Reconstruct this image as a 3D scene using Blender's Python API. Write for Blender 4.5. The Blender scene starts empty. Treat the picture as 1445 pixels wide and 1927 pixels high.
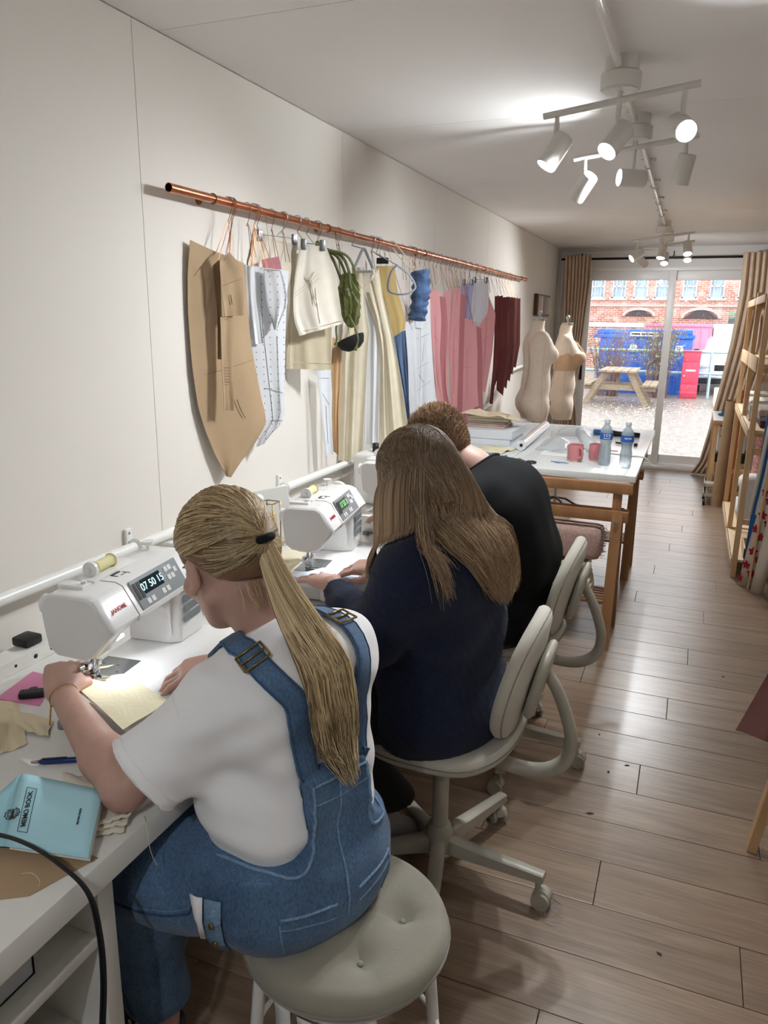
import bpy, bmesh, math, random
import numpy as np
from mathutils import Vector, Matrix, Euler
random.seed(7); rng = np.random.RandomState(7)
SC = bpy.context.scene; COL = SC.collection
PI = math.pi; R = math.radians

# ---------------------------------------------------------------- camera
cam = bpy.data.objects.new('camera', bpy.data.cameras.new('camera')); COL.objects.link(cam)
cam.data.sensor_fit = 'HORIZONTAL'; cam.data.sensor_width = 36.0
cam.data.lens = 36.0 * 1415 / 1445; cam.data.clip_start = 0.02; cam.data.clip_end = 300
cam.matrix_world = Matrix(((0.9262, -0.1053, 0.3619, 1.525), (0.3767, 0.2243, -0.8988, 0.0),
                           (0.0134, 0.9688, 0.2475, 1.58), (0, 0, 0, 1)))
CM = np.array([[0.9262, -0.1053, 0.3619], [0.3767, 0.2243, -0.8988], [0.0134, 0.9688, 0.2475]])
q_, r_ = np.linalg.qr(CM); CM = q_ * np.sign(np.diag(r_))
cam.matrix_world = Matrix([[*CM[0], 1.525], [*CM[1], 0.0], [*CM[2], 1.58], [0, 0, 0, 1]])
SC.camera = cam

# ---------------------------------------------------------------- world, lights, exposure
world = bpy.data.worlds.new('sky'); SC.world = world; world.use_nodes = True
wn = world.node_tree.nodes; wl = world.node_tree.links
bg = wn['Background']; bg.inputs['Strength'].default_value = 4.4
tc = wn.new('ShaderNodeTexCoord'); no = wn.new('ShaderNodeTexNoise'); no.inputs['Scale'].default_value = 2.2
rp = wn.new('ShaderNodeValToRGB'); rp.color_ramp.elements[0].color = (0.80, 0.86, 0.95, 1)
rp.color_ramp.elements[1].color = (0.97, 0.98, 1.0, 1)
wl.new(tc.outputs['Generated'], no.inputs['Vector']); wl.new(no.outputs['Fac'], rp.inputs['Fac'])
wl.new(rp.outputs['Color'], bg.inputs['Color'])
SC.view_settings.view_transform = 'Standard'; SC.view_settings.look = 'None'
SC.view_settings.gamma = 1.0; SC.view_settings.use_curve_mapping = False
SC.view_settings.exposure = 0.0
SPOT_W = 55.0          # one track-light head
BULB = 14.0

def area_lamp(name, loc, rot, sx, sy, w, col):
    l = bpy.data.lights.new(name, 'AREA'); l.shape = 'RECTANGLE'; l.size = sx; l.size_y = sy; l.energy = w; l.color = col
    o = bpy.data.objects.new(name, l); o.location = loc; o.rotation_euler = rot; COL.objects.link(o); return o
# portal: only guides the sampling of the sky through the glass doors, emits nothing itself
area_lamp('door_portal', (1.2, 9.12, 1.09), (R(-90), 0, 0), 1.9, 2.15, 1, (1, 1, 1)).data.cycles.is_portal = True

# ---------------------------------------------------------------- helpers
def srgb(h):
    h = h.lstrip('#'); c = [int(h[i:i + 2], 16) / 255 for i in (0, 2, 4)]
    return tuple(x / 12.92 if x <= 0.04045 else ((x + 0.055) / 1.055) ** 2.4 for x in c) + (1,)
MATS = {}
def mat(name, col, rough=0.6, metal=0.0, noise=None, bump=None, emit=0, alpha=1, sheen=0, sub=0, vcol=False,
        trans=0, ior=1.45, objrand=0, spec=0.5, stretch=(1, 1, 1), weave=None, coat=0):
    """noise=(scale, amount[, detail]) darkens/lightens; bump=(scale, strength); weave=(scale, strength)"""
    if name in MATS: return MATS[name]
    m = bpy.data.materials.new(name); m.use_nodes = True; nt = m.node_tree; n = nt.nodes; L = nt.links
    b = n['Principled BSDF']; c = srgb(col) if isinstance(col, str) else tuple(col) + (1,)
    b.inputs['Base Color'].default_value = c; b.inputs['Roughness'].default_value = rough
    b.inputs['Metallic'].default_value = metal; b.inputs['Alpha'].default_value = alpha
    b.inputs['Transmission Weight'].default_value = trans; b.inputs['IOR'].default_value = ior
    b.inputs['Sheen Weight'].default_value = sheen; b.inputs['Specular IOR Level'].default_value = spec
    b.inputs['Coat Weight'].default_value = coat
    if sub: b.inputs['Subsurface Weight'].default_value = sub; b.inputs['Subsurface Radius'].default_value = (.01, .004, .002)
    t = n.new('ShaderNodeTexCoord'); mp = n.new('ShaderNodeMapping'); mp.inputs['Scale'].default_value = stretch
    L.new(t.outputs['Object'], mp.inputs['Vector']); src = None
    if vcol:
        a = n.new('ShaderNodeVertexColor'); a.layer_name = 'Col'; src = a.outputs['Color']
    if noise:
        x = n.new('ShaderNodeTexNoise'); x.inputs['Scale'].default_value = noise[0]
        x.inputs['Detail'].default_value = noise[2] if len(noise) > 2 else 4
        L.new(mp.outputs['Vector'], x.inputs['Vector'])
        r = n.new('ShaderNodeMapRange'); r.inputs['From Min'].default_value = .3; r.inputs['From Max'].default_value = .7
        r.inputs['To Min'].default_value = 1 - noise[1]; r.inputs['To Max'].default_value = 1 + noise[1]
        L.new(x.outputs['Fac'], r.inputs['Value'])
        v = n.new('ShaderNodeHueSaturation'); v.inputs['Color'].default_value = c
        if src: L.new(src, v.inputs['Color'])
        L.new(r.outputs['Result'], v.inputs['Value']); src = v.outputs['Color']
    if objrand:
        oi = n.new('ShaderNodeObjectInfo'); r = n.new('ShaderNodeMapRange')
        r.inputs['To Min'].default_value = 1 - objrand; r.inputs['To Max'].default_value = 1 + objrand
        L.new(oi.outputs['Random'], r.inputs['Value'])
        v = n.new('ShaderNodeHueSaturation'); v.inputs['Color'].default_value = c
        if src: L.new(src, v.inputs['Color'])
        L.new(r.outputs['Result'], v.inputs['Value']); src = v.outputs['Color']
    if src: L.new(src, b.inputs['Base Color'])
    hs = []
    if bump:
        x = n.new('ShaderNodeTexNoise'); x.inputs['Scale'].default_value = bump[0]; x.inputs['Detail'].default_value = 3
        L.new(mp.outputs['Vector'], x.inputs['Vector']); hs.append((x.outputs['Fac'], bump[1]))
    if weave:
        for ax in 'XYZ':
            w = n.new('ShaderNodeTexWave'); w.bands_direction = ax; w.inputs['Scale'].default_value = weave[0]
            w.inputs['Distortion'].default_value = .6
            L.new(mp.outputs['Vector'], w.inputs['Vector']); hs.append((w.outputs['Fac'], weave[1]))
    prev = None
    for h, s in hs:
        bp = n.new('ShaderNodeBump'); bp.inputs['Strength'].default_value = s; bp.inputs['Distance'].default_value = .01
        L.new(h, bp.inputs['Height'])
        if prev: L.new(prev, bp.inputs['Normal'])
        prev = bp.outputs['Normal']
    if prev: L.new(prev, b.inputs['Normal'])
    if emit:
        b.inputs['Emission Color'].default_value = c; b.inputs['Emission Strength'].default_value = emit
    MATS[name] = m; return m

class MB:
    """collects shapes in one mesh"""
    def __init__(s): s.v = []; s.f = []; s.sm = []; s.c = None
    def add(s, vs, fs, smooth=False):
        n = len(s.v); s.v += [tuple(p) for p in vs]; s.f += [tuple(i + n for i in f) for f in fs]
        s.sm += [smooth] * len(fs); return s
    def box(s, a, b, M=None, bev=0):
        (x0, y0, z0), (x1, y1, z1) = a, b
        if bev:
            bm = bmesh.new(); bmesh.ops.create_cube(bm, size=1)
            for v in bm.verts:
                v.co = Vector(((x0 + x1) / 2 + v.co.x * (x1 - x0), (y0 + y1) / 2 + v.co.y * (y1 - y0), (z0 + z1) / 2 + v.co.z * (z1 - z0)))
            bmesh.ops.bevel(bm, geom=bm.edges[:], offset=bev, segments=2 if bev < .007 else 3, affect='EDGES', profile=.6)
            return s.bm(bm, M, bev > .007)
        vs = [(x, y, z) for z in (z0, z1) for y in (y0, y1) for x in (x0, x1)]
        if M: vs = [M @ Vector(v) for v in vs]
        return s.add(vs, [(0, 2, 3, 1), (4, 5, 7, 6), (0, 1, 5, 4), (2, 6, 7, 3), (0, 4, 6, 2), (1, 3, 7, 5)])
    def bm(s, bm, M=None, smooth=True):
        bm.verts.index_update()
        vs = [(M @ v.co) if M else v.co.copy() for v in bm.verts]; fs = [[v.index for v in f.verts] for f in bm.faces]
        bm.free(); return s.add(vs, fs, smooth)
    def beam(s, p, q, w, t, up=(0, 0, 1)):
        """rectangular bar from p to q, width w sideways, thickness t along 'up'"""
        p, q = Vector(p), Vector(q); d = (q - p).normalized(); u = Vector(up); a = d.cross(u).normalized(); u = a.cross(d).normalized()
        vs = [o + a * i * w / 2 + u * j * t / 2 for o in (p, q) for i, j in ((-1, -1), (1, -1), (1, 1), (-1, 1))]
        return s.add(vs, [(0, 1, 2, 3), (7, 6, 5, 4), (0, 4, 5, 1), (1, 5, 6, 2), (2, 6, 7, 3), (3, 7, 4, 0)])
    def tube(s, pts, r, n=10, caps=True, smooth=True, flat=1.0):
        pts = [Vector(p) for p in pts]; m = len(pts); rr = r if hasattr(r, '__len__') else [r] * m
        d0 = (pts[1] - pts[0]).normalized(); u = d0.orthogonal().normalized(); vs = []
        for i, p in enumerate(pts):
            d = (pts[min(i + 1, m - 1)] - pts[max(i - 1, 0)])
            d = d.normalized() if d.length > 1e-9 else d0
            u = (u - d * u.dot(d)); u = u.normalized() if u.length > 1e-6 else d.orthogonal().normalized(); w = d.cross(u)
            for k in range(n):
                a = 2 * PI * k / n; vs.append(p + (u * math.cos(a) + w * math.sin(a) * flat) * rr[i])
        fs = [(i * n + k, i * n + (k + 1) % n, (i + 1) * n + (k + 1) % n, (i + 1) * n + k) for i in range(m - 1) for k in range(n)]
        if caps: fs += [tuple(range(n - 1, -1, -1)), tuple((m - 1) * n + k for k in range(n))]
        return s.add(vs, fs, smooth)
    def cyl(s, p, q, r, n=20, r2=None, smooth=True, caps=True):
        return s.tube([p, q], [r, r if r2 is None else r2], n, smooth=smooth, caps=caps)
    def lathe(s, prof, M=None, n=28, closed=False):
        """prof: list of (r, z) bottom to top about z"""
        vs = [(r * math.cos(2 * PI * k / n), r * math.sin(2 * PI * k / n), z) for r, z in prof for k in range(n)]
        if M: vs = [M @ Vector(v) for v in vs]
        m = len(prof)
        fs = [(i * n + k, i * n + (k + 1) % n, (i + 1) * n + (k + 1) % n, (i + 1) * n + k) for i in range(m - 1) for k in range(n)]
        if not closed: fs += [tuple(range(n - 1, -1, -1)), tuple((m - 1) * n + k for k in range(n))]
        return s.add(vs, fs, True)
    def ball(s, c, r, n=12, M=None):
        r = r if hasattr(r, '__len__') else (r, r, r)
        bm = bmesh.new(); bmesh.ops.create_uvsphere(bm, u_segments=n, v_segments=max(4, n // 2), radius=1)
        for v in bm.verts: v.co = Vector((v.co.x * r[0], v.co.y * r[1], v.co.z * r[2]))
        T = Matrix.Translation(c); return s.bm(bm, T @ M if M else T)
    def prism(s, poly, z0, z1, M=None, bev=0, smooth=False):
        bm = bmesh.new(); vs = [bm.verts.new((x, y, z0)) for x, y in poly]; f = bm.faces.new(vs)
        r = bmesh.ops.extrude_face_region(bm, geom=[f]); ev = [g for g in r['geom'] if isinstance(g, bmesh.types.BMVert)]
        for v in ev: v.co.z = z1
        bmesh.ops.recalc_face_normals(bm, faces=bm.faces[:])
        if bev: bmesh.ops.bevel(bm, geom=bm.edges[:], offset=bev, segments=2, affect='EDGES', profile=.6)
        return s.bm(bm, M, smooth or bool(bev))
    def grid(s, rows, thick=0, smooth=True):
        """rows: equal-length rows of points; thick>0 gives a closed slab"""
        rows = [[Vector(p) for p in r] for r in rows]; m, n = len(rows), len(rows[0])
        if not thick:
            return s.add([p for r in rows for p in r], [(i * n + j, i * n + j + 1, (i + 1) * n + j + 1, (i + 1) * n + j) for i in range(m - 1) for j in range(n - 1)], smooth)
        A = np.array([[tuple(p) for p in r] for r in rows]); gi = np.gradient(A, axis=0); gj = np.gradient(A, axis=1)
        N = np.cross(gi, gj); N /= np.linalg.norm(N, axis=2, keepdims=True) + 1e-9
        T = (A + N * thick / 2).reshape(-1, 3); B = (A - N * thick / 2).reshape(-1, 3); o = m * n
        fs = []
        for i in range(m - 1):
            for j in range(n - 1):
                a, b, c, d = i * n + j, i * n + j + 1, (i + 1) * n + j + 1, (i + 1) * n + j
                fs += [(a, b, c, d), (o + d, o + c, o + b, o + a)]
        for j in range(n - 1):
            fs += [(j + 1, j, o + j, o + j + 1), ((m - 1) * n + j, (m - 1) * n + j + 1, o + (m - 1) * n + j + 1, o + (m - 1) * n + j)]
        for i in range(m - 1):
            fs += [(i * n, (i + 1) * n, o + (i + 1) * n, o + i * n), ((i + 1) * n + n - 1, i * n + n - 1, o + i * n + n - 1, o + (i + 1) * n + n - 1)]
        return s.add(T.tolist() + B.tolist(), fs, smooth)
    def mesh(s, name):
        me = bpy.data.meshes.new(name); me.from_pydata(s.v, [], s.f); me.update()
        me.polygons.foreach_set('use_smooth', s.sm)
        return me
def autosmooth(me, deg=40):
    if hasattr(me, 'set_sharp_from_angle'): me.set_sharp_from_angle(angle=R(deg))
def obj(name, mb, m, parent=None, M=None, sharp=40):
    me = mb.mesh(name) if isinstance(mb, MB) else mb
    if isinstance(mb, MB) and sharp: autosmooth(me, sharp)
    if m is not None and not len(me.materials): me.materials.append(m)
    o = bpy.data.objects.new(name, me); COL.objects.link(o)
    if M is not None: o.matrix_world = M
    if parent: o.parent = parent
    return o
def tag(o, label, cat, group=None, kind=None):
    o['label'] = label; o['category'] = cat
    if group: o['group'] = group
    if kind: o['kind'] = kind
    return o
def thing(name, label, cat, loc=(0, 0, 0), rz=0, group=None):
    o = bpy.data.objects.new(name, None); COL.objects.link(o); o.location = loc; o.rotation_euler = (0, 0, rz)
    o.empty_display_size = .05
    return tag(o, label, cat, group)
def struct(name, mb, m, parent=None):
    o = obj(name, mb, m, parent)
    if not parent: o['kind'] = 'structure'
    return o
def dup(root, loc, rz=0, label=None, group=None):
    def cp(o, par):
        c = o.copy(); COL.objects.link(c)
        if par: c.parent = par
        for ch in o.children: cp(ch, c)
        return c
    r = cp(root, None); r.location = loc; r.rotation_euler = (0, 0, rz)
    if label: r['label'] = label
    if group: r['group'] = group
    return r
def smooth_path(pts, n=8):
    """Catmull-Rom"""
    P = [Vector(p) for p in pts]; P = [P[0] * 2 - P[1]] + P + [P[-1] * 2 - P[-2]]; out = []
    for i in range(1, len(P) - 2):
        a, b, c, d = P[i - 1:i + 3]
        for k in range(n):
            t = k / n; out.append(.5 * ((2 * b) + (c - a) * t + (2 * a - 5 * b + 4 * c - d) * t * t + (3 * b - a - 3 * c + d) * t ** 3))
    return out + [P[-2]]
def text(s, size, m, parent, M, ext=.0004, name='lettering', align='CENTER', bold=0):
    cu = bpy.data.curves.new(name, 'FONT'); cu.body = s; cu.size = size; cu.extrude = ext; cu.align_x = align; cu.align_y = 'CENTER'
    cu.offset = bold; o = bpy.data.objects.new(name, cu); COL.objects.link(o)
    dg = bpy.context.evaluated_depsgraph_get(); me = bpy.data.meshes.new_from_object(o.evaluated_get(dg)); bpy.data.objects.remove(o)
    me.materials.clear(); me.materials.append(m); return obj(name, me, None, parent, M)
def frame_at(o, x, y, z=None):
    """matrix with local X along x, local Y along y"""
    x = Vector(x).normalized(); y = Vector(y); zz = x.cross(y).normalized(); y = zz.cross(x).normalized()
    return Matrix(((x.x, y.x, zz.x, o[0]), (x.y, y.y, zz.y, o[1]), (x.z, y.z, zz.z, o[2]), (0, 0, 0, 1)))
# ================================================================ THE ROOM
W_, H_, D_, Y0 = 2.36, 2.374, 8.93, -1.6
m_wall = mat('painted_wall', '#e1dbd3', .75, noise=(1.1, .025), bump=(260, .03), spec=.3)
m_ceil = mat('painted_ceiling', '#ece9e7', .6, noise=(.8, .03), bump=(200, .03), spec=.3)
m_gap = mat('joint_dark', '#8f857c', .9)
m_white = mat('white_paint', '#e4e2df', .4)
def plank_material():
    m = bpy.data.materials.new('wood_floor'); m.use_nodes = True; nt = m.node_tree; n = nt.nodes; L = nt.links; b = n['Principled BSDF']
    t = n.new('ShaderNodeTexCoord'); oi = n.new('ShaderNodeObjectInfo')
    ad = n.new('ShaderNodeVectorMath'); ad.operation = 'ADD'; sc = n.new('ShaderNodeVectorMath'); sc.operation = 'SCALE'
    cb = n.new('ShaderNodeCombineXYZ')
    for i in range(3): L.new(oi.outputs['Random'], cb.inputs[i])
    L.new(cb.outputs[0], sc.inputs[0]); sc.inputs['Scale'].default_value = 37
    L.new(t.outputs['Object'], ad.inputs[0]); L.new(sc.outputs[0], ad.inputs[1])
    mp = n.new('ShaderNodeMapping'); mp.inputs['Scale'].default_value = (1.0, 9, 1); L.new(ad.outputs[0], mp.inputs['Vector'])
    x = n.new('ShaderNodeTexNoise'); x.inputs['Scale'].default_value = 3.2; x.inputs['Detail'].default_value = 9; x.inputs['Roughness'].default_value = .62; x.inputs['Distortion'].default_value = .25
    L.new(mp.outputs[0], x.inputs['Vector'])
    mp2 = n.new('ShaderNodeMapping'); mp2.inputs['Scale'].default_value = (2.5, 70, 1); L.new(ad.outputs[0], mp2.inputs['Vector'])
    wv = n.new('ShaderNodeTexNoise'); wv.inputs['Scale'].default_value = 2; wv.inputs['Detail'].default_value = 4
    L.new(mp2.outputs[0], wv.inputs['Vector'])
    mx = n.new('ShaderNodeMix'); mx.inputs[0].default_value = .38; L.new(x.outputs['Fac'], mx.inputs[2]); L.new(wv.outputs['Fac'], mx.inputs[3])
    r = n.new('ShaderNodeValToRGB'); e = r.color_ramp.elements; e[0].position = .3; e[0].color = srgb('#6f5d4c'); e[1].position = .68; e[1].color = srgb('#a18b75')
    k = e.new(.48); k.color = srgb('#8b7562'); L.new(mx.outputs[0], r.inputs[0])
    hv = n.new('ShaderNodeHueSaturation'); mr = n.new('ShaderNodeMapRange'); mr.inputs['To Min'].default_value = .9; mr.inputs['To Max'].default_value = 1.08
    L.new(oi.outputs['Random'], mr.inputs[0]); L.new(mr.outputs[0], hv.inputs['Value']); L.new(r.outputs[0], hv.inputs['Color'])
    # knots
    vo = n.new('ShaderNodeTexVoronoi'); vo.inputs['Scale'].default_value = 2.3; mp3 = n.new('ShaderNodeMapping'); mp3.inputs['Scale'].default_value = (1, 2.2, 1)
    L.new(ad.outputs[0], mp3.inputs['Vector']); L.new(mp3.outputs[0], vo.inputs['Vector'])
    kr = n.new('ShaderNodeValToRGB'); kr.color_ramp.elements[0].position = .01; kr.color_ramp.elements[0].color = (.32, .32, .32, 1)
    kr.color_ramp.elements[1].position = .035; kr.color_ramp.elements[1].color = (1, 1, 1, 1); L.new(vo.outputs['Distance'], kr.inputs[0])
    mm = n.new('ShaderNodeMix'); mm.data_type = 'RGBA'; mm.blend_type = 'MULTIPLY'; mm.inputs[0].default_value = 1
    L.new(hv.outputs[0], mm.inputs[6]); L.new(kr.outputs[0], mm.inputs[7]); L.new(mm.outputs[2], b.inputs['Base Color'])
    b.inputs['Roughness'].default_value = .31
    bp = n.new('ShaderNodeBump'); bp.inputs['Strength'].default_value = .12; bp.inputs['Distance'].default_value = .004
    L.new(x.outputs['Fac'], bp.inputs['Height']); L.new(bp.outputs[0], b.inputs['Normal']); b.inputs['Specular IOR Level'].default_value = .55
    return m
m_plank = plank_material()
floor = struct('floor', MB().box((0, Y0, -.10), (W_, D_, -.012)), mat('subfloor', '#3c2f26', .9))
PM = {}
rowh = .1945
for i in range(-9, 38):
    y = 1.672 + rowh * (i + 1) - rowh * 0
    y0 = 1.867 + rowh * i
    if y0 + rowh > D_ or y0 < .1: continue
    base = 1.42 + .025 * i + (0, -.4, .4)[i % 3]
    js = sorted(j for j in (base - 2.4, base - 1.2, base, base + 1.2) if 0.02 < j < W_ - .02)
    xs = [0.0] + js + [W_]
    for a, b in zip(xs, xs[1:]):
        key = round(b - a, 2)
        if key not in PM:
            w = b - a; PM[key] = MB().box((-w / 2 + .001, .0012, -.012), (w / 2 - .001, rowh - .0012, 0), bev=.0012).mesh('plank'); PM[key].materials.append(m_plank)
            PM[key].polygons.foreach_set('use_smooth', [False] * len(PM[key].polygons))
        obj('plank', PM[key], None, floor, Matrix.Translation(((a + b) / 2, y0, 0)))
# walls of boards, 1.3 m wide
wl_ = struct('wall_left', MB().box((-.10, Y0, 0), (-.012, D_, H_)), m_gap)
seams = [Y0, -.71, .59, 1.887, 3.24, 4.54, 5.79, 6.97, 8.2, D_]
for a, b in zip(seams, seams[1:]):
    obj('wall_board', MB().box((-.012, a + .0012, 0), (0, b - .0012, H_ - .003)), m_wall, wl_)
wr_ = struct('wall_right', MB().box((W_, Y0, 0), (W_ + .1, D_, H_)), m_wall)
struct('wall_front', MB().box((0, Y0 - .1, 0), (W_, Y0, H_)), m_wall)
cl_ = struct('ceiling', MB().box((-.1, Y0, H_ + .012), (W_ + .1, D_, H_ + .1)), m_gap)
cs = [Y0, -.9, .6, 2.0, 3.27, 4.68, 6.2, 7.68, D_]
for a, b in zip(cs, cs[1:]):
    obj('ceiling_board', MB().box((-.1, a + .0012, H_), (W_ + .1, b - .0012, H_ + .012)), m_ceil, cl_)
for k, (x, y) in enumerate([(1.62, 3.9), (1.66, 4.35), (1.68, 4.85), (1.1, 5.0), (.75, 3.9), (1.9, 5.4)]):
    s = MB()
    for a in range(5):
        t = a * 1.257 + k; s.add([(x + .004 * math.cos(t - .6), y + .004 * math.sin(t - .6), H_ - .001), (x + .012 * math.cos(t), y + .014 * math.sin(t), H_ - .0015), (x + .004 * math.cos(t + .6), y + .004 * math.sin(t + .6), H_ - .001)], [(0, 1, 2)])
    obj('patch', s, m_white, cl_)
# end wall: frame around the sliding doors
m_upvc = mat('white_upvc', '#ebe9e7', .35)
wb = MB().box((-.1, D_, 2.17), (W_ + .1, D_ + .12, H_ + .1)).box((-.1, D_, -.1), (.22, D_ + .12, 2.17)).box((2.18, D_, -.1), (W_ + .1, D_ + .12, 2.17))
struct('wall_back', wb, mat('end_wall', '#dfdbd7', .6))
door = thing('door_1', 'white framed two pane sliding glass door at the far end', 'door', (0, D_, 0)); door['kind'] = 'structure'; del door['category'], door['label']
fr = MB().box((.22, D_ - .01, 2.13), (2.18, D_ + .1, 2.17), bev=.004).box((.22, D_ - .01, 0), (.30, D_ + .1, 2.13), bev=.004).box((2.12, D_ - .01, 0), (2.18, D_ + .1, 2.13), bev=.004).box((.22, D_ - .03, -.02), (2.18, D_ + .1, .045), bev=.004)
def wpar(o, p):
    mw = o.matrix_world.copy(); o.parent = p; o.matrix_parent_inverse = Matrix.Translation(-Vector(p.location)); return o
wpar(obj('door_frame', fr, m_upvc), door)
def sash(x0, x1, y):
    s = MB().box((x0, y, .05), (x0 + .075, y + .04, 2.13), bev=.004).box((x1 - .075, y, .05), (x1, y + .04, 2.13), bev=.004)
    s.box((x0 + .075, y, 2.035), (x1 - .075, y + .04, 2.13), bev=.004).box((x0 + .075, y, .05), (x1 - .075, y + .04, .145), bev=.004); return s
m_glass = bpy.data.materials.new('door_glass'); m_glass.use_nodes = True
n = m_glass.node_tree.nodes; L = m_glass.node_tree.links; n.remove(n['Principled BSDF'])
tr = n.new('ShaderNodeBsdfTransparent'); gl = n.new('ShaderNodeBsdfGlossy'); gl.inputs['Roughness'].default_value = .02
mxs = n.new('ShaderNodeMixShader'); fre = n.new('ShaderNodeFresnel'); L.new(fre.outputs[0], mxs.inputs[0]); L.new(tr.outputs[0], mxs.inputs[1]); L.new(gl.outputs[0], mxs.inputs[2])
L.new(mxs.outputs[0], n['Material Output'].inputs[0]); tr.inputs[0].default_value = (.97, .985, .98, 1)
m_drop = mat('rain_water', (1, 1, 1), .05, trans=.9, ior=1.33)
for x0, x1, y in ((.30, 1.25, D_ + .005), (1.175, 2.12, D_ + .055)):
    f = wpar(obj('sash', sash(x0, x1, y), m_upvc), door)
    g = obj('pane', MB().box((x0 + .07, y + .018, .14), (x1 - .07, y + .022, 2.04)), m_glass); g.parent = f; g.matrix_parent_inverse = f.matrix_world.inverted()
    dr = MB()
    for k in range(700):
        px, pz = random.uniform(x0 + .08, x1 - .08), random.uniform(.15, 2.03); r = random.uniform(.0008, .0024)
        dr.add([(px, y + .0235 + r * .7, pz), (px - r, y + .0225, pz), (px, y + .0225, pz - r * 1.8), (px + r, y + .0225, pz), (px, y + .0225, pz + r)], [(0, 1, 2), (0, 2, 3), (0, 3, 4), (0, 4, 1)], True)
    d_ = obj('rain_drops', dr, m_drop); d_['kind'] = 'stuff'; d_.parent = f; d_.matrix_parent_inverse = f.matrix_world.inverted()
h = MB().box((.315, D_ - .012, .95), (.34, D_ + .006, 1.13), bev=.003).tube([(.328, D_ - .012, .97), (.328, D_ - .045, .98), (.328, D_ - .045, 1.10), (.328, D_ - .012, 1.11)], .007)
wpar(obj('door_handle', h, mat('black_metal', '#1c1c1e', .35, .6)), door)
# threshold
struct('trim_1', MB().box((.2, D_ - .05, -.005), (2.2, D_ - .03, .03), bev=.003), m_upvc)

# ================================================================ OUTSIDE
GZ = -.12
m_gravel = mat('wet_gravel', '#83776d', .4, noise=(9, .5, 8), bump=(40, .6), spec=.7)
struct('gravel_yard', MB().box((-14, D_ + .12, GZ - .2), (16, 45, GZ)), m_gravel)
def pebbles():
    s = MB()
    for k in range(1500):
        y = D_ + .3 + random.random() ** 1.5 * 9; x = random.uniform(-.6, 2.6) + random.uniform(-.5, .5) * (y - 9) * .3; r = random.uniform(.008, .022)
        a = [(x + r * math.cos(t) * random.uniform(.7, 1.1), y + r * math.sin(t) * random.uniform(.7, 1.2), GZ) for t in (0, 1.26, 2.5, 3.8, 5)]
        s.add(a + [(x, y, GZ + r * .6)], [(i, (i + 1) % 5, 5) for i in range(5)])
    return s
tag(obj('pebbles', pebbles(), mat('pebble', '#d8cdc4', .4, noise=(20, .3))), 'scattered pale pebbles lying on the wet yard outside the door', 'pebbles', kind='stuff')
# picnic table
m_wood_old = mat('weathered_wood', '#8f7d69', .7, noise=(6, .25), stretch=(1, 6, 6), bump=(30, .2))
pt = thing('picnic_table', 'weathered wooden picnic table with attached benches on the wet yard', 'picnic table', (0, 17.4, GZ))
px0 = .02
for i in range(5):
    x = px0 - .36 + i * .152
    obj('top_plank', MB().box((x, -.75, .70), (x + .14, .75, .74), bev=.005), m_wood_old, pt)
for sx in (-1, 1):
    for i in range(2):
        x = px0 - .06 + sx * .66 + i * .15 - .07
        obj('bench_plank', MB().box((x, -.75, .42), (x + .14, .75, .46), bev=.005), m_wood_old, pt)
    for yy in (-.5, .5):
        obj('leg', MB().beam((px0 + sx * .26, yy, .70), (px0 + sx * .64, yy, 0.0), .045, .11, (0, 1, 0)) if 0 else MB().beam((px0 + sx * .24, yy, .70), (px0 + sx * .64, yy, 0.0), .11, .05, (0, 1, 0)), m_wood_old, pt)
for yy in (-.45, .45):
    obj('cross_beam', MB().box((px0 - .80, yy - .02, .31), (px0 + .80, yy + .03, .42), bev=.004), m_wood_old, pt)
obj('brace', MB().beam((px0, -.4, .36), (px0, 0, .70), .05, .05), m_wood_old, pt)
# galvanised railing
m_galv = mat('galvanised_steel', '#a9c6d0', .45, .3, noise=(8, .1))
fy = 19.6
rl = thing('railing', 'pale galvanised tube railing in front of the blue bin', 'railing', (0, fy, GZ))
for z in (.62 - .05, 1.07): obj('rail', MB().cyl((-4, 0, z), (3.2, 0, z), .035, 10), m_galv, rl)
for x in (-3.2, -.72, 1.88, 3.2): obj('post', MB().cyl((x, 0, 0), (x, 0, 1.1), .035, 10), m_galv, rl)
# blue bin container
m_blue = mat('blue_steel', '#2f66c0', .5, noise=(3, .12)); m_lab = mat('label_white', '#e9ecee', .5)
bb = thing('waste_container', 'large blue steel waste container behind the railing', 'container', (-.03, 20.0, GZ))
obj('body', MB().prism([(-.82, 0), (1.46, 0), (1.46, 1.35), (-.70, 1.35)][::1], 0, 1.7, frame_at((0, 0, 0), (1, 0, 0), (0, 0, 1)) @ Matrix.Scale(-1, 4, (0, 0, 1)), bev=.01), m_blue, bb)
obj('lid', MB().box((-.86, -.04, 1.35), (1.5, 1.75, 1.44), bev=.015).box((-.8, 0, 1.44), (1.44, 1.7, 1.56), bev=.03), m_blue, bb)
for x in (-.35, .15, .62, 1.1): obj('rib', MB().box((x, -.03, .1), (x + .05, .0, 1.3), bev=.005), m_blue, bb)
obj('name_strip', MB().box((-.0, -.05, 1.40), (.68, -.042, 1.50)), m_lab, bb)
for x in (.02, 1.08): obj('label', MB().box((x, -.04, 1.02), (x + .17, -.034, 1.19)), m_lab, bb)
m_ink = mat('dark_print', '#26282c', .6)
for x in (.055, 1.115): obj('print', MB().box((x, -.042, 1.06), (x + .09, -.040, 1.075)).box((x, -.042, 1.10), (x + .07, -.040, 1.115)).box((x, -.042, 1.14), (x + .1, -.040, 1.15)), m_ink, bb)
obj('print', MB().box((.03, -.052, 1.43), (.24, -.050, 1.47)).box((.27, -.052, 1.43), (.42, -.050, 1.47)).box((.45, -.052, 1.43), (.62, -.050, 1.47)), m_ink, bb)
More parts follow.
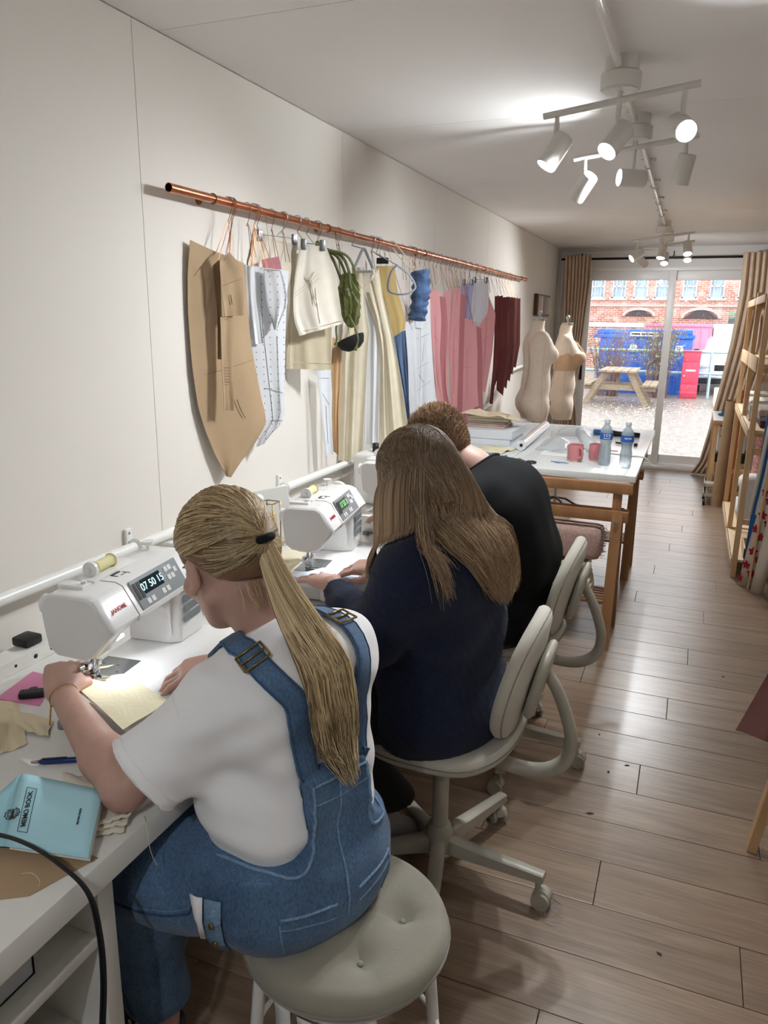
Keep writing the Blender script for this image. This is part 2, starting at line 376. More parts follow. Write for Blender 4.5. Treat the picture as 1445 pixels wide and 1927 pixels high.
# red cabinet
rc = thing('locker', 'narrow red steel cabinet with a letter slot by the railing', 'cabinet', (1.45, 19.25, GZ))
m_red = mat('red_steel', '#c93f5a', .45, noise=(4, .06))
obj('body', MB().box((-.19, 0, 0), (.19, .3, 1.08), bev=.008), m_red, rc); obj('cap', MB().box((-.205, -.02, 1.06), (.205, .32, 1.1), bev=.006), m_red, rc)
obj('door_panel', MB().box((-.175, -.012, .34), (.175, 0, .84), bev=.004), m_red, rc); obj('lower_panel', MB().box((-.175, -.012, .03), (.175, 0, .33), bev=.004), m_red, rc)
obj('upper_panel', MB().box((-.175, -.012, .85), (.175, 0, 1.05), bev=.004), m_red, rc)
obj('letter_slot', MB().box((-.10, -.02, .63), (.11, -.01, .67), bev=.003), m_lab, rc); obj('knob', MB().ball((-.13, -.02, .52), .018), m_lab, rc)
# pink and white containers behind
def corrugated(x0, x1, y, z1, n):
    s = MB().box((x0, y, 0), (x1, y + 2.2, z1), bev=.02); w = (x1 - x0) / n
    for i in range(n): s.box((x0 + i * w + w * .25, y - .035, .12), (x0 + i * w + w * .75, y + .01, z1 - .1), bev=.01)
    return s
m_pinkc = mat('pink_steel', '#d8829d', .5, noise=(3, .05)); m_whc = mat('white_steel', '#e8ebea', .5)
pk = thing('pink_container', 'pink shipping container behind the blue bin', 'container', (0, 26, GZ))
obj('body', corrugated(-.1, 1.92, 0, 1.66, 5), m_pinkc, pk); obj('top_rail', MB().box((-.12, -.05, 1.62), (1.94, .05, 1.72), bev=.01), m_pinkc, pk)
wc = thing('white_container', 'white shipping container to the right of the pink one', 'container', (0, 26, GZ))
obj('body', corrugated(1.96, 4.4, 0, 1.66, 3), m_whc, wc); obj('top_rail', MB().box((1.95, -.05, 1.62), (4.42, .05, 1.72), bev=.01), m_whc, wc)
pl = thing('planter', 'dark planter box with clipped green hedge on the white container', 'planter', (2.9, 26.2, GZ + 1.72))
obj('box', MB().box((-.55, 0, 0), (.6, .3, .17), bev=.01), mat('dark_planter', '#4a4d4e', .7), pl)
def leaf_cloud(nn, bx, ls=.05):
    s = MB(); (x0, y0, z0), (x1, y1, z1) = bx
    for k in range(nn):
        c = Vector((random.uniform(x0, x1), random.uniform(y0, y1), random.uniform(z0, z1)))
        e = Euler((random.uniform(0, 6), random.uniform(0, 6), random.uniform(0, 6))).to_matrix(); l = ls * random.uniform(.6, 1.3)
        s.add([c + e @ Vector(p) for p in ((-l, 0, 0), (0, -l * .4, .1 * l), (l, 0, 0), (0, l * .4, .1 * l))], [(0, 1, 2, 3)])
    return s
lf = obj('foliage', leaf_cloud(500, ((-.55, 0, .15), (.6, .3, .36)), .04), mat('hedge_leaf', '#6f9c7c', .6), pl); lf['kind'] = 'stuff'
# car
m_car = mat('car_paint', '#dfe6ea', .15, .1, coat=.8); m_tire = mat('tyre', '#17181a', .8); m_wglass = mat('windscreen', '#8fb3b8', .05, .1, spec=.9)
car = thing('car', 'white off-road car parked behind the red cabinet', 'car', (2.50, 20.4, GZ))
def hull(rows, mb=None):
    s = mb or MB(); n_ = len(rows[0]); s.add([p for r in rows for p in r], [(i * n_ + j, i * n_ + (j + 1) % n_, (i + 1) * n_ + (j + 1) % n_, (i + 1) * n_ + j) for i in range(len(rows) - 1) for j in range(n_)] + [tuple(range(n_ - 1, -1, -1)), tuple((len(rows) - 1) * n_ + j for j in range(n_))], True); return s
def ring(y, hw, z0, z1, top): return [(-hw, y, z0), (hw, y, z0), (hw * 1.0, y, (z0 + z1) / 2), (hw * .97, y, z1 * .93), (hw * top, y, z1), (0, y, z1 * 1.015), (-hw * top, y, z1), (-hw * .97, y, z1 * .93), (-hw, y, (z0 + z1) / 2)]
obj('body', hull([ring(0, .80, .3, .62, .8), ring(.08, .90, .24, .80, .85), ring(.3, .93, .22, .86, .85), ring(1.1, .95, .22, .93, .85), ring(1.3, .95, .22, .95, .85), ring(4.3, .95, .22, .97, .85), ring(4.5, .9, .3, .9, .85)]), m_car, car)
obj('cabin', hull([ring(1.15, .80, .9, .98, .9), ring(1.75, .74, .9, 1.34, .84), ring(3.8, .74, .9, 1.38, .84), ring(4.35, .8, .9, 1.0, .9)]), m_car, car)
obj('windscreen', MB().add([(-.70, 1.17, 1.0), (.70, 1.17, 1.0), (.60, 1.68, 1.31), (-.60, 1.68, 1.31)], [(0, 1, 2, 3)]).add([(-.70, 1.19, .98), (.70, 1.19, .98), (.60, 1.70, 1.29), (-.60, 1.70, 1.29)], [(3, 2, 1, 0)]), m_wglass, car)
for sx in (-1, 1):
    obj('mirror', MB().ball((sx * .97, 1.35, 1.02), (.09, .05, .06)), m_tire, car)
    obj('headlight', MB().box((sx * .72 - .15, -.0, .66), (sx * .72 + .15, .12, .75), bev=.02), mat('headlight', '#d8dde2', .15, .4), car)
    for yy in (.85, 3.6):
        w = obj('wheel', MB().cyl((sx * .80, yy, .34), (sx * .97, yy, .34), .34, 24), m_tire, car)
        obj('rim', MB().cyl((sx * .96, yy, .34), (sx * .985, yy, .34), .21, 16), mat('alloy', '#9aa0a5', .3, .8), w)
obj('grille', MB().box((-.52, -.02, .60), (.52, .05, .74), bev=.01), m_tire, car)
obj('bumper', MB().box((-.86, -.05, .28), (.86, .1, .42), bev=.03), m_tire, car)
np_ = obj('number_plate', MB().box((-.74, -.075, .46), (-.26, -.06, .57)), m_lab, car)
text('O TGN', .1, m_ink, np_, frame_at((-.5, -.077, .515), (1, 0, 0), (0, 0, 1)))
obj('badge_letters', MB().box((-.30, -.02, .785), (-.22, .0, .80)).box((-.18, -.02, .785), (-.10, .0, .80)).box((-.06, -.02, .785), (.02, .0, .80)).box((.06, -.02, .785), (.14, .0, .80)), m_tire, car)
# brick warehouse
def brick_mat():
    m = bpy.data.materials.new('brick_wall'); m.use_nodes = True; n = m.node_tree.nodes; L = m.node_tree.links; b = n['Principled BSDF']
    t = n.new('ShaderNodeTexCoord'); s = n.new('ShaderNodeSeparateXYZ'); c = n.new('ShaderNodeCombineXYZ'); L.new(t.outputs['Object'], s.inputs[0]); L.new(s.outputs[0], c.inputs[0]); L.new(s.outputs[2], c.inputs[1])
    br = n.new('ShaderNodeTexBrick'); br.inputs['Scale'].default_value = 1; br.inputs['Brick Width'].default_value = .23; br.inputs['Row Height'].default_value = .078; br.inputs['Mortar Size'].default_value = .008
    br.inputs['Color1'].default_value = srgb('#a0604f'); br.inputs['Color2'].default_value = srgb('#bb8373'); br.inputs['Mortar'].default_value = srgb('#d8c5bc'); L.new(c.outputs[0], br.inputs['Vector'])
    x = n.new('ShaderNodeTexNoise'); x.inputs['Scale'].default_value = 2.5; x.inputs['Detail'].default_value = 8; L.new(t.outputs['Object'], x.inputs['Vector'])
    mx = n.new('ShaderNodeMix'); mx.data_type = 'RGBA'; r = n.new('ShaderNodeMapRange'); r.inputs['From Min'].default_value = .5; r.inputs['From Max'].default_value = .72; r.inputs['To Max'].default_value = .6
    L.new(x.outputs[0], r.inputs[0]); L.new(r.outputs[0], mx.inputs[0]); L.new(br.outputs[0], mx.inputs[6]); mx.inputs[7].default_value = srgb('#e2cfc8'); L.new(mx.outputs[2], b.inputs['Base Color']); b.inputs['Roughness'].default_value = .8
    return m
m_brick = brick_mat()
BY = 34.0
bd = thing('warehouse', 'red brick warehouse with tall multi pane windows across the yard', 'building', (0, BY, GZ))
ww, wz0, wz1 = .56, 2.72, 3.66
wx = [-4.6, -2.45, -1.15, .13, 1.18 + .42, 2.55 + .3, 4.4, 5.8]
wx = [-3.45, -2.59, -1.73, -.86, -.03, 1.02, 2.05, 3.1, 4.1]
s = MB(); s.box((-16, 0, -.1), (16, .4, 1.9)); s.box((-16, 0, 4.1), (16, .4, 6.5)).box((-16,0,3.66),(16,.4,4.1)); e_ = -16
s.box((-16, 0, 1.9), (16, .4, wz0 + .0))
for x in wx: s.box((e_, 0, wz0), (x - ww / 2, .4, wz1)); e_ = x + ww / 2
s.box((e_, 0, wz0), (16, .4, wz1)); obj('wall', s, m_brick, bd)
m_sill = mat('stone_sill', '#b9aaa3', .7); m_wfr = mat('window_white', '#dfe6ea', .5); m_pane = mat('old_pane', '#93a9b8', .12, .0, noise=(3, .3), spec=.9)
for x in wx:
    wdw = obj('window', MB().box((x - ww / 2, .12, wz0), (x - ww / 2 + .05, .18, wz1)).box((x + ww / 2 - .05, .12, wz0), (x + ww / 2, .18, wz1)).box((x - ww / 2, .12, wz0), (x + ww / 2, .18, wz0 + .05)).box((x - ww / 2, .12, wz1 - .05), (x + ww / 2, .18, wz1)).box((x - .135, .13, wz0), (x - .105, .17, wz1)).box((x + .105, .13, wz0), (x + .135, .17, wz1)).box((x - ww / 2, .13, wz0 + .44), (x + ww / 2, .17, wz0 + .5)).box((x - ww / 2, .13, wz0 + .9), (x + ww / 2, .17, wz0 + .94)), m_wfr, bd)
    obj('glazing', MB().box((x - ww / 2, .19, wz0), (x + ww / 2, .21, wz1)), m_pane, wdw)
    obj('sill', MB().box((x - ww / 2 - .08, -.06, wz0 - .1), (x + ww / 2 + .08, .15, wz0), bev=.01), m_sill, bd)
    obj('lintel', MB().box((x - ww / 2 - .1, -.02, wz1), (x + ww / 2 + .1, .1, wz1 + .16), bev=.01), m_sill, bd)
obj('string_course', MB().box((-16, -.06, 2.38), (16, 0, 2.46)), m_sill, bd)
def arch(x, w, z, hgt):
    s = MB(); rr = []
    for i in range(13):
        a = PI * i / 12; rr.append([(x - math.cos(a) * w / 2, -.05, z + math.sin(a) * hgt), (x - math.cos(a) * (w / 2 + .12), -.05, z + math.sin(a) * (hgt + .12))])
    return s.grid(rr, .08)
m_dkop = mat('dark_opening', '#4c4347', .8)
for x, w, z, hg in ((1.55, 1.3, 1.93, .33), (-.85, 1.1, 2.0, .24)):
    a = obj('arch', arch(x, w, z, hg), m_sill, bd)
    obj('opening', MB().prism([(x - w / 2 + w * i / 12, z + hg * math.sin(PI * i / 12)) for i in range(13)], .0, .04, frame_at((0, -.02, 0), (1, 0, 0), (0, 0, 1))), m_dkop, a)
obj('roof', MB().box((-16.2, -.2, 6.5), (16.2, 3, 6.7)), mat('slate', '#5b5e66', .6), bd)
# low wall in front of warehouse with coping
lw = thing('yard_wall', 'long low brick wall with a pale coping before the warehouse', 'wall', (0, 31.5, GZ))
obj('wall', MB().box((-9, 0, 0), (9, .3, 1.55)), m_brick, lw)
obj('coping', MB().box((-9.1, -.06, 1.55), (9.1, .36, 1.72), bev=.02), mat('coping', '#e6dedb', .6, noise=(3, .1)), lw)
# bushes: bare arching stems with few leaves
def bush(x, y, n_, hgt, spread, nl):
    st = MB(); lv = MB()
    for k in range(n_):
        a = random.uniform(0, 2 * PI); b0 = Vector((random.uniform(-.25, .25), random.uniform(-.15, .15), 0)); h = hgt * random.uniform(.5, 1); sp = spread * random.uniform(.3, 1)
        dx, dy = math.cos(a) * sp, math.sin(a) * sp * .5
        P = smooth_path([b0, b0 + Vector((dx * .2, dy * .2, h * .5)), b0 + Vector((dx * .55, dy * .55, h * .92)), b0 + Vector((dx, dy, h * random.uniform(.5, .95)))], 4)
        st.tube(P, [.009 * (1 - .7 * i / len(P)) for i in range(len(P))], 3, caps=False)
        for j in range(4, len(P), 2):
            d = Vector((random.uniform(-1, 1), random.uniform(-.5, .5), random.uniform(-.2, 1))).normalized() * random.uniform(.1, .3)
            st.tube([P[j], P[j] + d], [.005, .002], 3, caps=False)
        for j in range(nl):
            c = P[random.randrange(4, len(P))] + Vector((random.uniform(-.12, .12), random.uniform(-.1, .1), random.uniform(-.12, .12))); e = Euler((random.uniform(0, 6), random.uniform(0, 6), 0)).to_matrix(); l = random.uniform(.02, .045)
            lv.add([c + e @ Vector(p) for p in ((-l, 0, 0), (0, -l * .4, 0), (l, 0, 0), (0, l * .4, 0))], [(0, 1, 2, 3)])
    return st, lv
m_stem = mat('bare_stem', '#7d5f55', .8); m_leaf = mat('bush_leaf', '#7f9a5c', .6)
for (x, y, n_, h, sp, nl, lab) in ((-.35, 19.0, 60, 1.75, 1.1, 3, 'bare arching bramble bush left of the picnic table'), (.75, 19.1, 60, 1.9, .8, 8, 'leggy leafy bush between the blue bin and the red cabinet'), (-1.7, 18.6, 45, 1.3, .8, 10, 'low green bush at the left end of the railing')):
    b_ = thing('shrub', lab, 'bush', (x, y, GZ)); st, lv = bush(x, y, n_, h, sp, nl)
    obj('stems', st, m_stem, b_)['kind'] = 'stuff'; obj('leaves', lv, m_leaf, b_)['kind'] = 'stuff'
tag(obj('stone_block', MB().box((1.98, 17.3, GZ), (2.3, 18.3, GZ + .36), bev=.03), mat('pale_stone', '#cfc4b4', .8, noise=(5, .1))), 'pale stone block beside the car at the right of the yard', 'block')

# ================================================================ CEILING LIGHTS
m_fix = mat('fixture_white', '#d8d5d0', .4)
m_bulb = mat('lit_lens', (1.0, 1.0, 1.0), .3, emit=BULB)
cz = 2.345
cond = thing('conduit', 'white electrical conduit running along the middle of the ceiling', 'conduit', (0, 0, 0))
obj('tube', MB().cyl((1.215, Y0, cz), (1.215, -.62, cz), .0125, 12).cyl((1.215, -.48, cz), (1.215, 2.62, cz), .0125, 12).cyl((1.215, 2.745, cz), (1.21, 3.31, cz), .0125, 12).cyl((1.21, 3.45, cz), (1.185, 6.68, cz), .0125, 12), mat('conduit_white', '#d9d6d2', .25), cond)
for y in (.9, 1.8, 4.25, 4.85, 5.5, 6.1):
    xx = 1.215 - .03 * max(0, (y - 3.5)) / 3.3
    obj('saddle_clip', MB().box((xx - .035, y - .008, H_ - .006), (xx + .035, y + .008, H_ - .001)).tube([(xx + .018 * math.cos(a), y, cz - .0 + .018 * math.sin(a)) for a in [PI * k / 8 for k in range(0, -9, -1)]], .004, 6), m_fix, cond)
    obj('screw', MB().ball((xx + .028, y, H_ - .008), .004, 8), mat('steel', '#a8a8aa', .3, .9), cond)
def track(cx, cy, heads, label, rz=0):
    t = thing('track_light', label, 'lamp', (cx, cy, 2.2), rz, 'three spot ceiling lights')
    obj('mount_box', MB().cyl((0, 0, .13), (0, 0, H_ - 2.2), .052, 24), m_fix, t)
    cn = obj('canopy', MB().lathe([(.060, .085), (.062, .088), (.062, .128), (.058, .132)]), m_fix, t)
    obj('rim', MB().lathe([(.055, .080), (.055, .086)]), m_fix, cn)
    obj('stem', MB().cyl((0, 0, .03), (0, 0, .09), .009, 12), m_fix, t)
    tz = .12; bx = .235
    obj('bar', MB().cyl((-bx, 0, .055 - bx * tz), (bx, 0, .055 + bx * tz), .0105, 14), m_fix, t)
    for hx, d in zip((-.19, 0, .19), heads):
        z = .055 + hx * tz
        d, lit = Vector(d[:3]).normalized(), d[3]
        piv = Vector((hx, 0, z - .085))
        obj('swivel', MB().cyl((hx, 0, z), (hx, 0, z - .028), .0075, 10).cyl((hx, 0, z - .028), (hx, 0, z - .058), .009, 12).cyl((hx, 0, z - .058), (hx, 0, z - .09), .0075, 10), m_fix, t)
        Mh = Vector((0, 0, -1)).rotation_difference(d).to_matrix().to_4x4()
        c = piv + Vector((0, 0, -.045)) * .6
        Mh = Matrix.Translation(c) @ Mh
        hd = obj('spot_head', MB().lathe([(.014, .055), (.030, .054), (.033, .050), (.034, -.055), (.031, -.055), (.030, -.046)], n=28).lathe([(.0, .0561), (.014, .0561)], n=12), m_fix, t, Mh)
        obj('lens', MB().lathe([(.0, -.050), (.030, -.050), (.030, -.046), (0, -.046)], n=24, closed=True), m_bulb if lit else mat('dim_lens', '#e8eef2', .2), hd)
        if lit:
            l = bpy.data.lights.new('spot', 'SPOT'); l.energy = SPOT_W * lit; l.spot_size = R(135); l.spot_blend = .9; l.shadow_soft_size = .022; l.color = (.93, .97, 1.0)
            lo = bpy.data.objects.new('spot_beam', l); COL.objects.link(lo); lo.parent = hd; lo.location = (0, 0, -.056)
    return t
# heads: aim direction (x, y, z) and how strongly lit
track(1.22, 2.68, [(-.45, -.25, -.8, .8), (-.42, -.55, -.72, 1.0), (.35, -.9, -.45, 1.2)], 'near white ceiling bar with three spots, closest to the camera')
track(1.215, 3.38, [(-.55, .45, -.70, .8), (-.88, -.45, .02, .5), (-.2, .2, -.97, .6)], 'second white ceiling bar from the camera with three spots')
track(1.185, 6.75, [(-.70, -.45, -.55, .9), (-.1, -.3, -.9, 1.1), (.1, -.5, -.85, .9)], 'third white ceiling bar, far along the ceiling')
track(1.18, 7.45, [(.5, .75, -.5, .9), (0, -.55, -.8, .5), (0, -.6, -.8, .5)], 'farthest white ceiling bar beside the curtain rod')
track(1.215, -.55, [(-.75, .35, -.55, .15), (-.3, .45, -.75, .5), (.2, .3, -.9, .15)], 'added unseen white ceiling bar behind the camera')  # guessed fixture out of view, added to light the near wall and backs
# ================================================================ DESK AND ITS STORAGE
m_lam = mat('white_laminate', '#dcdad5', .35); m_edge = mat('laminate_edge', '#d5d2cb', .4)
DZ = .75
dsk = thing('desk', 'long white laminate worktop along the left wall under the sewing machines', 'desk', (.37, 1.9, 0))
obj('desktop', MB().box((-.36, -1.75, DZ - .05), (.375, 1.5, DZ), bev=.003), m_lam, dsk)
for y in (.02, 1.40): obj('side_panel', MB().box((-.34, y, 0), (.35, y + .035, DZ - .05), bev=.002), m_edge, dsk)
cb_ = thing('shelf_unit', 'white open shelf unit under the near end of the worktop', 'shelf', (.37, .45, 0))
for y in (-.30, .335): obj('side_panel', MB().box((-.34, y, 0), (.345, y + .035, DZ - .05), bev=.002), m_edge, cb_)
obj('back_panel', MB().box((-.34, -.265, 0), (-.33, .335, DZ - .05)), m_edge, cb_)
for z in (.06, .36, .565): obj('shelf_board', MB().box((-.33, -.265, z), (.34, .335, z + .018), bev=.002), m_edge, cb_)
def paper_stack(x0, y0, x1, y1, z, n, cols, t=.0012):
    s = MB(); v = []
    for i in range(n):
        dx, dy, a = random.uniform(-.006, .006), random.uniform(-.006, .006), random.uniform(-.03, .03)
        M = Matrix.Translation(((x0 + x1) / 2 + dx, (y0 + y1) / 2 + dy, 0)) @ Matrix.Rotation(a, 4, 'Z')
        s.box(((x0 - x1) / 2, (y0 - y1) / 2, z + i * t), ((x1 - x0) / 2, (y1 - y0) / 2, z + (i + .8) * t), M)
    return s
m_paper = mat('white_paper', '#e3e3e0', .7); m_grey_pl = mat('grey_plastic', '#85898c', .4); m_black = mat('black_plastic', '#18181b', .45)
tr_ = thing('storage_tray', 'pale grey plastic tray of papers on the upper shelf under the worktop', 'tray', (.52, .56, .583))
obj('tray', MB().box((-.15, -.13, 0), (.15, .13, .004)).box((-.15, -.13, 0), (-.146, .13, .06)).box((.146, -.13, 0), (.15, .13, .06)).box((-.15, -.13, 0), (.15, -.126, .06)).box((-.15, .126, 0), (.15, .13, .06)), mat('clear_grey', '#a9adb0', .3), tr_)
obj('papers', paper_stack(-.13, -.11, .13, .11, .006, 16, None, .0025), m_paper, tr_)
tag(obj('document_folder', MB().box((-.15, -.02, 0), (.17, .02, .30), Matrix.Translation((.52, .42, .378)) @ Matrix.Rotation(R(18), 4, 'Y') @ Matrix.Scale(.55, 4), bev=.003), m_grey_pl), 'grey document folder leaning on the shelf below the papers', 'folder')
bx_ = thing('storage_box', 'dark lidded box on the middle shelf under the worktop', 'box', (.46, .55, .378))
obj('body', MB().box((-.17, -.12, 0), (.17, .12, .11), bev=.005), mat('dark_box', '#3a3b3f', .6), bx_); obj('lid', MB().box((-.175, -.125, .11), (.175, .125, .13), bev=.004), m_paper, bx_)
# conduit pipe on the wall
m_pipe = mat('pipe_white', '#e6e6e2', .3)
wp = thing('wall_pipe', 'white plastic pipe clipped along the left wall above the worktop', 'pipe', (0, 0, 0))
obj('tube', MB().tube(smooth_path([(.032, -1.5, .912), (.032, 2.9, .912), (.032, 5.3, .912), (.032, 5.9, .93), (.032, 6.25, 1.02), (.032, 6.6, 1.16), (.032, 8.6, 1.2)], 6), .0165, 14), m_pipe, wp)
for y in (.35, 1.72, 2.62, 3.6, 4.8):
    obj('pipe_clip', MB().box((0.0, y - .012, .885), (.012, y + .012, .965), bev=.002).tube([(.032 + .019 * math.cos(a), y, .912 + .019 * math.sin(a)) for a in [PI * k / 10 for k in range(-10, 11)]], .004, 6, flat=2), m_pipe, wp)
    obj('screw', MB().ball((.013, y, .952), .004, 8), mat('steel', '#a8a8aa', .3, .9), wp)
v2 = thing('corner_conduit', 'thin white conduit in the far left corner turning along the end wall', 'conduit', (0, 0, 0))
obj('tube', MB().tube(smooth_path([(.045, 8.9, .0), (.045, 8.9, 1.2), (.045, 8.9, 2.24), (.06, 8.9, 2.30), (.11, 8.9, 2.325), (.6, 8.9, 2.33), (1.15, 8.9, 2.33)], 5), .011, 8), m_pipe, v2)
for z in (.5, 1.6, 2.1): obj('clip', MB().box((.028, 8.905, z), (.062, 8.93, z + .012)), m_pipe, v2)

# ================================================================ SEWING MACHINES
m_mw = mat('machine_white', '#e6e5e3', .22, coat=.3); m_mg = mat('machine_panel', '#8b9094', .35, .4); m_mgl = mat('machine_joint', '#a5a5a3', .5)
m_lcdB = mat('lcd_blue', '#16262b', .15); m_lcdG = mat('lcd_green', '#0f4a2c', .15); m_seg = mat('lcd_digits', '#bfe6ee', .3, emit=.8); m_segG = mat('lcd_digits_green', '#8fe0a0', .3, emit=.7)
m_chrome = mat('chrome', '#b9babd', .18, 1.0); m_redl = mat('logo_red', '#b5202c', .4); m_thr = mat('cream_thread', '#e6dfa8', .7, bump=(600, .3))
m_needlelight = mat('needle_led', (.9, .95, 1), .3, emit=12)
def machine(name, label, loc, rz, lcd, seg, disp):
    t = thing(name, label, 'sewing machine', loc, rz)
    Y0_, Y1_ = -.068, .32
    # bed with extension table
    poly = [(-.10, Y0_ - .0), (.20, Y0_), (.20, .33), (-.10, .33)]
    b = MB().prism([(-.06, -.09), (.13, -.10), (.165, -.093), (.188, -.07), (.195, -.035), (.195, .29), (.185, .318), (.155, .33), (-.06, .33)], .058, .083, bev=.004)
    b.prism([(-.058, -.05), (.09, -.05), (.09, .32), (-.058, .32)], .003, .06, bev=.006)
    b.prism([(.05, -.085), (.14, -.085), (.175, -.06), (.18, -.02), (.175, .28), (.14, .31), (.05, .31)], .012, .058, bev=.01)
    obj('bed', b, m_mw, t)
    for x, y in ((.17, -.05), (.17, .29), (-.045, -.07)): obj('foot', MB().cyl((x, y, 0), (x, y, .014), .012, 12), m_grey_pl, t)
    obj('needle_plate', MB().prism([(-.05, -.028), (.035, -.028), (.035, .10), (-.05, .10)], .083, .0842, bev=.0004), mat('needle_plate', '#8f9396', .25, .9), t)
    pl_ = obj('bobbin_cover', MB().prism([(.036, -.02), (.065, -.02), (.065, .04), (.036, .04)], .0832, .0843), mat('clear_cover', '#c9cdd2', .1), t)
    for k in range(10): obj('plate_mark', MB().box((-.04 + .018 * (k % 5), .035 + .03 * (k // 5), .0842), (-.034 + .018 * (k % 5), .037 + .03 * (k // 5), .0846)), m_ink, t) if k in (0, 3, 5, 7) else None
    # column and arm: one shell
    col = MB().prism([(-.06, .20), (.045, .20), (.07, .215), (.075, .31), (.06, .325), (-.06, .325)], .083, .235, bev=.006)
    col.add([], [])
    # throat fillet: curved wedge from arm into column
    pr = []
    for i in range(9):
        a = PI / 2 * i / 8; pr.append((.20 - .07 + .07 * math.sin(a), .205 - .10 + .10 * math.cos(a)))
    rows = [[(-.056, y, z), (.055, y, z)] for y, z in pr]
    col.grid(rows)
    for x in (-.056, .055): col.add([(x, .20, .205)] + [(x, y, z) for y, z in pr], [tuple(range(10))] if x > 0 else [tuple(range(9, -1, -1))])
    obj('column', col, m_mw, t)
    def prof(sc, dz=0): return [(-.066 * sc, .215), (-.070 * sc, .25), (-.066 * sc, .282 + dz), (-.050 * sc, .293 + dz), (.035 * sc, .294 + dz), (.052 * sc, .287 + dz), (.088 * sc, .228), (.083 * sc, .215), (.045 * sc, .166), (.02 * sc, .158), (-.040 * sc, .162), (-.060 * sc, .178)]
    def armprof(y):
        low = .0 if y < -.02 else min(1, (y + .02) / .04)
        p = prof(1); out = []
        for x, z in p:
            if z < .212: z = z + (.212 - z) * low * .85
            if y > .26: z = z - (z - .20) * ((y - .26) / .065) ** 2 * .16
            out.append((x, y, z))
        return out
    ys = [Y0_ + .006, -.05, -.02, 0, .02, .1, .2, .26, .29, .31, .322]
    rs = [[(x * .95, Y0_, .23 + (z - .23) * .95) for x, _, z in armprof(-.08)]] + [armprof(y) for y in ys]
    rs.append([(x * .93, .33, .235 + (z - .235) * .93) for x, _, z in armprof(.322)])
    obj('arm', hull(rs), m_mw, t, sharp=50)
    obj('face_plate', hull([[(x * .985, Y0_ - .001, .23 + (z - .23) * .985) for x, _, z in armprof(-.08)], [(x * .93, Y0_ - .007, .23 + (z - .23) * .93) for x, _, z in armprof(-.08)]]), mat('face_plate', '#dddcda', .3), t, sharp=50)
    obj('seam', MB().tube([(x * 1.004, .028, .23 + (z - .23) * 1.004) for x, _, z in armprof(.028)[2:9]], .0012, 5), m_mgl, t)
    # slanted front frame for decals: from (.052,.292) to (.088,.228)
    nrm = Vector((.064, 0, .036)).normalized(); upv = Vector((-.036, 0, .064)).normalized()
    def on(y, h, off=.0012): return Vector((.070, y, .260)) + upv * h + nrm * off
    def decal(nm, y0, y1, h0, h1, m, off=.001, par=None):
        a, b_, c, d = on(y0, h0, off), on(y1, h0, off), on(y1, h1, off), on(y0, h1, off); k = nrm * -.002
        return obj(nm, MB().add([a, b_, c, d, a + k, b_ + k, c + k, d + k], [(0, 1, 2, 3), (7, 6, 5, 4), (0, 4, 5, 1), (1, 5, 6, 2), (2, 6, 7, 3), (3, 7, 4, 0)]), m, par or t)
    text('JANOME', .0135, m_redl, t, frame_at(on(-.018, -.003), (0, 1, 0), upv), name='lettering', bold=.00015)
    pn = decal('control_panel', .045, .225, -.033, .034, m_mg, .002)
    decal('display', .075, .15, -.006, .026, lcd, .003, pn)
    for y0, y1 in ((.048, .058), (.062, .072)): decal('stitch_chart', y0, y1, -.012, .026, m_black, .003, pn)
    text(disp, .024, seg, pn, frame_at(on(.112, .009, .0036), (0, 1, 0), upv), name='digits')
    for y, h in ((.075, -.022), (.092, -.022), (.135, -.02), (.153, -.02), (.175, .02), (.19, .02), (.175, .0), (.19, .0), (.206, .01)):
        decal('button', y - .006, y + .006, h - .006, h + .006, m_mw, .0035, pn)
    # stitch chart on the column front
    for z in (.13, .155, .18): obj('stitch_label', MB().box((.0745, .225, z), (.0765, .30, z + .018)), m_mg, t)
    text('DKS 100', .011, m_ink, t, frame_at((.0768, .262, .212), (0, 1, 0), (0, 0, 1)), name='model_lettering') if False else None
    # top: spool, guides, bobbin winder
    obj('thread_tray', MB().prism([(-.058, .01), (.0, .01), (.0, .17), (-.058, .17)], .290, .299, bev=.003), m_mw, t)
    sp = obj('thread_spool', MB().tube([(-.03, .045, .311), (-.03, .05, .311), (-.03, .052, .311), (-.03, .108, .311), (-.03, .11, .311), (-.03, .115, .311)], [.012, .016, .0125, .0125, .016, .012], 18), m_thr, t)
    obj('spool_cap', MB().cyl((-.03, .036, .311), (-.03, .044, .311), .0175, 20), m_mw, sp)
    obj('spool_pin', MB().cyl((-.03, .03, .311), (-.03, .14, .311), .003, 8), m_mw, sp)
    obj('thread_guide', MB().box((-.060, -.03, .290), (-.0, .0, .300), bev=.003).cyl((-.01, -.012, .300), (-.01, -.012, .306), .006, 12), m_mw, t)
    obj('winder', MB().cyl((-.03, .255, .280), (-.03, .255, .308), .004, 10).cyl((-.03, .255, .306), (-.03, .255, .314), .014, 18), m_mw, t)
    obj('threading_print', MB().box((.006, .06, .2935), (.02, .061, .2950)).box((.006, .06, .2935), (.001, .09, .2950)).box((.01, .09, .2935), (.03, .091, .2950)).box((.02, .07, .2935), (.021, .09, .2950)), m_ink, t)
    obj('hand_wheel', MB().cyl((-.02, .331, .25), (-.02, .352, .25), .038, 28), m_mw, t)
    obj('cutter_wheel', MB().cyl((-.062, -.045, .262), (-.08, -.045, .262), .02, 20), m_mw, t)
    # needle gear
    nb = obj('needle_bar', MB().cyl((0, 0, .17), (0, 0, .128), .004, 10).cyl((0, 0, .128), (0, 0, .118), .006, 10).cyl((0, 0, .118), (0, 0, .092), .0012, 6), m_chrome, t)
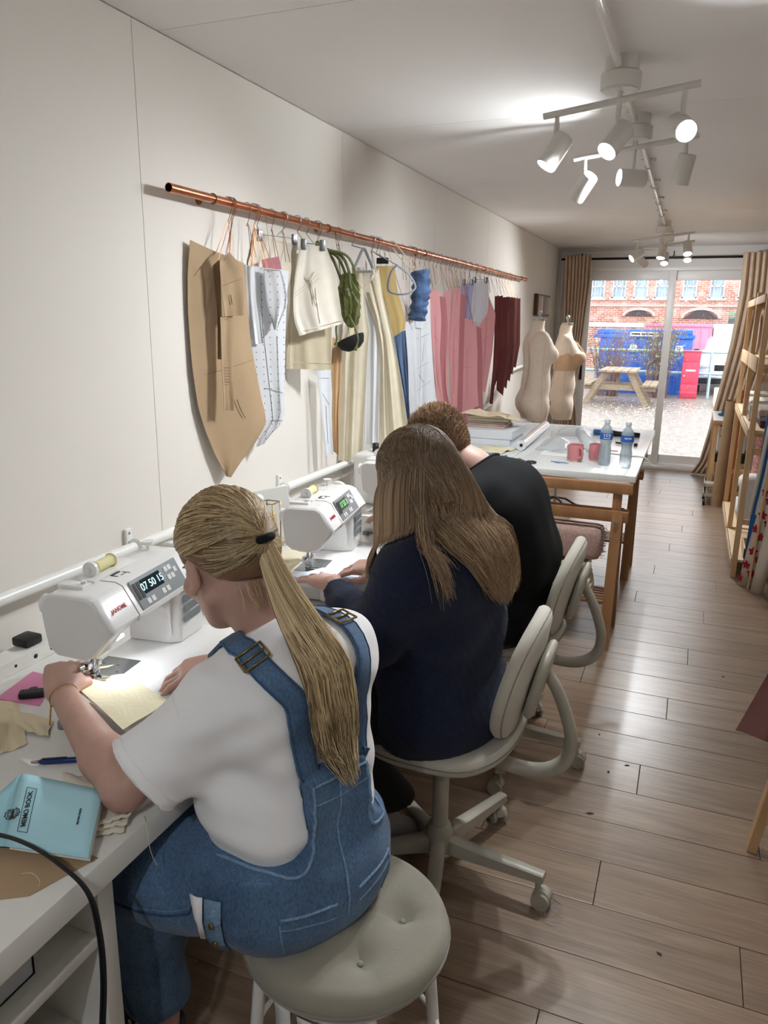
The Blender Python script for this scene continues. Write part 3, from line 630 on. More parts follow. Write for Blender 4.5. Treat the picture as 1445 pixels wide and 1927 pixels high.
    pf = obj('presser_bar', MB().cyl((-.014, 0, .17), (-.014, 0, .10), .004, 10).box((-.02, -.008, .098), (-.008, .008, .112), bev=.001).box((-.024, -.026, .113), (-.006, -.008, .128), bev=.001).cyl((-.015, -.03, .122), (-.015, -.045, .124), .005, 10), m_chrome, t)
    obj('presser_foot', MB().box((-.018, -.010, .0855), (.020, -.004, .089)).box((-.018, .004, .0855), (.020, .010, .089)).box((-.02, -.010, .087), (-.006, .010, .097), bev=.001), m_chrome, pf)
    obj('lifter', MB().box((-.06, -.004, .145), (-.02, .004, .152), bev=.001), m_mw, pf)
    obj('lower_cover', MB().box((-.03, -.045, .150), (.03, -.005, .168), bev=.004), m_mw, t)
    obj('led', MB().box((.015, .02, .166), (.035, .045, .172)), m_needlelight, t)
    l = bpy.data.lights.new('needle_lamp', 'AREA'); l.size = .02; l.energy = .16; l.color = (.86, .92, 1)
    lo = bpy.data.objects.new('needle_light', l); COL.objects.link(lo); lo.parent = t; lo.location = (.03, .02, .160); lo.rotation_euler = (0, R(-8), 0)
    return t
machine('sewing_machine', 'white sewing machine in front of the woman in dungarees', (.425, 1.13, DZ), R(7), m_lcdB, m_seg, '07 50 15')
machine('sewing_machine', 'white sewing machine with a green display before the woman in navy', (.50, 1.96, DZ), R(9), m_lcdG, m_segG, '17 53 3')
machine('sewing_machine', 'white sewing machine mostly hidden behind the long brown hair', (.42, 2.72, DZ), R(5), m_lcdG, m_segG, '01 25')

# ================================================================ CHAIRS AND STOOL
m_cf = mat('beige_fabric', '#c1bbae', .9, noise=(14, .04), weave=(900, .12), sheen=.3); m_cm = mat('beige_steel', '#a9a496', .4, noise=(9, .05)); m_seamc = mat('seam_beige', '#8d887c', .9)
def superel(a, n=2.6): c, s_ = math.cos(a), math.sin(a); return (abs(c) ** (2 / n) * (1 if c > 0 else -1), abs(s_) ** (2 / n) * (1 if s_ > 0 else -1))
def pad(rx, ry, t, zf, n=2.6, rings=7, seg=40, edge=.02):
    """cushion: top and bottom from concentric rings, zf(x, y) bends it"""
    s = MB(); V = []; F = []
    prof = [(0.02, t)] + [(.25, t), (.5, t), (.72, t * .99), (.86, t * .95), (.95, t * .85), (.99, t * .66), (1.0, t * .5), (.99, t * .34), (.95, t * .15), (.86, t * .05), (.5, 0), (.02, 0)]
    for k, z in prof:
        for i in range(seg):
            cx, cy = superel(2 * PI * i / seg, n); x, y = cx * rx * k, cy * ry * k; V.append((x, y, z + zf(x, y)))
    m_ = len(prof)
    F = [(i * seg + k, (i + 1) * seg + k, (i + 1) * seg + (k + 1) % seg, i * seg + (k + 1) % seg) for i in range(m_ - 1) for k in range(seg)]
    F += [tuple(range(seg)), tuple(reversed([(m_ - 1) * seg + k for k in range(seg)]))]
    s.add(V, F, True); return s
def seamline(rx, ry, z0, zf, n=2.6, k=.985):
    P = [(superel(2 * PI * i / 48, n)[0] * rx * k, superel(2 * PI * i / 48, n)[1] * ry * k) for i in range(49)]
    return MB().tube([(x, y, z0 + zf(x, y)) for x, y in P], .0022, 5, caps=False)
def task_chair(label, loc, rz, base_rz):
    t = thing('task_chair', label, 'chair', loc, rz)
    zf = lambda x, y: .435 + max(0, x - .08) ** 2 * 2.2 - max(0, -x - .12) ** 2 * .8 + y * y * .25
    st = obj('seat', pad(.225, .225, .06, zf), m_cf, t); obj('piping', seamline(.225, .225, .03, zf, k=1.003), m_seamc, st)
    # backrest: built lying, then stood up
    bf = lambda x, y: (y * y) * .75 + (x * x) * .25
    Mb = Matrix.Translation((.250, 0, .675)) @ Matrix.Rotation(R(-90 + 13), 4, 'Y')
    b = pad(.182, .185, .052, bf, n=2.15); bk = obj('backrest', b, m_cf, t, Mb); 
    obj('piping', seamline(.182, .185, .0125, bf, n=2.15, k=.965), m_seamc, bk)
    obj('back_shell', pad(.10, .10, .03, lambda x, y: -.028, n=3), m_cm, t, Mb)
    P = smooth_path([(.0, 0, .425), (.14, 0, .405), (.265, 0, .40), (.335, 0, .44), (.352, 0, .51), (.335, 0, .58), (.305, 0, .65), (.268, 0, .705)], 8)
    obj('back_support', MB().tube(P, [.021] * (len(P)), 14, flat=.72), m_cm, t)
    obj('seat_plate', MB().box((-.11, -.08, .418), (.12, .08, .437), bev=.006), m_cm, t)
    obj('gas_post', MB().cyl((0, 0, .14), (0, 0, .385), .024, 20).cyl((0, 0, .385), (0, 0, .42), .017, 16), m_cm, t)
    b = obj('hub', MB().lathe([(.030, .075), (.040, .08), (.042, .13), (.034, .155), (.026, .16)]), m_cm, t)
    for k in range(5):
        a = base_rz + k * 2 * PI / 5; c, s_ = math.cos(a), math.sin(a)
        s = MB(); rr = []
        for r, w, z0, z1 in ((.02, .021, .075, .125), (.12, .021, .078, .115), (.29, .018, .082, .108), (.315, .017, .083, .106)):
            rr.append([(r, -w, z0), (r, w, z0), (r, w * .9, z1 - .004), (r, w * .6, z1), (r, -w * .6, z1), (r, -w * .9, z1 - .004)])
        s.add([p for q in rr for p in q], [(i * 6 + j, i * 6 + (j + 1) % 6, (i + 1) * 6 + (j + 1) % 6, (i + 1) * 6 + j) for i in range(3) for j in range(6)] + [(5, 4, 3, 2, 1, 0), (18, 19, 20, 21, 22, 23)])
        lg = obj('leg', s, m_cm, t, Matrix.Rotation(a, 4, 'Z'))
        cs = MB().cyl((0, 0, .05), (0, 0, .085), .008, 10)
        cs.prism([(.026 * math.cos(q), .026 * math.sin(q)) for q in [PI * i / 8 for i in range(-2, 9)]], -.012, .012, Matrix.Translation((0.012, 0, .03)) @ Matrix.Rotation(R(90), 4, 'X'), bev=.003)
        ca = obj('caster', cs, m_cm, t, Matrix.Translation((c * .30, s_ * .30, 0)) @ Matrix.Rotation(a + 1.1 * k, 4, 'Z'))
        obj('wheel', MB().cyl((.012, -.024, .0255), (.012, -.013, .0255), .0255, 20).cyl((.012, .013, .0255), (.012, .024, .0255), .0255, 20), m_cm, ca)
    return t
task_chair('beige fabric swivel chair under the woman in the navy jumper', (.975, 1.835, 0), R(0), R(-5))
task_chair('beige fabric swivel chair under the man in the black top', (.97, 2.56, 0), R(0), R(-2))
# stool
m_st = mat('stool_cover', '#958f81', .9, noise=(10, .04), weave=(900, .1), sheen=.3)
stl = thing('stool', 'white legged stool with a round tufted greige cushion', 'stool', (1.03, 1.07, 0))
T5 = [(0, 0)] + [(.105 * math.cos(a), .105 * math.sin(a)) for a in [R(20) + 2 * PI * k / 5 for k in range(5)]]
def cushion():
    s = MB(); seg = 56; prof = [(.015 + .985 * k / 14, 1) for k in range(14)]; V = []
    pts = [(k, 1) for k in np.linspace(.02, .93, 16)] + [(.97, .9), (.995, .72), (1.0, .5), (.985, .25), (.94, .08), (.85, 0), (.4, 0), (.02, 0)]
    for k, h in pts:
        for i in range(seg):
            a = 2 * PI * i / seg; x, y = .192 * k * math.cos(a), .192 * k * math.sin(a)
            z = .058 * h
            if h == 1:
                z += .012 * (1 - k ** 4) - sum(.024 * math.exp(-((x - p) ** 2 + (y - q) ** 2) / .0009) for p, q in T5)
                z -= .006 * abs(math.sin(2.5 * (a - R(20)))) ** 8 * 0 + .005 * math.exp(-abs(math.sin(2.5 * (a - R(20)))) * 9) * min(1, k * 2)
                if k > .93: z = .058
            V.append((x, y, z))
    m_ = len(pts)
    F = [(i * seg + k, (i + 1) * seg + k, (i + 1) * seg + (k + 1) % seg, i * seg + (k + 1) % seg) for i in range(m_ - 1) for k in range(seg)]
    return s.add(V, F + [tuple(range(seg)), tuple(reversed([(m_ - 1) * seg + k for k in range(seg)]))], True)
cu = obj('cushion', cushion(), m_st, stl, Matrix.Translation((0, 0, .445)))
for p, q in T5: obj('tuft_button', MB().ball((p, q, .046), (.006, .006, .003), 12), m_st, cu)
obj('seam', MB().tube([(.1935 * math.cos(a), .1935 * math.sin(a), .028) for a in [2 * PI * i / 48 for i in range(49)]], .0022, 5, caps=False), m_seamc, cu)
obj('seat_board', MB().cyl((0, 0, .428), (0, 0, .4445), .165, 36), m_lam, stl)
m_lw = mat('stool_white', '#dddcd8', .3)
for a in (40, 130, 220, 310):
    c, s_ = math.cos(R(a)), math.sin(R(a)); obj('leg', MB().tube([(c * .13, s_ * .13, .428), (c * .165, s_ * .165, .40), (c * .20, s_ * .20, 0)], [.0125] * 3, 12), m_lw, stl)
obj('ring', MB().tube([(.186 * math.cos(a), .186 * math.sin(a), .2) for a in [2 * PI * i / 36 for i in range(37)]], .006, 8, caps=False), m_lw, stl)

# ================================================================ TRESTLE TABLES AT THE BACK
m_top = mat('white_top', '#dfe3e2', .18); m_tw = mat('oiled_pine', '#a37750', .45, noise=(5, .15), stretch=(5, 5, 1), bump=(40, .08)); m_bolt = mat('bolt', '#b9b9b5', .3, .9)
TZ = .85
t1 = thing('worktop_table', 'white table top on wooden trestles with bottles and mugs', 'table', (.98, 4.72, 0))
obj('table_top', MB().box((-.335, -.89, TZ - .034), (.335, .91, TZ), bev=.002), m_top, t1)
t2 = thing('worktop_table', 'white table top against the wall carrying boxes and books', 'table', (.33, 4.9, 0))
obj('table_top', MB().box((-.31, -.95, TZ - .034), (.31, .73, TZ), bev=.002), m_top, t2)
for y in (-.85, .6):
    for x in (-.26, .26): obj('leg', MB().box((x - .02, y, 0), (x + .02, y + .04, TZ - .034), bev=.002), m_tw, t2)
def trestle(y, label):
    t = thing('trestle', label, 'trestle', (.95, y, 0))
    for sx in (-.30, .30):
        for sy in (-1, 1):
            l = obj('leg', MB().beam((sx, sy * .035, .665), (sx, sy * .165, 0), .045, .024, (1, 0, 0)) if 0 else MB().beam((sx, sy * .035, .68), (sx, sy * .165, 0), .024, .05, (1, 0, 0)), m_tw, t)
            if sy < 0: obj('bolt', MB().cyl((sx, -.075, .63), (sx, -.068, .63), .010, 14), m_bolt, l)
        obj('post', MB().box((sx * .97 - .022, -.010, .62), (sx * .97 + .022, .010, TZ - .075), bev=.002), m_tw, t)
        obj('foot_tie', MB().box((sx - .010, -.12, .19), (sx + .010, .12, .215)), m_tw, t)
    for sy in (-1, 1): obj('rail', MB().box((-.35, sy * .028 - .010, .625), (.35, sy * .028 + .010, .68), bev=.002), m_tw, t)
    obj('top_rail', MB().box((-.36, -.02, TZ - .085), (.36, .02, TZ - .035), bev=.002), m_tw, t)
    for k in range(6): obj('slat', MB().box((-.29, -.11 + k * .04, .216), (.29, -.088 + k * .04, .232), bev=.001), m_tw, t)
    return t
trestle(3.80, 'near wooden trestle under the white table top, fabric stored on its shelf')
trestle(4.95, 'far wooden trestle under the white table top')

# ================================================================ SHELVING AT THE RIGHT
m_pine = mat('raw_pine', '#d3ae82', .6, noise=(4, .12), stretch=(6, 6, 1), bump=(30, .06)); m_pine2 = mat('raw_pine_board', '#dcc09a', .6, noise=(4, .1), stretch=(6, 1, 6))
sh = thing('shelving', 'tall raw pine shelving unit along the right wall', 'shelf', (2.1, 6.1, 0))
m_knot = mat('pine_knot', '#7a4a2a', .6)
for y in (5.14, 6.02, 6.96):
    for x in (1.88, 2.30):
        p = obj('post', MB().box((x - .0, y - .022, 0), (x + .032, y + .022, 1.80), bev=.002), m_pine, sh, Matrix.Translation((-2.1, -6.1, 0)))
        if x < 2: obj('knot', MB().cyl((1.8795, y + .003, .72), (1.8802, y + .003, .72), .008, 12), m_knot, p)
    for z in (.35, .8, 1.25, 1.7): obj('cross_bar', MB().box((1.912, y - .010, z), (2.30, y + .010, z + .035)), m_pine, sh, Matrix.Translation((-2.1, -6.1, 0)))
for y0, y1 in ((5.165, 5.995), (6.045, 6.935)):
    for z in (.09, .93, 1.33, 1.745):
        obj('board', MB().box((1.875, y0, z), (2.33, y1, z + .018), bev=.002), m_pine2, sh, Matrix.Translation((-2.1, -6.1, 0)))
        obj('front_lip', MB().box((1.872, y0, z - .03), (1.882, y1, z + (.018 if z != 1.33 else .06)), bev=.001), m_pine2, sh, Matrix.Translation((-2.1, -6.1, 0)))
# outlines of the hanging pieces, metres: rail position y, heading, offset, left edge, right edge, folds
GD = {
'kraft_big': (2.246, 78, 0.000, [(-0.17,1.815),(-0.185,1.715),(-0.191,1.603),(-0.188,1.477),(-0.186,1.427),(-0.18,1.365),(-0.169,1.292),(-0.141,1.212),(-0.1,1.127),(-0.044,1.038)], [(0.062,1.76),(0.068,1.711),(0.075,1.63),(0.084,1.515),(0.099,1.443),(0.119,1.353),(0.147,1.245),(0.154,1.206),(0.09,1.135),(-0.04,1.036)], 1, 0.006),
'kraft_dark': (2.258, 72, 0.035, [(-0.108,1.742),(-0.105,1.711),(-0.102,1.68),(-0.1,1.634),(-0.098,1.588),(-0.099,1.517),(-0.1,1.446)], [(-0.08,1.761),(-0.08,1.721),(-0.08,1.681),(-0.081,1.635),(-0.081,1.588),(-0.086,1.517),(-0.092,1.445)], 1, 0.003),
'kraft_small': (2.271, 68, 0.070, [(-0.106,1.753),(-0.105,1.728),(-0.103,1.702),(-0.102,1.668),(-0.1,1.634),(-0.096,1.61),(-0.093,1.585)], [(-0.069,1.786),(-0.045,1.765),(-0.02,1.744),(-0.019,1.702),(-0.017,1.66),(-0.019,1.624),(-0.021,1.588)], 1, 0.004),
'kraft_strip': (2.264, 70, 0.055, [(-0.102,1.582),(-0.102,1.529),(-0.102,1.476),(-0.103,1.425),(-0.103,1.374),(-0.103,1.326),(-0.103,1.277)], [(-0.052,1.586),(-0.054,1.531),(-0.056,1.475),(-0.058,1.424),(-0.06,1.372),(-0.061,1.323),(-0.063,1.274)], 1, 0.003),
'dot_back': (2.402, 50, 0.000, [(-0.038,1.761),(-0.036,1.686),(-0.034,1.592),(-0.025,1.487),(-0.006,1.382),(0.018,1.283),(0.026,1.223),(0.017,1.185),(-0.001,1.155),(-0.015,1.113)], [(0.126,1.746),(0.119,1.686),(0.113,1.594),(0.108,1.487),(0.104,1.38),(0.101,1.28),(0.099,1.219),(0.078,1.186),(0.046,1.165),(0.025,1.131)], 1, 0.004),
'dot_narrow': (2.409, 42, 0.020, [(-0.04,1.757),(-0.04,1.711),(-0.04,1.665),(-0.039,1.621),(-0.038,1.577),(-0.035,1.532),(-0.033,1.487)], [(-0.007,1.752),(-0.005,1.709),(-0.003,1.666),(0.002,1.622),(0.007,1.578),(0.011,1.536),(0.016,1.493)], 1, 0.004),
'dot_side': (2.423, 42, 0.030, [(0.013,1.75),(0.014,1.721),(0.015,1.691),(0.019,1.66),(0.023,1.629),(0.035,1.584),(0.048,1.54)], [(0.074,1.748),(0.083,1.721),(0.091,1.693),(0.095,1.665),(0.099,1.637),(0.077,1.589),(0.055,1.541)], 1, 0.003),
'cream_trousers_back': (2.613, 72, 0.000, [(-0.135,1.885),(-0.147,1.853),(-0.159,1.821),(-0.172,1.795),(-0.186,1.769),(-0.188,1.731),(-0.189,1.693)], [(0.068,1.847),(0.063,1.832),(0.058,1.817),(0.048,1.786),(0.038,1.756),(0.032,1.729),(0.027,1.701)], 3, 0.007),
'cream_panel': (2.716, 48, 0.020, [(-0.042,1.818),(-0.041,1.767),(-0.039,1.716),(-0.039,1.68),(-0.04,1.65),(-0.044,1.608),(-0.053,1.556),(-0.061,1.502),(-0.062,1.445),(-0.063,1.388)], [(0.115,1.845),(0.12,1.797),(0.125,1.748),(0.128,1.703),(0.132,1.66),(0.133,1.611),(0.134,1.557),(0.133,1.502),(0.133,1.441),(0.132,1.38)], 2, 0.006),
'blouse': (2.790, 45, 0.130, [(-0.067,1.843),(-0.077,1.792),(-0.087,1.741),(-0.092,1.699),(-0.096,1.66),(-0.096,1.625),(-0.095,1.595),(-0.091,1.566),(-0.083,1.541),(-0.074,1.516)], [(0.038,1.853),(0.05,1.824),(0.062,1.794),(0.072,1.756),(0.082,1.714),(0.089,1.677),(0.094,1.647),(0.099,1.617),(0.102,1.59),(0.106,1.563)], 2, 0.006),
'white_card': (2.895, 60, 0.000, [(-0.013,1.37),(-0.006,1.315),(0.0,1.261),(0.005,1.21),(0.009,1.158),(0.018,1.079),(0.027,1.0)], [(0.058,1.369),(0.06,1.322),(0.062,1.274),(0.06,1.226),(0.059,1.179),(0.063,1.092),(0.068,1.004)], 1, 0.004),
'tan_strip': (3.033, 45, 0.000, [(-0.004,1.504),(-0.008,1.417),(-0.012,1.33),(-0.013,1.249),(-0.014,1.168),(-0.007,1.085),(0.001,1.001)], [(0.038,1.488),(0.036,1.409),(0.034,1.329),(0.029,1.248),(0.025,1.167),(0.022,1.076),(0.02,0.983)], 2, 0.006),
'dress_left': (3.273, 35, 0.050, [(-0.03,1.806),(-0.03,1.727),(-0.041,1.639),(-0.064,1.542),(-0.08,1.476),(-0.087,1.374),(-0.085,1.234),(-0.09,1.12),(-0.094,1.019),(-0.096,0.931)], [(0.026,1.807),(0.024,1.733),(0.033,1.64),(0.054,1.526),(0.047,1.471),(0.042,1.388),(0.037,1.276),(0.032,1.162),(0.027,1.046),(0.023,0.93)], 2, 0.009),
'dress_lining': (3.297, 35, 0.020, [(0.023,1.698),(0.031,1.612),(0.04,1.526),(0.037,1.378),(0.033,1.228),(0.032,1.112),(0.031,0.995)], [(0.099,1.699),(0.102,1.613),(0.106,1.526),(0.103,1.378),(0.101,1.228),(0.1,1.109),(0.099,0.989)], 2, 0.006),
'dress_right': (3.320, 35, 0.045, [(0.008,1.698),(0.031,1.64),(0.054,1.582),(0.068,1.526),(0.08,1.47),(0.085,1.395),(0.084,1.3),(0.083,1.199),(0.083,1.082),(0.083,0.963)], [(0.076,1.808),(0.088,1.742),(0.101,1.675),(0.119,1.607),(0.14,1.537),(0.157,1.468),(0.172,1.4),(0.188,1.32),(0.209,1.201),(0.231,1.081)], 2, 0.010),
'olive_top': (3.542, 40, 0.030, [(-0.025,1.831),(-0.015,1.785),(-0.005,1.738),(0.019,1.67),(0.044,1.601),(0.055,1.548),(0.065,1.495)], [(0.069,1.834),(0.077,1.779),(0.086,1.723),(0.109,1.65),(0.133,1.575),(0.131,1.557),(0.129,1.538)], 1, 0.004),
'denim_long': (3.603, 42, 0.000, [(0.052,1.511),(0.065,1.448),(0.079,1.383),(0.099,1.3),(0.118,1.215),(0.132,1.126),(0.147,1.037)], [(0.121,1.53),(0.128,1.457),(0.135,1.383),(0.14,1.299),(0.145,1.214),(0.15,1.126),(0.155,1.037)], 3, 0.008),
'paper_white': (4.031, 40, 0.020, [(0.003,1.697),(-0.001,1.596),(-0.006,1.493),(-0.004,1.4),(-0.001,1.311),(-0.004,1.232),(-0.013,1.164),(-0.021,1.101),(-0.022,1.055),(-0.024,1.008)], [(0.094,1.694),(0.099,1.616),(0.105,1.537),(0.112,1.451),(0.121,1.361),(0.128,1.295),(0.132,1.254),(0.138,1.211),(0.148,1.16),(0.158,1.109)], 2, 0.006),
'paper_note': (4.047, 40, 0.040, [(-0.012,1.696),(-0.009,1.67),(-0.007,1.644),(-0.005,1.62),(-0.003,1.595),(-0.002,1.568),(-0.001,1.541)], [(0.078,1.69),(0.073,1.668),(0.069,1.645),(0.063,1.621),(0.057,1.596),(0.053,1.567),(0.048,1.537)], 1, 0.002),
'paper_back': (3.964, 45, 0.000, [(-0.021,1.575),(-0.017,1.497),(-0.012,1.418),(-0.005,1.344),(0.002,1.269),(0.01,1.172),(0.018,1.074)], [(0.039,1.566),(0.047,1.492),(0.055,1.418),(0.057,1.343),(0.059,1.268),(0.064,1.171),(0.07,1.073)], 1, 0.004),
'pink_a': (4.206, 38, 0.000, [(-0.037,1.767),(-0.007,1.732),(0.023,1.697),(0.038,1.631),(0.048,1.554),(0.058,1.469),(0.069,1.376),(0.079,1.281),(0.091,1.181),(0.103,1.08)], [(0.093,1.745),(0.101,1.676),(0.11,1.605),(0.111,1.547),(0.11,1.491),(0.108,1.417),(0.108,1.323),(0.111,1.233),(0.129,1.154),(0.148,1.074)], 1, 0.005),
'pink_b': (4.495, 35, 0.000, [(0.024,1.739),(0.023,1.675),(0.023,1.61),(0.017,1.501),(0.012,1.391),(0.011,1.252),(0.01,1.11)], [(0.073,1.772),(0.073,1.67),(0.073,1.567),(0.071,1.48),(0.068,1.391),(0.068,1.218),(0.069,1.041)], 1, 0.004),
'pink_c': (4.709, 32, 0.020, [(0.017,1.781),(0.012,1.686),(0.006,1.591),(0.002,1.514),(-0.003,1.443),(-0.001,1.367),(0.006,1.285),(0.012,1.199),(0.016,1.102),(0.019,1.004)], [(0.065,1.774),(0.063,1.683),(0.062,1.591),(0.062,1.507),(0.063,1.426),(0.064,1.344),(0.065,1.262),(0.066,1.175),(0.067,1.078),(0.067,0.98)], 1, 0.004),
'pink_d': (4.917, 40, 0.020, [(0.005,1.614),(-0.002,1.497),(-0.009,1.378),(-0.007,1.282),(-0.006,1.185),(-0.003,1.063),(-0.0,0.939)], [(0.119,1.568),(0.127,1.474),(0.135,1.378),(0.138,1.281),(0.142,1.184),(0.15,1.104),(0.159,1.023)], 1, 0.005),
'pink_e': (5.403, 40, 0.020, [(-0.015,1.719),(-0.011,1.631),(-0.007,1.542),(-0.006,1.427),(-0.006,1.31),(-0.0,1.202),(0.005,1.092)], [(0.069,1.752),(0.097,1.693),(0.126,1.633),(0.12,1.498),(0.115,1.362),(0.096,1.221),(0.076,1.078)], 1, 0.004),
'lilac_a': (5.143, 30, 0.080, [(-0.074,1.81),(-0.078,1.76),(-0.082,1.71),(-0.083,1.674),(-0.083,1.638),(-0.081,1.609),(-0.078,1.579)], [(0.009,1.844),(0.007,1.795),(0.005,1.747),(0.002,1.699),(-0.0,1.652),(-0.003,1.607),(-0.006,1.562)], 4, 0.008),
'white_cloth': (5.304, 30, 0.100, [(-0.05,1.845),(-0.044,1.798),(-0.039,1.751),(-0.046,1.696),(-0.054,1.641),(-0.073,1.597),(-0.093,1.552)], [(0.06,1.852),(0.063,1.802),(0.067,1.753),(0.065,1.695),(0.062,1.637),(0.033,1.589),(0.003,1.541)], 3, 0.007),
'maroon_a': (5.704, 35, 0.000, [(0.039,1.762),(0.045,1.599),(0.052,1.433),(0.052,1.331),(0.052,1.227),(0.044,1.095),(0.036,0.961)], [(0.072,1.769),(0.077,1.603),(0.081,1.434),(0.082,1.331),(0.082,1.227),(0.072,1.095),(0.062,0.961)], 1, 0.004),
'maroon_b': (5.866, 32, 0.020, [(0.015,1.766),(0.022,1.6),(0.03,1.431),(0.029,1.326),(0.029,1.22),(0.026,1.142),(0.022,1.064)], [(0.056,1.774),(0.057,1.644),(0.058,1.514),(0.054,1.417),(0.051,1.319),(0.046,1.231),(0.042,1.142)], 1, 0.004)}
# ================================================================ COPPER RAIL AND WHAT HANGS FROM IT
m_copper = mat('copper', '#c07a58', .28, 1.0, noise=(7, .12)); m_wire = mat('copper_wire', '#9a6a4c', .35, .9); m_swire = mat('steel_wire', '#a9abae', .25, .95)
RX, RZ, RR = .055, 1.945, .0135
rail = thing('hanging_rail', 'long copper pipe rail mounted high on the left wall', 'rail', (0, 0, 0))
obj('pipe', MB().tube([(RX, 1.94, RZ), (RX, 6.93, RZ)], RR, 20, caps=False).tube([(RX, 6.93, RZ), (RX, 1.94, RZ)], RR - .0015, 20, caps=False).lathe([(RR - .0015, 0), (RR, 0)], Matrix.Translation((RX, 1.94, RZ)) @ Matrix.Rotation(R(-90), 4, 'X'), 20, True), m_copper, rail)
obj('end_cap', MB().cyl((RX, 6.925, RZ), (RX, 6.945, RZ), RR + .003, 18), m_copper, rail)
for y in (2.16, 2.98, 4.2, 5.5, 6.75): obj('bracket', MB().cyl((0, y, RZ), (.004, y, RZ), .016, 14).cyl((0, y, RZ - .0), (RX - RR, y, RZ), .0045, 8).tube([(RX + (RR + .002) * math.cos(a), y, RZ + (RR + .002) * math.sin(a)) for a in [2 * PI * k / 14 for k in range(15)]], .002, 5), mat('bracket_brass', '#9b7a45', .35, .9), rail)
def plane_pt(y, th, s, z, off=0): t = R(th); return Vector((RX + math.cos(t) * s + math.sin(t) * off, y + math.sin(t) * s - math.cos(t) * off, z))
def sheet(key, thick=.0014, M_=14, N_=26, wall=True):
    y, th, off, Lp, Rp, nf, amp = GD[key]; L_a, R_a = np.array(Lp), np.array(Rp); rows = []
    tt = np.linspace(0, 1, N_); xi = np.linspace(0, 1, len(L_a)); ph = (hash_(key) % 7)
    for i, t in enumerate(tt):
        l = [np.interp(t, xi, L_a[:, c]) for c in (0, 1)]; r = [np.interp(t, xi, R_a[:, c]) for c in (0, 1)]; row = []
        for j in range(M_):
            u = j / (M_ - 1); s = l[0] * (1 - u) + r[0] * u; z = l[1] * (1 - u) + r[1] * u
            o = off + fold(nf, u, t, ph, amp)
            p = plane_pt(y, th, s, z, o)
            if p.x < .006: p.x = .006 + .0005 * j
            row.append(p)
        rows.append(row)
    return MB().grid(rows, thick)
def fold(nf, u, t, ph, amp):
    k = u + .10 * math.sin(2.3 * u * nf + ph) + .05 * math.sin(3 * t + ph)
    return amp * (math.sin(2 * PI * nf * k + ph + .9 * t) * (.3 + .7 * t) + .45 * math.sin(2 * PI * nf * 2.3 * k + 2 * ph - 2 * t) * (.2 + .8 * t * t) + .35 * math.sin(8 * t + 5 * u + ph))
def hash_(s): return sum(ord(c) * (i + 1) for i, c in enumerate(s))
def hook(mb, y, x=RX, r=.0012, tilt=0, drop=.045):
    P = [(x + (RR + .004) * math.cos(a), y + tilt * math.sin(a), RZ + .002 + (RR + .003) * math.sin(a)) for a in [PI * (1.15 - 1.25 * k / 10) for k in range(11)]]
    P += [(x + .014, y, RZ - .02), (x, y, RZ - drop)]; mb.tube(P, r, 6); return Vector((x, y, RZ - drop))
def hangpiece(key, label, cat, name, m, strings=((.2, 0), (.8, 0)), wire=None, group=None, thick=.0014, r=.0011, hook_y=None):
    y, th, off, Lp, Rp, nf, amp = GD[key]
    t = thing(name, label, cat, (RX, y, RZ), 0, group)
    o = obj('sheet', sheet(key, thick), m, None); o.parent = t; o.matrix_parent_inverse = Matrix.Translation((-RX, -y, -RZ))
    mb = MB(); h = hook(mb, hook_y or y, drop=.05)
    for u, dz in strings:
        s = Lp[0][0] * (1 - u) + Rp[0][0] * u; z = Lp[0][1] * (1 - u) + Rp[0][1] * u; p = plane_pt(y, th, s, z - .012, off); p.x = max(p.x, .006); mb.tube([h, p], r, 5)
    w = obj('hook', mb, wire or m_wire, None); w.parent = t; w.matrix_parent_inverse = Matrix.Translation((-RX, -y, -RZ)); return t
def sub(t, nm, mb, m):
    o = obj(nm, mb, m); o.parent = t; o.matrix_parent_inverse = Matrix.Translation(-Vector(t.location)); return o
m_kraft = mat('kraft_card', '#a98f70', .8, noise=(5, .06), bump=(50, .05)); m_kraft2 = mat('kraft_card_dark', '#8c7152', .8)
m_pencil = mat('pencil_line', '#7a6248', .8); m_calico = mat('calico', '#d9d0bf', .9, noise=(30, .03), weave=(600, .08), sheen=.2); m_cream = mat('cream_cotton', '#dad0b8', .9, noise=(20, .04), weave=(500, .08), sheen=.2)
def lines(key, segs, off=.003, r=.0007):
    """drawn lines on a sheet, segs in (u, t) fractions"""
    y, th, o0, Lp, Rp, nf, amp = GD[key]; L_a, R_a = np.array(Lp), np.array(Rp); xi = np.linspace(0, 1, len(L_a)); mb = MB(); ph = hash_(key) % 7
    for (u0, t0), (u1, t1) in segs:
        P = []
        for k in range(5):
            u, t = u0 + (u1 - u0) * k / 4, t0 + (t1 - t0) * k / 4; l = [np.interp(t, xi, L_a[:, c]) for c in (0, 1)]; r_ = [np.interp(t, xi, R_a[:, c]) for c in (0, 1)]
            o = o0 + fold(nf, u, t, ph, amp); p = plane_pt(y, th, l[0] * (1 - u) + r_[0] * u, l[1] * (1 - u) + r_[1] * u, o + off * .6)
            p.x = max(p.x, .008); P.append(p)
        mb.tube(P, r, 4)
    return mb
k1 = hangpiece('kraft_big', 'large leaf shaped brown card pattern hanging nearest the camera', 'pattern', 'card_pattern', m_kraft, ((.45, 0), (.75, 0)), thick=.0016)
sub(k1, 'drawn_lines', lines('kraft_big', [((.15, .50), (.98, .45)), ((.1, .12), (.4, .02)), ((.55, .62), (.62, .72)), ((.6, .62), (.66, .72))]), m_pencil)
hangpiece('kraft_dark', 'narrow dark brown card pattern behind the small brown one', 'pattern', 'card_pattern', m_kraft2, ((.5, 0),))
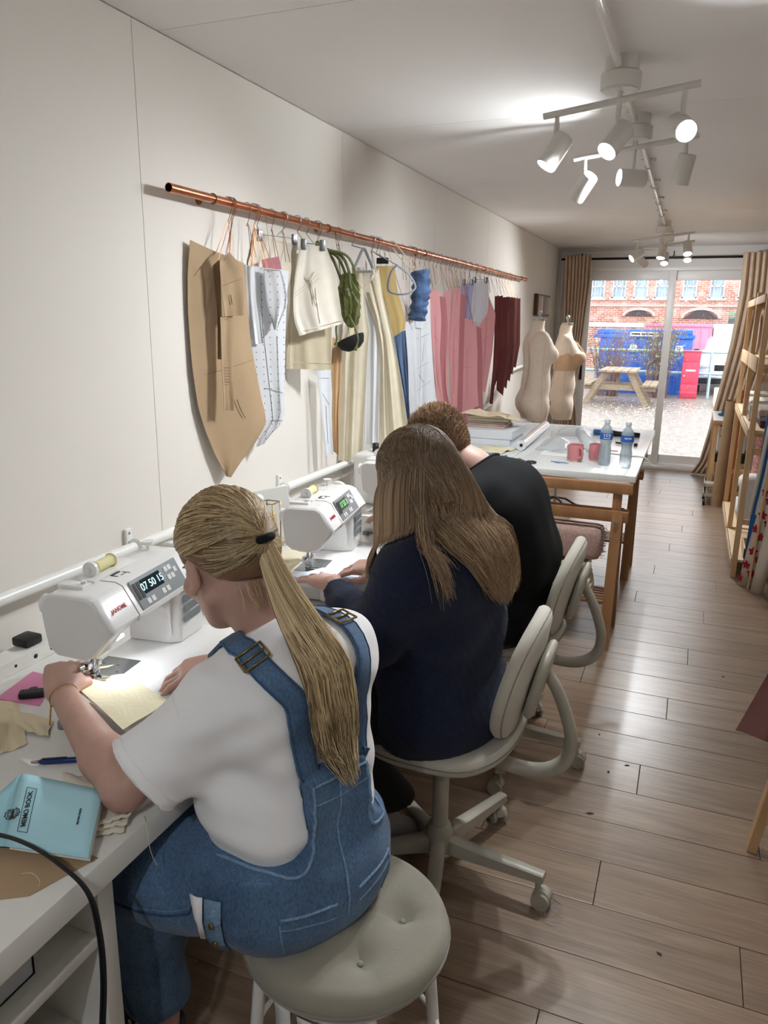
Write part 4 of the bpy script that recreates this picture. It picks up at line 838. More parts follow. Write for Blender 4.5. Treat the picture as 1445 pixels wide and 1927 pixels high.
k2 = hangpiece('kraft_small', 'small brown card pattern with a pointed top, frontmost at the rail end', 'pattern', 'card_pattern', m_kraft, ((.5, 0), (.7, 0))); sub(k2, 'drawn_lines', lines('kraft_small', [((.05, .45), (.95, .48)), ((.3, .62), (.36, .8)), ((.4, .62), (.46, .8))]), m_pencil)
k3 = hangpiece('kraft_strip', 'long narrow brown card strip hanging below the small brown pattern', 'pattern', 'card_pattern', m_kraft, ((.4, 0), (.6, 0)))
sub(k3, 'handwriting', lines('kraft_strip', [((.15, .52 + .03 * k), (.75, .52 + .03 * k)) for k in range(7)], r=.0005), m_pencil)
# dotted pattern paper
def dotted_mat():
    m = bpy.data.materials.new('dotted_paper'); m.use_nodes = True; n = m.node_tree.nodes; L = m.node_tree.links; b = n['Principled BSDF']; b.inputs['Roughness'].default_value = .8
    t = n.new('ShaderNodeTexCoord'); mp = n.new('ShaderNodeMapping'); mp.inputs['Scale'].default_value = (38, 38, 38); mp.inputs['Rotation'].default_value = (0, 0, R(-42)); L.new(t.outputs['Object'], mp.inputs[0])
    s = n.new('ShaderNodeSeparateXYZ'); L.new(mp.outputs[0], s.inputs[0]); fs = []
    for i in (0, 2):
        f = n.new('ShaderNodeMath'); f.operation = 'FRACT'; L.new(s.outputs[i], f.inputs[0]); g = n.new('ShaderNodeMath'); g.operation = 'SUBTRACT'; L.new(f.outputs[0], g.inputs[0]); g.inputs[1].default_value = .5; h = n.new('ShaderNodeMath'); h.operation = 'POWER'; L.new(g.outputs[0], h.inputs[0]); h.inputs[1].default_value = 2
        fs.append(h)
    a = n.new('ShaderNodeMath'); a.operation = 'ADD'; L.new(fs[0].outputs[0], a.inputs[0]); L.new(fs[1].outputs[0], a.inputs[1]); c = n.new('ShaderNodeMath'); c.operation = 'GREATER_THAN'; c.inputs[1].default_value = .0065; L.new(a.outputs[0], c.inputs[0])
    mx = n.new('ShaderNodeMix'); mx.data_type = 'RGBA'; L.new(c.outputs[0], mx.inputs[0]); mx.inputs[6].default_value = srgb('#6c7078'); mx.inputs[7].default_value = srgb('#e2e4e8'); L.new(mx.outputs[2], b.inputs['Base Color']); return m
m_dot = dotted_mat(); m_wpaper = mat('pattern_paper', '#e0e3e8', .75, noise=(9, .03)); m_penb = mat('pen_line', '#55585f', .7)
d1 = hangpiece('dot_back', 'large white dotted paper pattern with a stepped lower edge', 'pattern', 'paper_pattern', m_dot, ((.15, 0), (.5, 0)), thick=.0008)
sub(d1, 'drawn_lines', lines('dot_back', [((.35, .05), (.45, .9)), ((.75, .3), (.78, .95)), ((.2, .5), (.9, .52)), ((.3, .7), (.95, .7))]), m_penb)
hangpiece('dot_narrow', 'narrow white paper dart pattern over the dotted one', 'pattern', 'paper_pattern', m_wpaper, ((.3, 0), (.7, 0)), thick=.0008)
d3 = hangpiece('dot_side', 'small white dotted paper piece cut to a rounded point', 'pattern', 'paper_pattern', m_dot, ((.3, 0), (.7, 0)), thick=.0008); sub(d3, 'drawn_lines', lines('dot_side', [((.03, .02), (.03, .98)), ((.97, .02), (.97, .98)), ((.05, .02), (.95, .02))], off=.004), m_penb)
pt_ = thing('pink_card', 'small pink card tucked behind the dotted paper pattern', 'card', (.07, 2.47, 1.78)); sub(pt_, 'card', MB().box((-.03, -.001, -.03), (.035, .001, .015), Matrix.Translation((.072, 2.48, 1.775)) @ Matrix.Rotation(R(40), 4, 'Z') @ Matrix.Rotation(R(-12), 4, 'Y')), mat('rose_card', '#c98592', .8)); sub(pt_, 'string', MB().tube([(.072, 2.48, 1.79), (RX + .005, 2.475, RZ - .01)], .0008, 5), m_wire)
# calico clothes on clip hangers
def clip_hanger(t, y, th, s0, s1, z, off=0):
    h = MB(); p = hook(h, y, r=.0016, drop=.04); q0, q1 = plane_pt(y, th, s0, z, off), plane_pt(y, th, s1, z, off)
    h.tube([p, (q0 + q1) / 2 + Vector((0, 0, .005))], .0016, 6).tube([q0, q1], .0018, 6); sub(t, 'hanger', h, m_swire)
    for q in (q0, q1): d = (q1 - q0).normalized(); sub(t, 'clip', MB().box((-.010, -.007, -.024), (.010, .007, .016), Matrix.Translation(q) @ Matrix.Rotation(R(th), 4, 'Z'), bev=.003).cyl(q + Vector((0, -.008, .002)), q + Vector((0, .008, .002)), .004, 8), mat('clip_steel', '#7d8084', .3, .9))
def garment(key, label, cat, name, m, s0=None, s1=None, thick=.0022, clip=True):
    y, th, off, Lp, Rp, nf, amp = GD[key]; t = thing(name, label, cat, (RX, y, RZ)); sub(t, 'cloth', sheet(key, thick, 26, 30), m)
    if clip: clip_hanger(t, y, th, Lp[0][0] + .015, Rp[0][0] - .015, (Lp[0][1] + Rp[0][1]) / 2 + .008, off)
    return t
g1 = garment('cream_trousers_back', 'cream calico trousers behind the blouse with gathered waist', 'trousers', 'hanging_trousers', m_calico)
sub(g1, 'seam', lines('cream_trousers_back', [((.03, .06), (.97, .06)), ((.4, .1), (.35, .9)), ((.7, .1), (.72, .9))], r=.0011), m_calico)
g2 = garment('cream_panel', 'cream calico shorts with straight hem under the tie front blouse', 'shorts', 'hanging_shorts', mat('calico_painted_shade', '#c4b89d', .9, noise=(30, .03), weave=(600, .08)))  # same calico, darkened in place of the blouse's shadow
sub(g2, 'seam', lines('cream_panel', [((.02, .95), (.98, .95)), ((.12, .05), (.06, .95)), ((.02, .5), (.5, .46))], r=.0010), m_calico)
g3 = garment('blouse', 'short cream calico top with a drawstring tie at the front', 'top', 'blouse', mat('calico_lightened', '#e2dbcd', .9, noise=(30, .03), weave=(600, .08), sheen=.2))  # same calico, lightened to stand off the shade-dark shorts
sub(g3, 'seam', lines('blouse', [((.0, .94), (1, .94)), ((.5, .42), (.5, .9)), ((.0, .42), (.6, .30)), ((.02, .45), (.62, .34))], off=.005, r=.0016), m_calico)
sub(g3, 'tie', lines('blouse', [((.38, .33), (.5, .62)), ((.42, .33), (.44, .60)), ((.38, .33), (.28, .27)), ((.38, .33), (.5, .26))], off=.012, r=.0022), m_calico)
# green drawstring bag
m_green = mat('olive_satin', '#5d6430', .42, noise=(30, .25), bump=(38, .7), sheen=.2)
gb = thing('drawstring_bag', 'crumpled olive green satin drawstring bag hanging by its loops', 'bag', (RX, 2.98, RZ))
gy = 2.95
def gp(dx, dy, z): return Vector((.16 + dx, gy + dy, z))
h = MB(); p = hook(h, 2.88, r=.0014, drop=.06); sub(gb, 'hook', h, m_swire)
for k, (a_, b_) in enumerate(((-.035, .0), (-.008, .006), (.014, -.006), (.038, .002))):
    sub(gb, 'loop', MB().tube(smooth_path([p + Vector((0, 0, .0)), p + Vector((.02 + a_ * .5, .01, -.03)), gp(a_ - .03, -.02, 1.83), gp(a_, b_, 1.755), gp(a_ * .6, b_, 1.71)], 6), [.0065] * 25, 8, flat=.5), m_green)
S_ = None
rows = []
for i in range(40):
    t = i / 39; z = 1.765 - .215 * t; r = .018 + .026 * math.sin(PI * min(1, t * 1.02)) ** .7 * (1 - .15 * t); cx = .02 * t; row = []
    for k in range(49):
        a = 2 * PI * k / 48; rr = r * (1 + .17 * math.sin(5 * a + 6 * t) + .13 * math.sin(11 * a - 5 * t + 2 * math.sin(9 * t)) + .05 * math.sin(40 * t + 3 * a)); row.append(gp(cx + rr * math.cos(a), rr * .75 * math.sin(a), z + .004 * math.sin(3 * a)))
    rows.append(row)
rows[0] = [gp(0, 0, 1.768)] * 49; rows[-1] = [gp(.02, 0, 1.545)] * 49
sub(gb, 'pouch', MB().grid(rows), m_green)
for k, (dx, z1, c) in enumerate(((-.035, 1.475, .0), (.05, 1.455, .012))):
    sub(gb, 'tie', MB().tube(smooth_path([gp(dx * .4, -.03, 1.60), gp(dx, -.035, 1.55), gp(dx + c, -.03, 1.50), gp(dx + c * .5 - .006, -.03, z1)], 6), [.004] * 16 + [.005, .008, .008], 8, flat=.6), m_green)
tag(obj('beret', MB().lathe([(.001, .052), (.03, .048), (.052, .032), (.062, .01), (.064, 0), (.060, 0), (.03, .03)], Matrix.Translation((.135, 3.03, 1.50)) @ Matrix.Rotation(R(155), 4, 'Y'), 24, True).tube([(.135, 3.03, 1.50), (.10, 3.03, 1.70), (RX + .01, 3.03, RZ - .01)], .001, 5), mat('black_felt', '#1c1d20', .9)), 'small black cap hanging behind the green bag', 'cap')
# papers and strips between
w1 = hangpiece('white_card', 'white card pattern strips hanging low left of the long dress', 'pattern', 'paper_pattern', m_wpaper, ((.5, 0),), thick=.001); sub(w1, 'drawn_lines', lines('white_card', [((.1, .1), (.9, .12)), ((.2, .3), (.8, .5)), ((.5, .5), (.5, .9))]), m_penb)
garment('tan_strip', 'tan cloth strip hanging left of the long cream dress', 'fabric', 'hanging_fabric', mat('tan_cloth', '#c9a67e', .9), clip=False); o_ = bpy.data.objects['hanging_fabric']; sub(o_, 'string', MB().tube([plane_pt(3.03, 45, .11, 1.49), (RX + .012, 3.03, RZ - .004)], .001, 5), m_wire)
# long dress on grey hanger
y, th, off, Lp, Rp, nf, amp = GD['dress_left']
dr = thing('hanging_dress', 'long sleeveless cream dress on a grey velvet hanger', 'dress', (RX, y, RZ))
sub(dr, 'left_front', sheet('dress_left', .0022, 26, 40), m_cream); sub(dr, 'right_front', sheet('dress_right', .0022, 26, 40), m_cream); sub(dr, 'lining', sheet('dress_lining', .002, 14, 30), mat('white_lining', '#dfe0e2', .9))
m_velv = mat('grey_velvet', '#8f979e', .8, sheen=.5)
lp = lambda s, z, o=.06: plane_pt(3.27, 35, s, z, o)
s0, s1 = Lp[0][0], GD['dress_right'][4][0][0]; sm = (s0 + s1) / 2
h = MB(); p = hook(h, 3.22, r=.0016, drop=.045); sub(dr, 'hook', h, m_swire)
sub(dr, 'hanger', MB().tube(smooth_path([lp(s0 + .01, 1.80), lp(s0 + .03, 1.845), lp(sm, 1.885), lp(s1 - .03, 1.845), lp(s1 - .01, 1.80)], 6), .0065, 8, flat=.6).tube([p, lp(sm, 1.885)], .0025, 6).tube([lp(s0 + .015, 1.79, .055), lp(s1 - .015, 1.79, .055)], .005, 8), m_velv)
sub(dr, 'neckline', MB().tube(smooth_path([lp(s0 + .012, 1.808, .065), lp(s0 + .02, 1.76, .065), lp(sm, 1.715, .066), lp(s1 - .02, 1.76, .065), lp(s1 - .012, 1.808, .065)], 8), .0022, 6), m_cream)
sub(dr, 'back_neck', MB().grid([[lp(s0 + .015, 1.80, .03), lp(sm, 1.795, .028), lp(s1 - .015, 1.80, .03)], [lp(s0 + .02, 1.70, .03), lp(sm, 1.70, .028), lp(s1 - .02, 1.70, .03)]], .002), m_calico)
sub(dr, 'seam', lines('dress_right', [((.55, .02), (.5, .98))], r=.0012), m_cream); sub(dr, 'seam', lines('dress_left', [((.5, .1), (.5, .98)), ((.02, .985), (.98, .985))], r=.0012), m_cream)
# olive top with its own hanger
ot = hangpiece('olive_top', 'mustard card bodice pattern right of the cream dress', 'pattern', 'card_pattern', mat('mustard_card', '#b9a06a', .8), ((.3, 0), (.7, 0)), thick=.0016)
ah = thing('clothes_hanger', 'empty grey velvet hanger in front of the mustard pattern', 'hanger', (RX, 3.45, RZ)); h = MB(); p = hook(h, 3.45, r=.0016, drop=.05); lq = lambda s, z: plane_pt(3.45, 38, s, z, .08)
sub(ah, 'hook', h, m_swire); sub(ah, 'frame', MB().tube(smooth_path([lq(.10, 1.83), lq(.16, 1.79), lq(.195, 1.735), lq(.16, 1.705), lq(.10, 1.70), lq(.06, 1.72), lq(.07, 1.79), lq(.10, 1.83)], 6), .006, 8, flat=.6).tube([p, lq(.10, 1.83)], .0025, 6), m_velv)
cl_h = MB(); p = hook(cl_h, 3.50, r=.0014, drop=.06); tag(obj('clip_hanger', cl_h.box((-.03, -.006, -.02), (.03, .006, .008), Matrix.Translation((.09, 3.50, 1.86)), bev=.003).tube([p, (.09, 3.50, 1.868)], .0014, 5), mat('clip_dark', '#2a2b2e', .4, .6)), 'dark trouser clip hanging behind the mustard pattern', 'hanger')
# blue ruched piece and long denim
m_tie = mat('blue_tie_dye', '#4a6187', .85, noise=(24, .6, 3), bump=(30, .5)); yb = 3.72
bt_ = thing('ruched_sleeve', 'short ruched blue and white tie dye sleeve on a white loop', 'sleeve', (RX, yb, RZ)); rows = []
for i in range(30):
    t = i / 29; z = 1.82 - .235 * t; rows.append([Vector((.20 + .012 * math.sin(4 * t) + (.045 + .006 * math.sin(38 * t) + .004 * math.sin(5 * a + 6 * t)) * math.cos(a), yb + .035 * math.sin(a), z + .010 * math.cos(a + 8 * t))) for a in [2 * PI * k / 20 for k in range(21)]])
rows = [[Vector((.20, yb, 1.815))] * 21] + rows + [[Vector((.205, yb, 1.59))] * 21]
sub(bt_, 'sleeve', MB().grid(rows), m_tie); sub(bt_, 'loop', MB().tube(smooth_path([(.185, yb, 1.815), (.15, yb, 1.86), (RX + .018, yb, RZ + .004), (RX, yb, RZ + .018), (RX - .012, yb, RZ + .004), (.13, yb, 1.85), (.215, yb, 1.815)], 5), .003, 6, flat=1), m_calico)
garment('denim_long', 'long washed blue denim panel right of the cream dress', 'fabric', 'hanging_denim', mat('washed_denim', '#5d7396', .85, noise=(14, .5, 3), stretch=(1, 1, .12)), clip=False); o_ = bpy.data.objects['hanging_denim']; sub(o_, 'string', MB().tube([plane_pt(3.60, 42, .16, 1.53), (RX + .012, 3.60, RZ - .004)], .001, 5), m_wire)
w2 = hangpiece('paper_white', 'long white paper pattern with drafted lines before the pink ones', 'pattern', 'paper_pattern', m_wpaper, ((.1, 0), (.5, 0)), thick=.001)
sub(w2, 'drawn_lines', lines('paper_white', [((.4, .05), (.4, .95)), ((.1, .25), (.9, .25)), ((.2, .45), (.8, .44)), ((.15, .66), (.85, .64)), ((.3, .5), (.6, .62)), ((.6, .3), (.5, .42))]), m_penb)
w3 = hangpiece('paper_note', 'small white paper note pattern with handwriting on top of the long one', 'pattern', 'paper_pattern', m_wpaper, ((.2, 0), (.5, 0)), thick=.001); sub(w3, 'handwriting', lines('paper_note', [((.15, .12 + .09 * k), (.6, .11 + .09 * k)) for k in range(4)]), m_penb)
hangpiece('paper_back', 'plain white paper panel hanging behind the blue ruched sleeve', 'pattern', 'paper_pattern', m_wpaper, ((.5, 0),), thick=.001)
m_pink = mat('pink_card', '#dc9c9f', .75, noise=(4, .05)); m_maroon = mat('maroon_card', '#6a2f30', .75)
for key, lab in (('pink_a', 'widest pink card pattern beside the white paper ones'), ('pink_b', 'second pink card pattern with a slanted edge'), ('pink_c', 'narrow folded pink card pattern in the middle of the pink group'), ('pink_d', 'pink card pattern reaching lowest, under the lilac cloths'), ('pink_e', 'pink card sleeve pattern right of the white cloth')):
    t_ = hangpiece(key, lab, 'pattern', 'card_pattern', m_pink, ((.2, 0), (.8, 0)), group='pink card patterns on the rail', thick=.0016)
    sub(t_, 'drawn_lines', lines(key, [((.5, .3), (.5, .85)), ((.3, .5), (.7, .5))]), mat('pink_line', '#8d5257', .8))
    y_, th_, of_, L0, R0, n_, a_ = GD[key]
    if key not in ('pink_a', 'pink_d', 'pink_c'): continue
    GD[key + '2'] = (y_ + .07, th_ - 6, of_ - .0, [(s + .02, z - .03) for s, z in L0], [(s + .015, z - .035) for s, z in R0], n_, a_)
    hangpiece(key + '2', lab.replace('pink', 'deep pink', 1).replace('widest', 'shade-dark sheet behind the widest').replace('narrow folded', 'shade-dark sheet behind the folded').replace('deep pink card pattern reaching', 'shade-dark sheet behind the pattern reaching'), 'pattern', 'card_pattern', mat('shade_pink_card', '#b4757a', .75), ((.5, 0),), group='pink card patterns on the rail', thick=.0016)  # darker copies behind stand in for shade between the pink patterns
garment('lilac_a', 'lilac cotton cloth folded over a clip hanger', 'cloth', 'hanging_cloth', mat('lilac_cotton', '#b9b3d6', .9, sheen=.2)); garment('white_cloth', 'white cotton cloth clipped beside the lilac one', 'cloth', 'hanging_cloth', mat('white_cotton', '#e0dde2', .9, sheen=.2))
for key, lab in (('maroon_a', 'dark maroon card pattern, left of the last pair'), ('maroon_b', 'dark maroon card pattern, rightmost on the rail')): hangpiece(key, lab, 'pattern', 'card_pattern', m_maroon, ((.2, 0), (.8, 0)), thick=.0016)
for k in range(5):
    GD['mx%d' % k] = (5.95 + .1 * k, 40, 0, [(.02, 1.76), (.03, 1.4), (.03, 1.05 + .05 * k)], [(.10, 1.77), (.12, 1.4), (.09, 1.0 + .05 * k)], 1, .003)
    hangpiece('mx%d' % k, ['first', 'second', 'third', 'fourth', 'fifth'][k] + ' from the left of the dark brown card patterns at the far rail end', 'pattern', 'card_pattern', mat('brown_card', '#6d4038', .75) if k % 2 else m_maroon, ((.2, 0), (.8, 0)), group='dark patterns at the far rail end')
# spare wire hangers
sp0 = None
for k, yy in enumerate((2.36, 2.52, 2.60, 3.08, 3.44, 3.85, 4.0, 4.12, 4.35, 4.42, 4.60, 4.66, 4.82, 5.02, 5.12, 5.28, 5.5, 5.62)):
    if sp0 is None:
        sp0 = thing('wire_hook', 'thin copper wire hook looped over the rail', 'hook', (RX, yy, RZ), 0, 'copper wire hooks on the rail'); mb = MB()
        P = [((RR + .003) * math.cos(a), 0, (RR + .003) * math.sin(a)) for a in [PI * (1.2 - 1.3 * q / 10) for q in range(11)]] + [(.012, 0, -.02), (.002, 0, -.05), (.003, -.012, -.06), (.0, .012, -.06), (.002, 0, -.05), (.02, -.012, -.16), (.024, .012, -.16), (.004, .004, -.06)]
        obj('wire', mb.tube(P, .0011, 5), m_wire, sp0)
    else: dup(sp0, (RX, yy, RZ), R(random.uniform(-15, 15)))
# ================================================================ SURFACES FOR FIGURES AND CLOTH
class SDF:
    """smooth union of tapered capsules and ellipsoids on a grid, turned into one surface"""
    def __init__(s, lo, hi, h):
        s.lo = np.array(lo, float); s.h = h; s.n = np.ceil((np.array(hi) - s.lo) / h).astype(int) + 1
        s.ax = [s.lo[i] + h * np.arange(s.n[i]) for i in range(3)]; s.F = np.full(s.n, .15, np.float32)
    def _sl(s, lo, hi):
        a = np.clip(np.floor((lo - s.lo) / s.h).astype(int), 0, s.n - 1); b = np.clip(np.ceil((hi - s.lo) / s.h).astype(int) + 1, 1, s.n)
        if (b <= a).any(): return None, None
        sl = tuple(slice(a[i], b[i]) for i in range(3))
        X = s.ax[0][sl[0]][:, None, None]; Y = s.ax[1][sl[1]][None, :, None]; Z = s.ax[2][sl[2]][None, None, :]
        return sl, (X, Y, Z)
    def _smin(s, sl, d, k):
        f = s.F[sl]
        if k > 0: h = np.maximum(k - np.abs(f - d), 0) / k; s.F[sl] = np.minimum(f, d) - h * h * k * .25
        else: s.F[sl] = np.minimum(f, d)
    def cone(s, a, b, ra, rb, k=.02):
        a, b = np.array(a, float), np.array(b, float); m = max(ra, rb) + k + s.h * 2
        sl, G = s._sl(np.minimum(a, b) - m, np.maximum(a, b) + m)
        if sl is None: return s
        X, Y, Z = G; ab = b - a; L = ab.dot(ab) + 1e-12
        t = np.clip(((X - a[0]) * ab[0] + (Y - a[1]) * ab[1] + (Z - a[2]) * ab[2]) / L, 0, 1)
        d = np.sqrt((X - a[0] - t * ab[0]) ** 2 + (Y - a[1] - t * ab[1]) ** 2 + (Z - a[2] - t * ab[2]) ** 2) - (ra + (rb - ra) * t)
        s._smin(sl, d, k); return s
    def chain(s, pts, rr, k=.02):
        for i in range(len(pts) - 1): s.cone(pts[i], pts[i + 1], rr[i], rr[i + 1], k)
        return s
    def ell(s, c, r, M=None, k=.02, sub=False):
        c, r = np.array(c, float), np.array(r, float); M = np.eye(3) if M is None else np.array(M)
        m = r.max() + k + s.h * 2; sl, G = s._sl(c - m, c + m)
        if sl is None: return s
        X, Y, Z = G[0] - c[0], G[1] - c[1], G[2] - c[2]
        q = [(X * M[0, i] + Y * M[1, i] + Z * M[2, i]) for i in range(3)]
        k0 = np.sqrt(sum((q[i] / r[i]) ** 2 for i in range(3))) + 1e-9; k1 = np.sqrt(sum((q[i] / r[i] ** 2) ** 2 for i in range(3))) + 1e-9
        d = k0 * (k0 - 1) / k1
        if sub:
            f = s.F[sl]; d = -d; h = np.maximum(k - np.abs(f - d), 0) / k; s.F[sl] = np.maximum(f, d) + h * h * k * .25
        else: s._smin(sl, d, k)
        return s
    def grids(s): return s.ax[0][:, None, None], s.ax[1][None, :, None], s.ax[2][None, None, :]
    def clip(s, g, k=.004):
        """keep where g < 0"""
        f = s.F; h = np.maximum(k - np.abs(f - g), 0) / k; s.F = (np.maximum(f, g) + h * h * k * .25).astype(np.float32); return s
    def mesh(s, name, relax=1):
        F = s.F; F[0] = F[-1] = .1; F[:, 0] = F[:, -1] = .1; F[:, :, 0] = F[:, :, -1] = .1
        I = F < 0; n = s.n; cnt = np.zeros(n - 1, np.float32); acc = np.zeros((*(n - 1), 3), np.float32)
        for ax in range(3):
            A = [slice(None)] * 3; B = [slice(None)] * 3; A[ax] = slice(0, -1); B[ax] = slice(1, None)
            fa, fb = F[tuple(A)], F[tuple(B)]; cr = I[tuple(A)] != I[tuple(B)]
            idx = np.argwhere(cr); t = fa[cr] / (fa[cr] - fb[cr] + 1e-12)
            p = idx.astype(np.float32); p[:, ax] += t
            o = [i for i in range(3) if i != ax]
            for d0 in (0, 1):
                for d1 in (0, 1):
                    c = idx.copy(); c[:, o[0]] -= d0; c[:, o[1]] -= d1
                    ok = ((c >= 0) & (c < n - 1)).all(1); c2 = c[ok]
                    np.add.at(cnt, tuple(c2.T), 1); np.add.at(acc, tuple(c2.T), p[ok])
        act = cnt > 0; vid = np.full(n - 1, -1, np.int64); vid[act] = np.arange(act.sum())
        V = acc[act] / cnt[act][:, None] * s.h + s.lo
        quads = []
        for ax in range(3):
            A = [slice(None)] * 3; B = [slice(None)] * 3; A[ax] = slice(0, -1); B[ax] = slice(1, None)
            ia, ib = I[tuple(A)], I[tuple(B)]; o = [(ax + 1) % 3, (ax + 2) % 3]
            for flip, cr in ((0, ia & ~ib), (1, ~ia & ib)):
                idx = np.argwhere(cr)
                if not len(idx): continue
                q = []
                for d0, d1 in ((1, 1), (0, 1), (0, 0), (1, 0)):
                    c = idx.copy(); c[:, o[0]] -= d0; c[:, o[1]] -= d1; q.append(vid[tuple(np.clip(c, 0, np.array(n) - 2).T)])
                q = np.stack(q, 1); quads.append(q[:, ::-1] if flip else q)
        Q = np.concatenate(quads); Q = Q[(Q >= 0).all(1)]
        for _ in range(relax):
            e = np.concatenate([Q[:, [0, 1]], Q[:, [1, 2]], Q[:, [2, 3]], Q[:, [3, 0]]]); S_ = np.zeros_like(V); N_ = np.zeros(len(V))
            np.add.at(S_, e[:, 0], V[e[:, 1]]); np.add.at(N_, e[:, 0], 1); np.add.at(S_, e[:, 1], V[e[:, 0]]); np.add.at(N_, e[:, 1], 1)
            V = V * .5 + .5 * S_ / np.maximum(N_, 1)[:, None]
        me = bpy.data.meshes.new(name); me.vertices.add(len(V)); me.vertices.foreach_set('co', V.astype(np.float32).ravel())
        me.loops.add(Q.size); me.loops.foreach_set('vertex_index', Q.astype(np.int32).ravel()); me.polygons.add(len(Q))
        me.polygons.foreach_set('loop_start', np.arange(0, Q.size, 4, dtype=np.int32)); me.polygons.foreach_set('use_smooth', np.ones(len(Q), bool))
        me.update(calc_edges=True); me.validate(); return me
from mathutils.bvhtree import BVHTree
def bvh_of(me): return BVHTree.FromPolygons([v.co.copy() for v in me.vertices], [tuple(p.vertices) for p in me.polygons])
def snap(bvh, pts, off=.002):
    out = []
    for p in pts:
        co, no, _, _ = bvh.find_nearest(Vector(p)); d = (Vector(p) - co)
        out.append(co + no * off)
    return out
def push(p, bvs, off):
    """keep a hair point on the outside of the clothes"""
    for b in bvs:
        co, no, _, _ = b.find_nearest(Vector(p)); co = np.array(co); no = np.array(no)
        if (np.array(p) - co).dot(no) < off: p = co + no * off
    return np.array(p, float)
def paint(me, fn):
    V = np.empty(len(me.vertices) * 3, np.float32); me.vertices.foreach_get('co', V); V = V.reshape(-1, 3)
    a = me.color_attributes.new('Col', 'FLOAT_COLOR', 'POINT'); c = np.ones((len(V), 4), np.float32); c[:, :3] = fn(V); a.data.foreach_set('color', c.ravel())
def strands(name, guides, cols, r0, parent, m, sides=3, seg=12):
    """thin hair tubes; guides: list of control paths (k,3); cols: rgb per strand"""
    VV = []; FF = []; CC = []; base = 0; ang = 2 * np.pi * np.arange(sides) / sides
    tt = np.linspace(0, 1, seg); q = np.arange(seg - 1)[:, None] * sides + np.arange(sides)[None]
    q2 = np.arange(seg - 1)[:, None] * sides + (np.arange(sides)[None] + 1) % sides
    fq = np.stack([q, q2, q2 + sides, q + sides], -1).reshape(-1, 4)
    for g, c in zip(guides, cols):
        g = np.asarray(g, float); k = len(g); G = np.vstack([2 * g[0] - g[1], g, 2 * g[-1] - g[-2]])
        x = tt * (k - 1); i = np.minimum(x.astype(int), k - 2); f = (x - i)[:, None]
        a, b, cc, d = G[i], G[i + 1], G[i + 2], G[i + 3]
        P = .5 * (2 * b + (cc - a) * f + (2 * a - 5 * b + 4 * cc - d) * f * f + (3 * b - a - 3 * cc + d) * f ** 3)
        T = np.gradient(P, axis=0); T /= np.linalg.norm(T, axis=1, keepdims=True) + 1e-9
        u = np.cross(T, [.31, .52, .8]); u /= np.linalg.norm(u, axis=1, keepdims=True) + 1e-9; w = np.cross(T, u)
        rr = r0 * (1 - .75 * tt ** 3)
        V = P[:, None] + (u[:, None] * np.cos(ang)[None, :, None] + w[:, None] * np.sin(ang)[None, :, None]) * rr[:, None, None]
        VV.append(V.reshape(-1, 3)); FF.append(fq + base); base += seg * sides; CC.append(np.tile(np.r_[c, 1], (seg * sides, 1)))
    V = np.concatenate(VV).astype(np.float32); Q = np.concatenate(FF).astype(np.int32); C_ = np.concatenate(CC).astype(np.float32)
    me = bpy.data.meshes.new(name); me.vertices.add(len(V)); me.vertices.foreach_set('co', V.ravel())
    me.loops.add(Q.size); me.loops.foreach_set('vertex_index', Q.ravel()); me.polygons.add(len(Q)); me.polygons.foreach_set('loop_start', np.arange(0, Q.size, 4, dtype=np.int32))
    me.polygons.foreach_set('use_smooth', np.ones(len(Q), bool)); me.update(calc_edges=True)
    at = me.color_attributes.new('Col', 'FLOAT_COLOR', 'POINT'); at.data.foreach_set('color', C_.ravel()); me.materials.append(m)
    o = bpy.data.objects.new(name, me); COL.objects.link(o); o['kind'] = 'stuff'
    if parent: o.parent = parent; o.matrix_parent_inverse = parent.matrix_world.inverted()
    return o
def V3(*a): return np.array(a, float)
def unit(v): v = np.array(v, float); return v / (np.linalg.norm(v) + 1e-12)
def nz(P, sc, seed=0):
    """cheap smooth noise from sines, in -1..1"""
    X, Y, Z = P; r = np.random.RandomState(seed); o = 0
    for i in range(5):
        k = r.randn(3); k = k / np.linalg.norm(k) * sc * r.uniform(.6, 1.5); o = o + np.sin(X * k[0] + Y * k[1] + Z * k[2] + r.uniform(0, 6))
    return o / 3.2
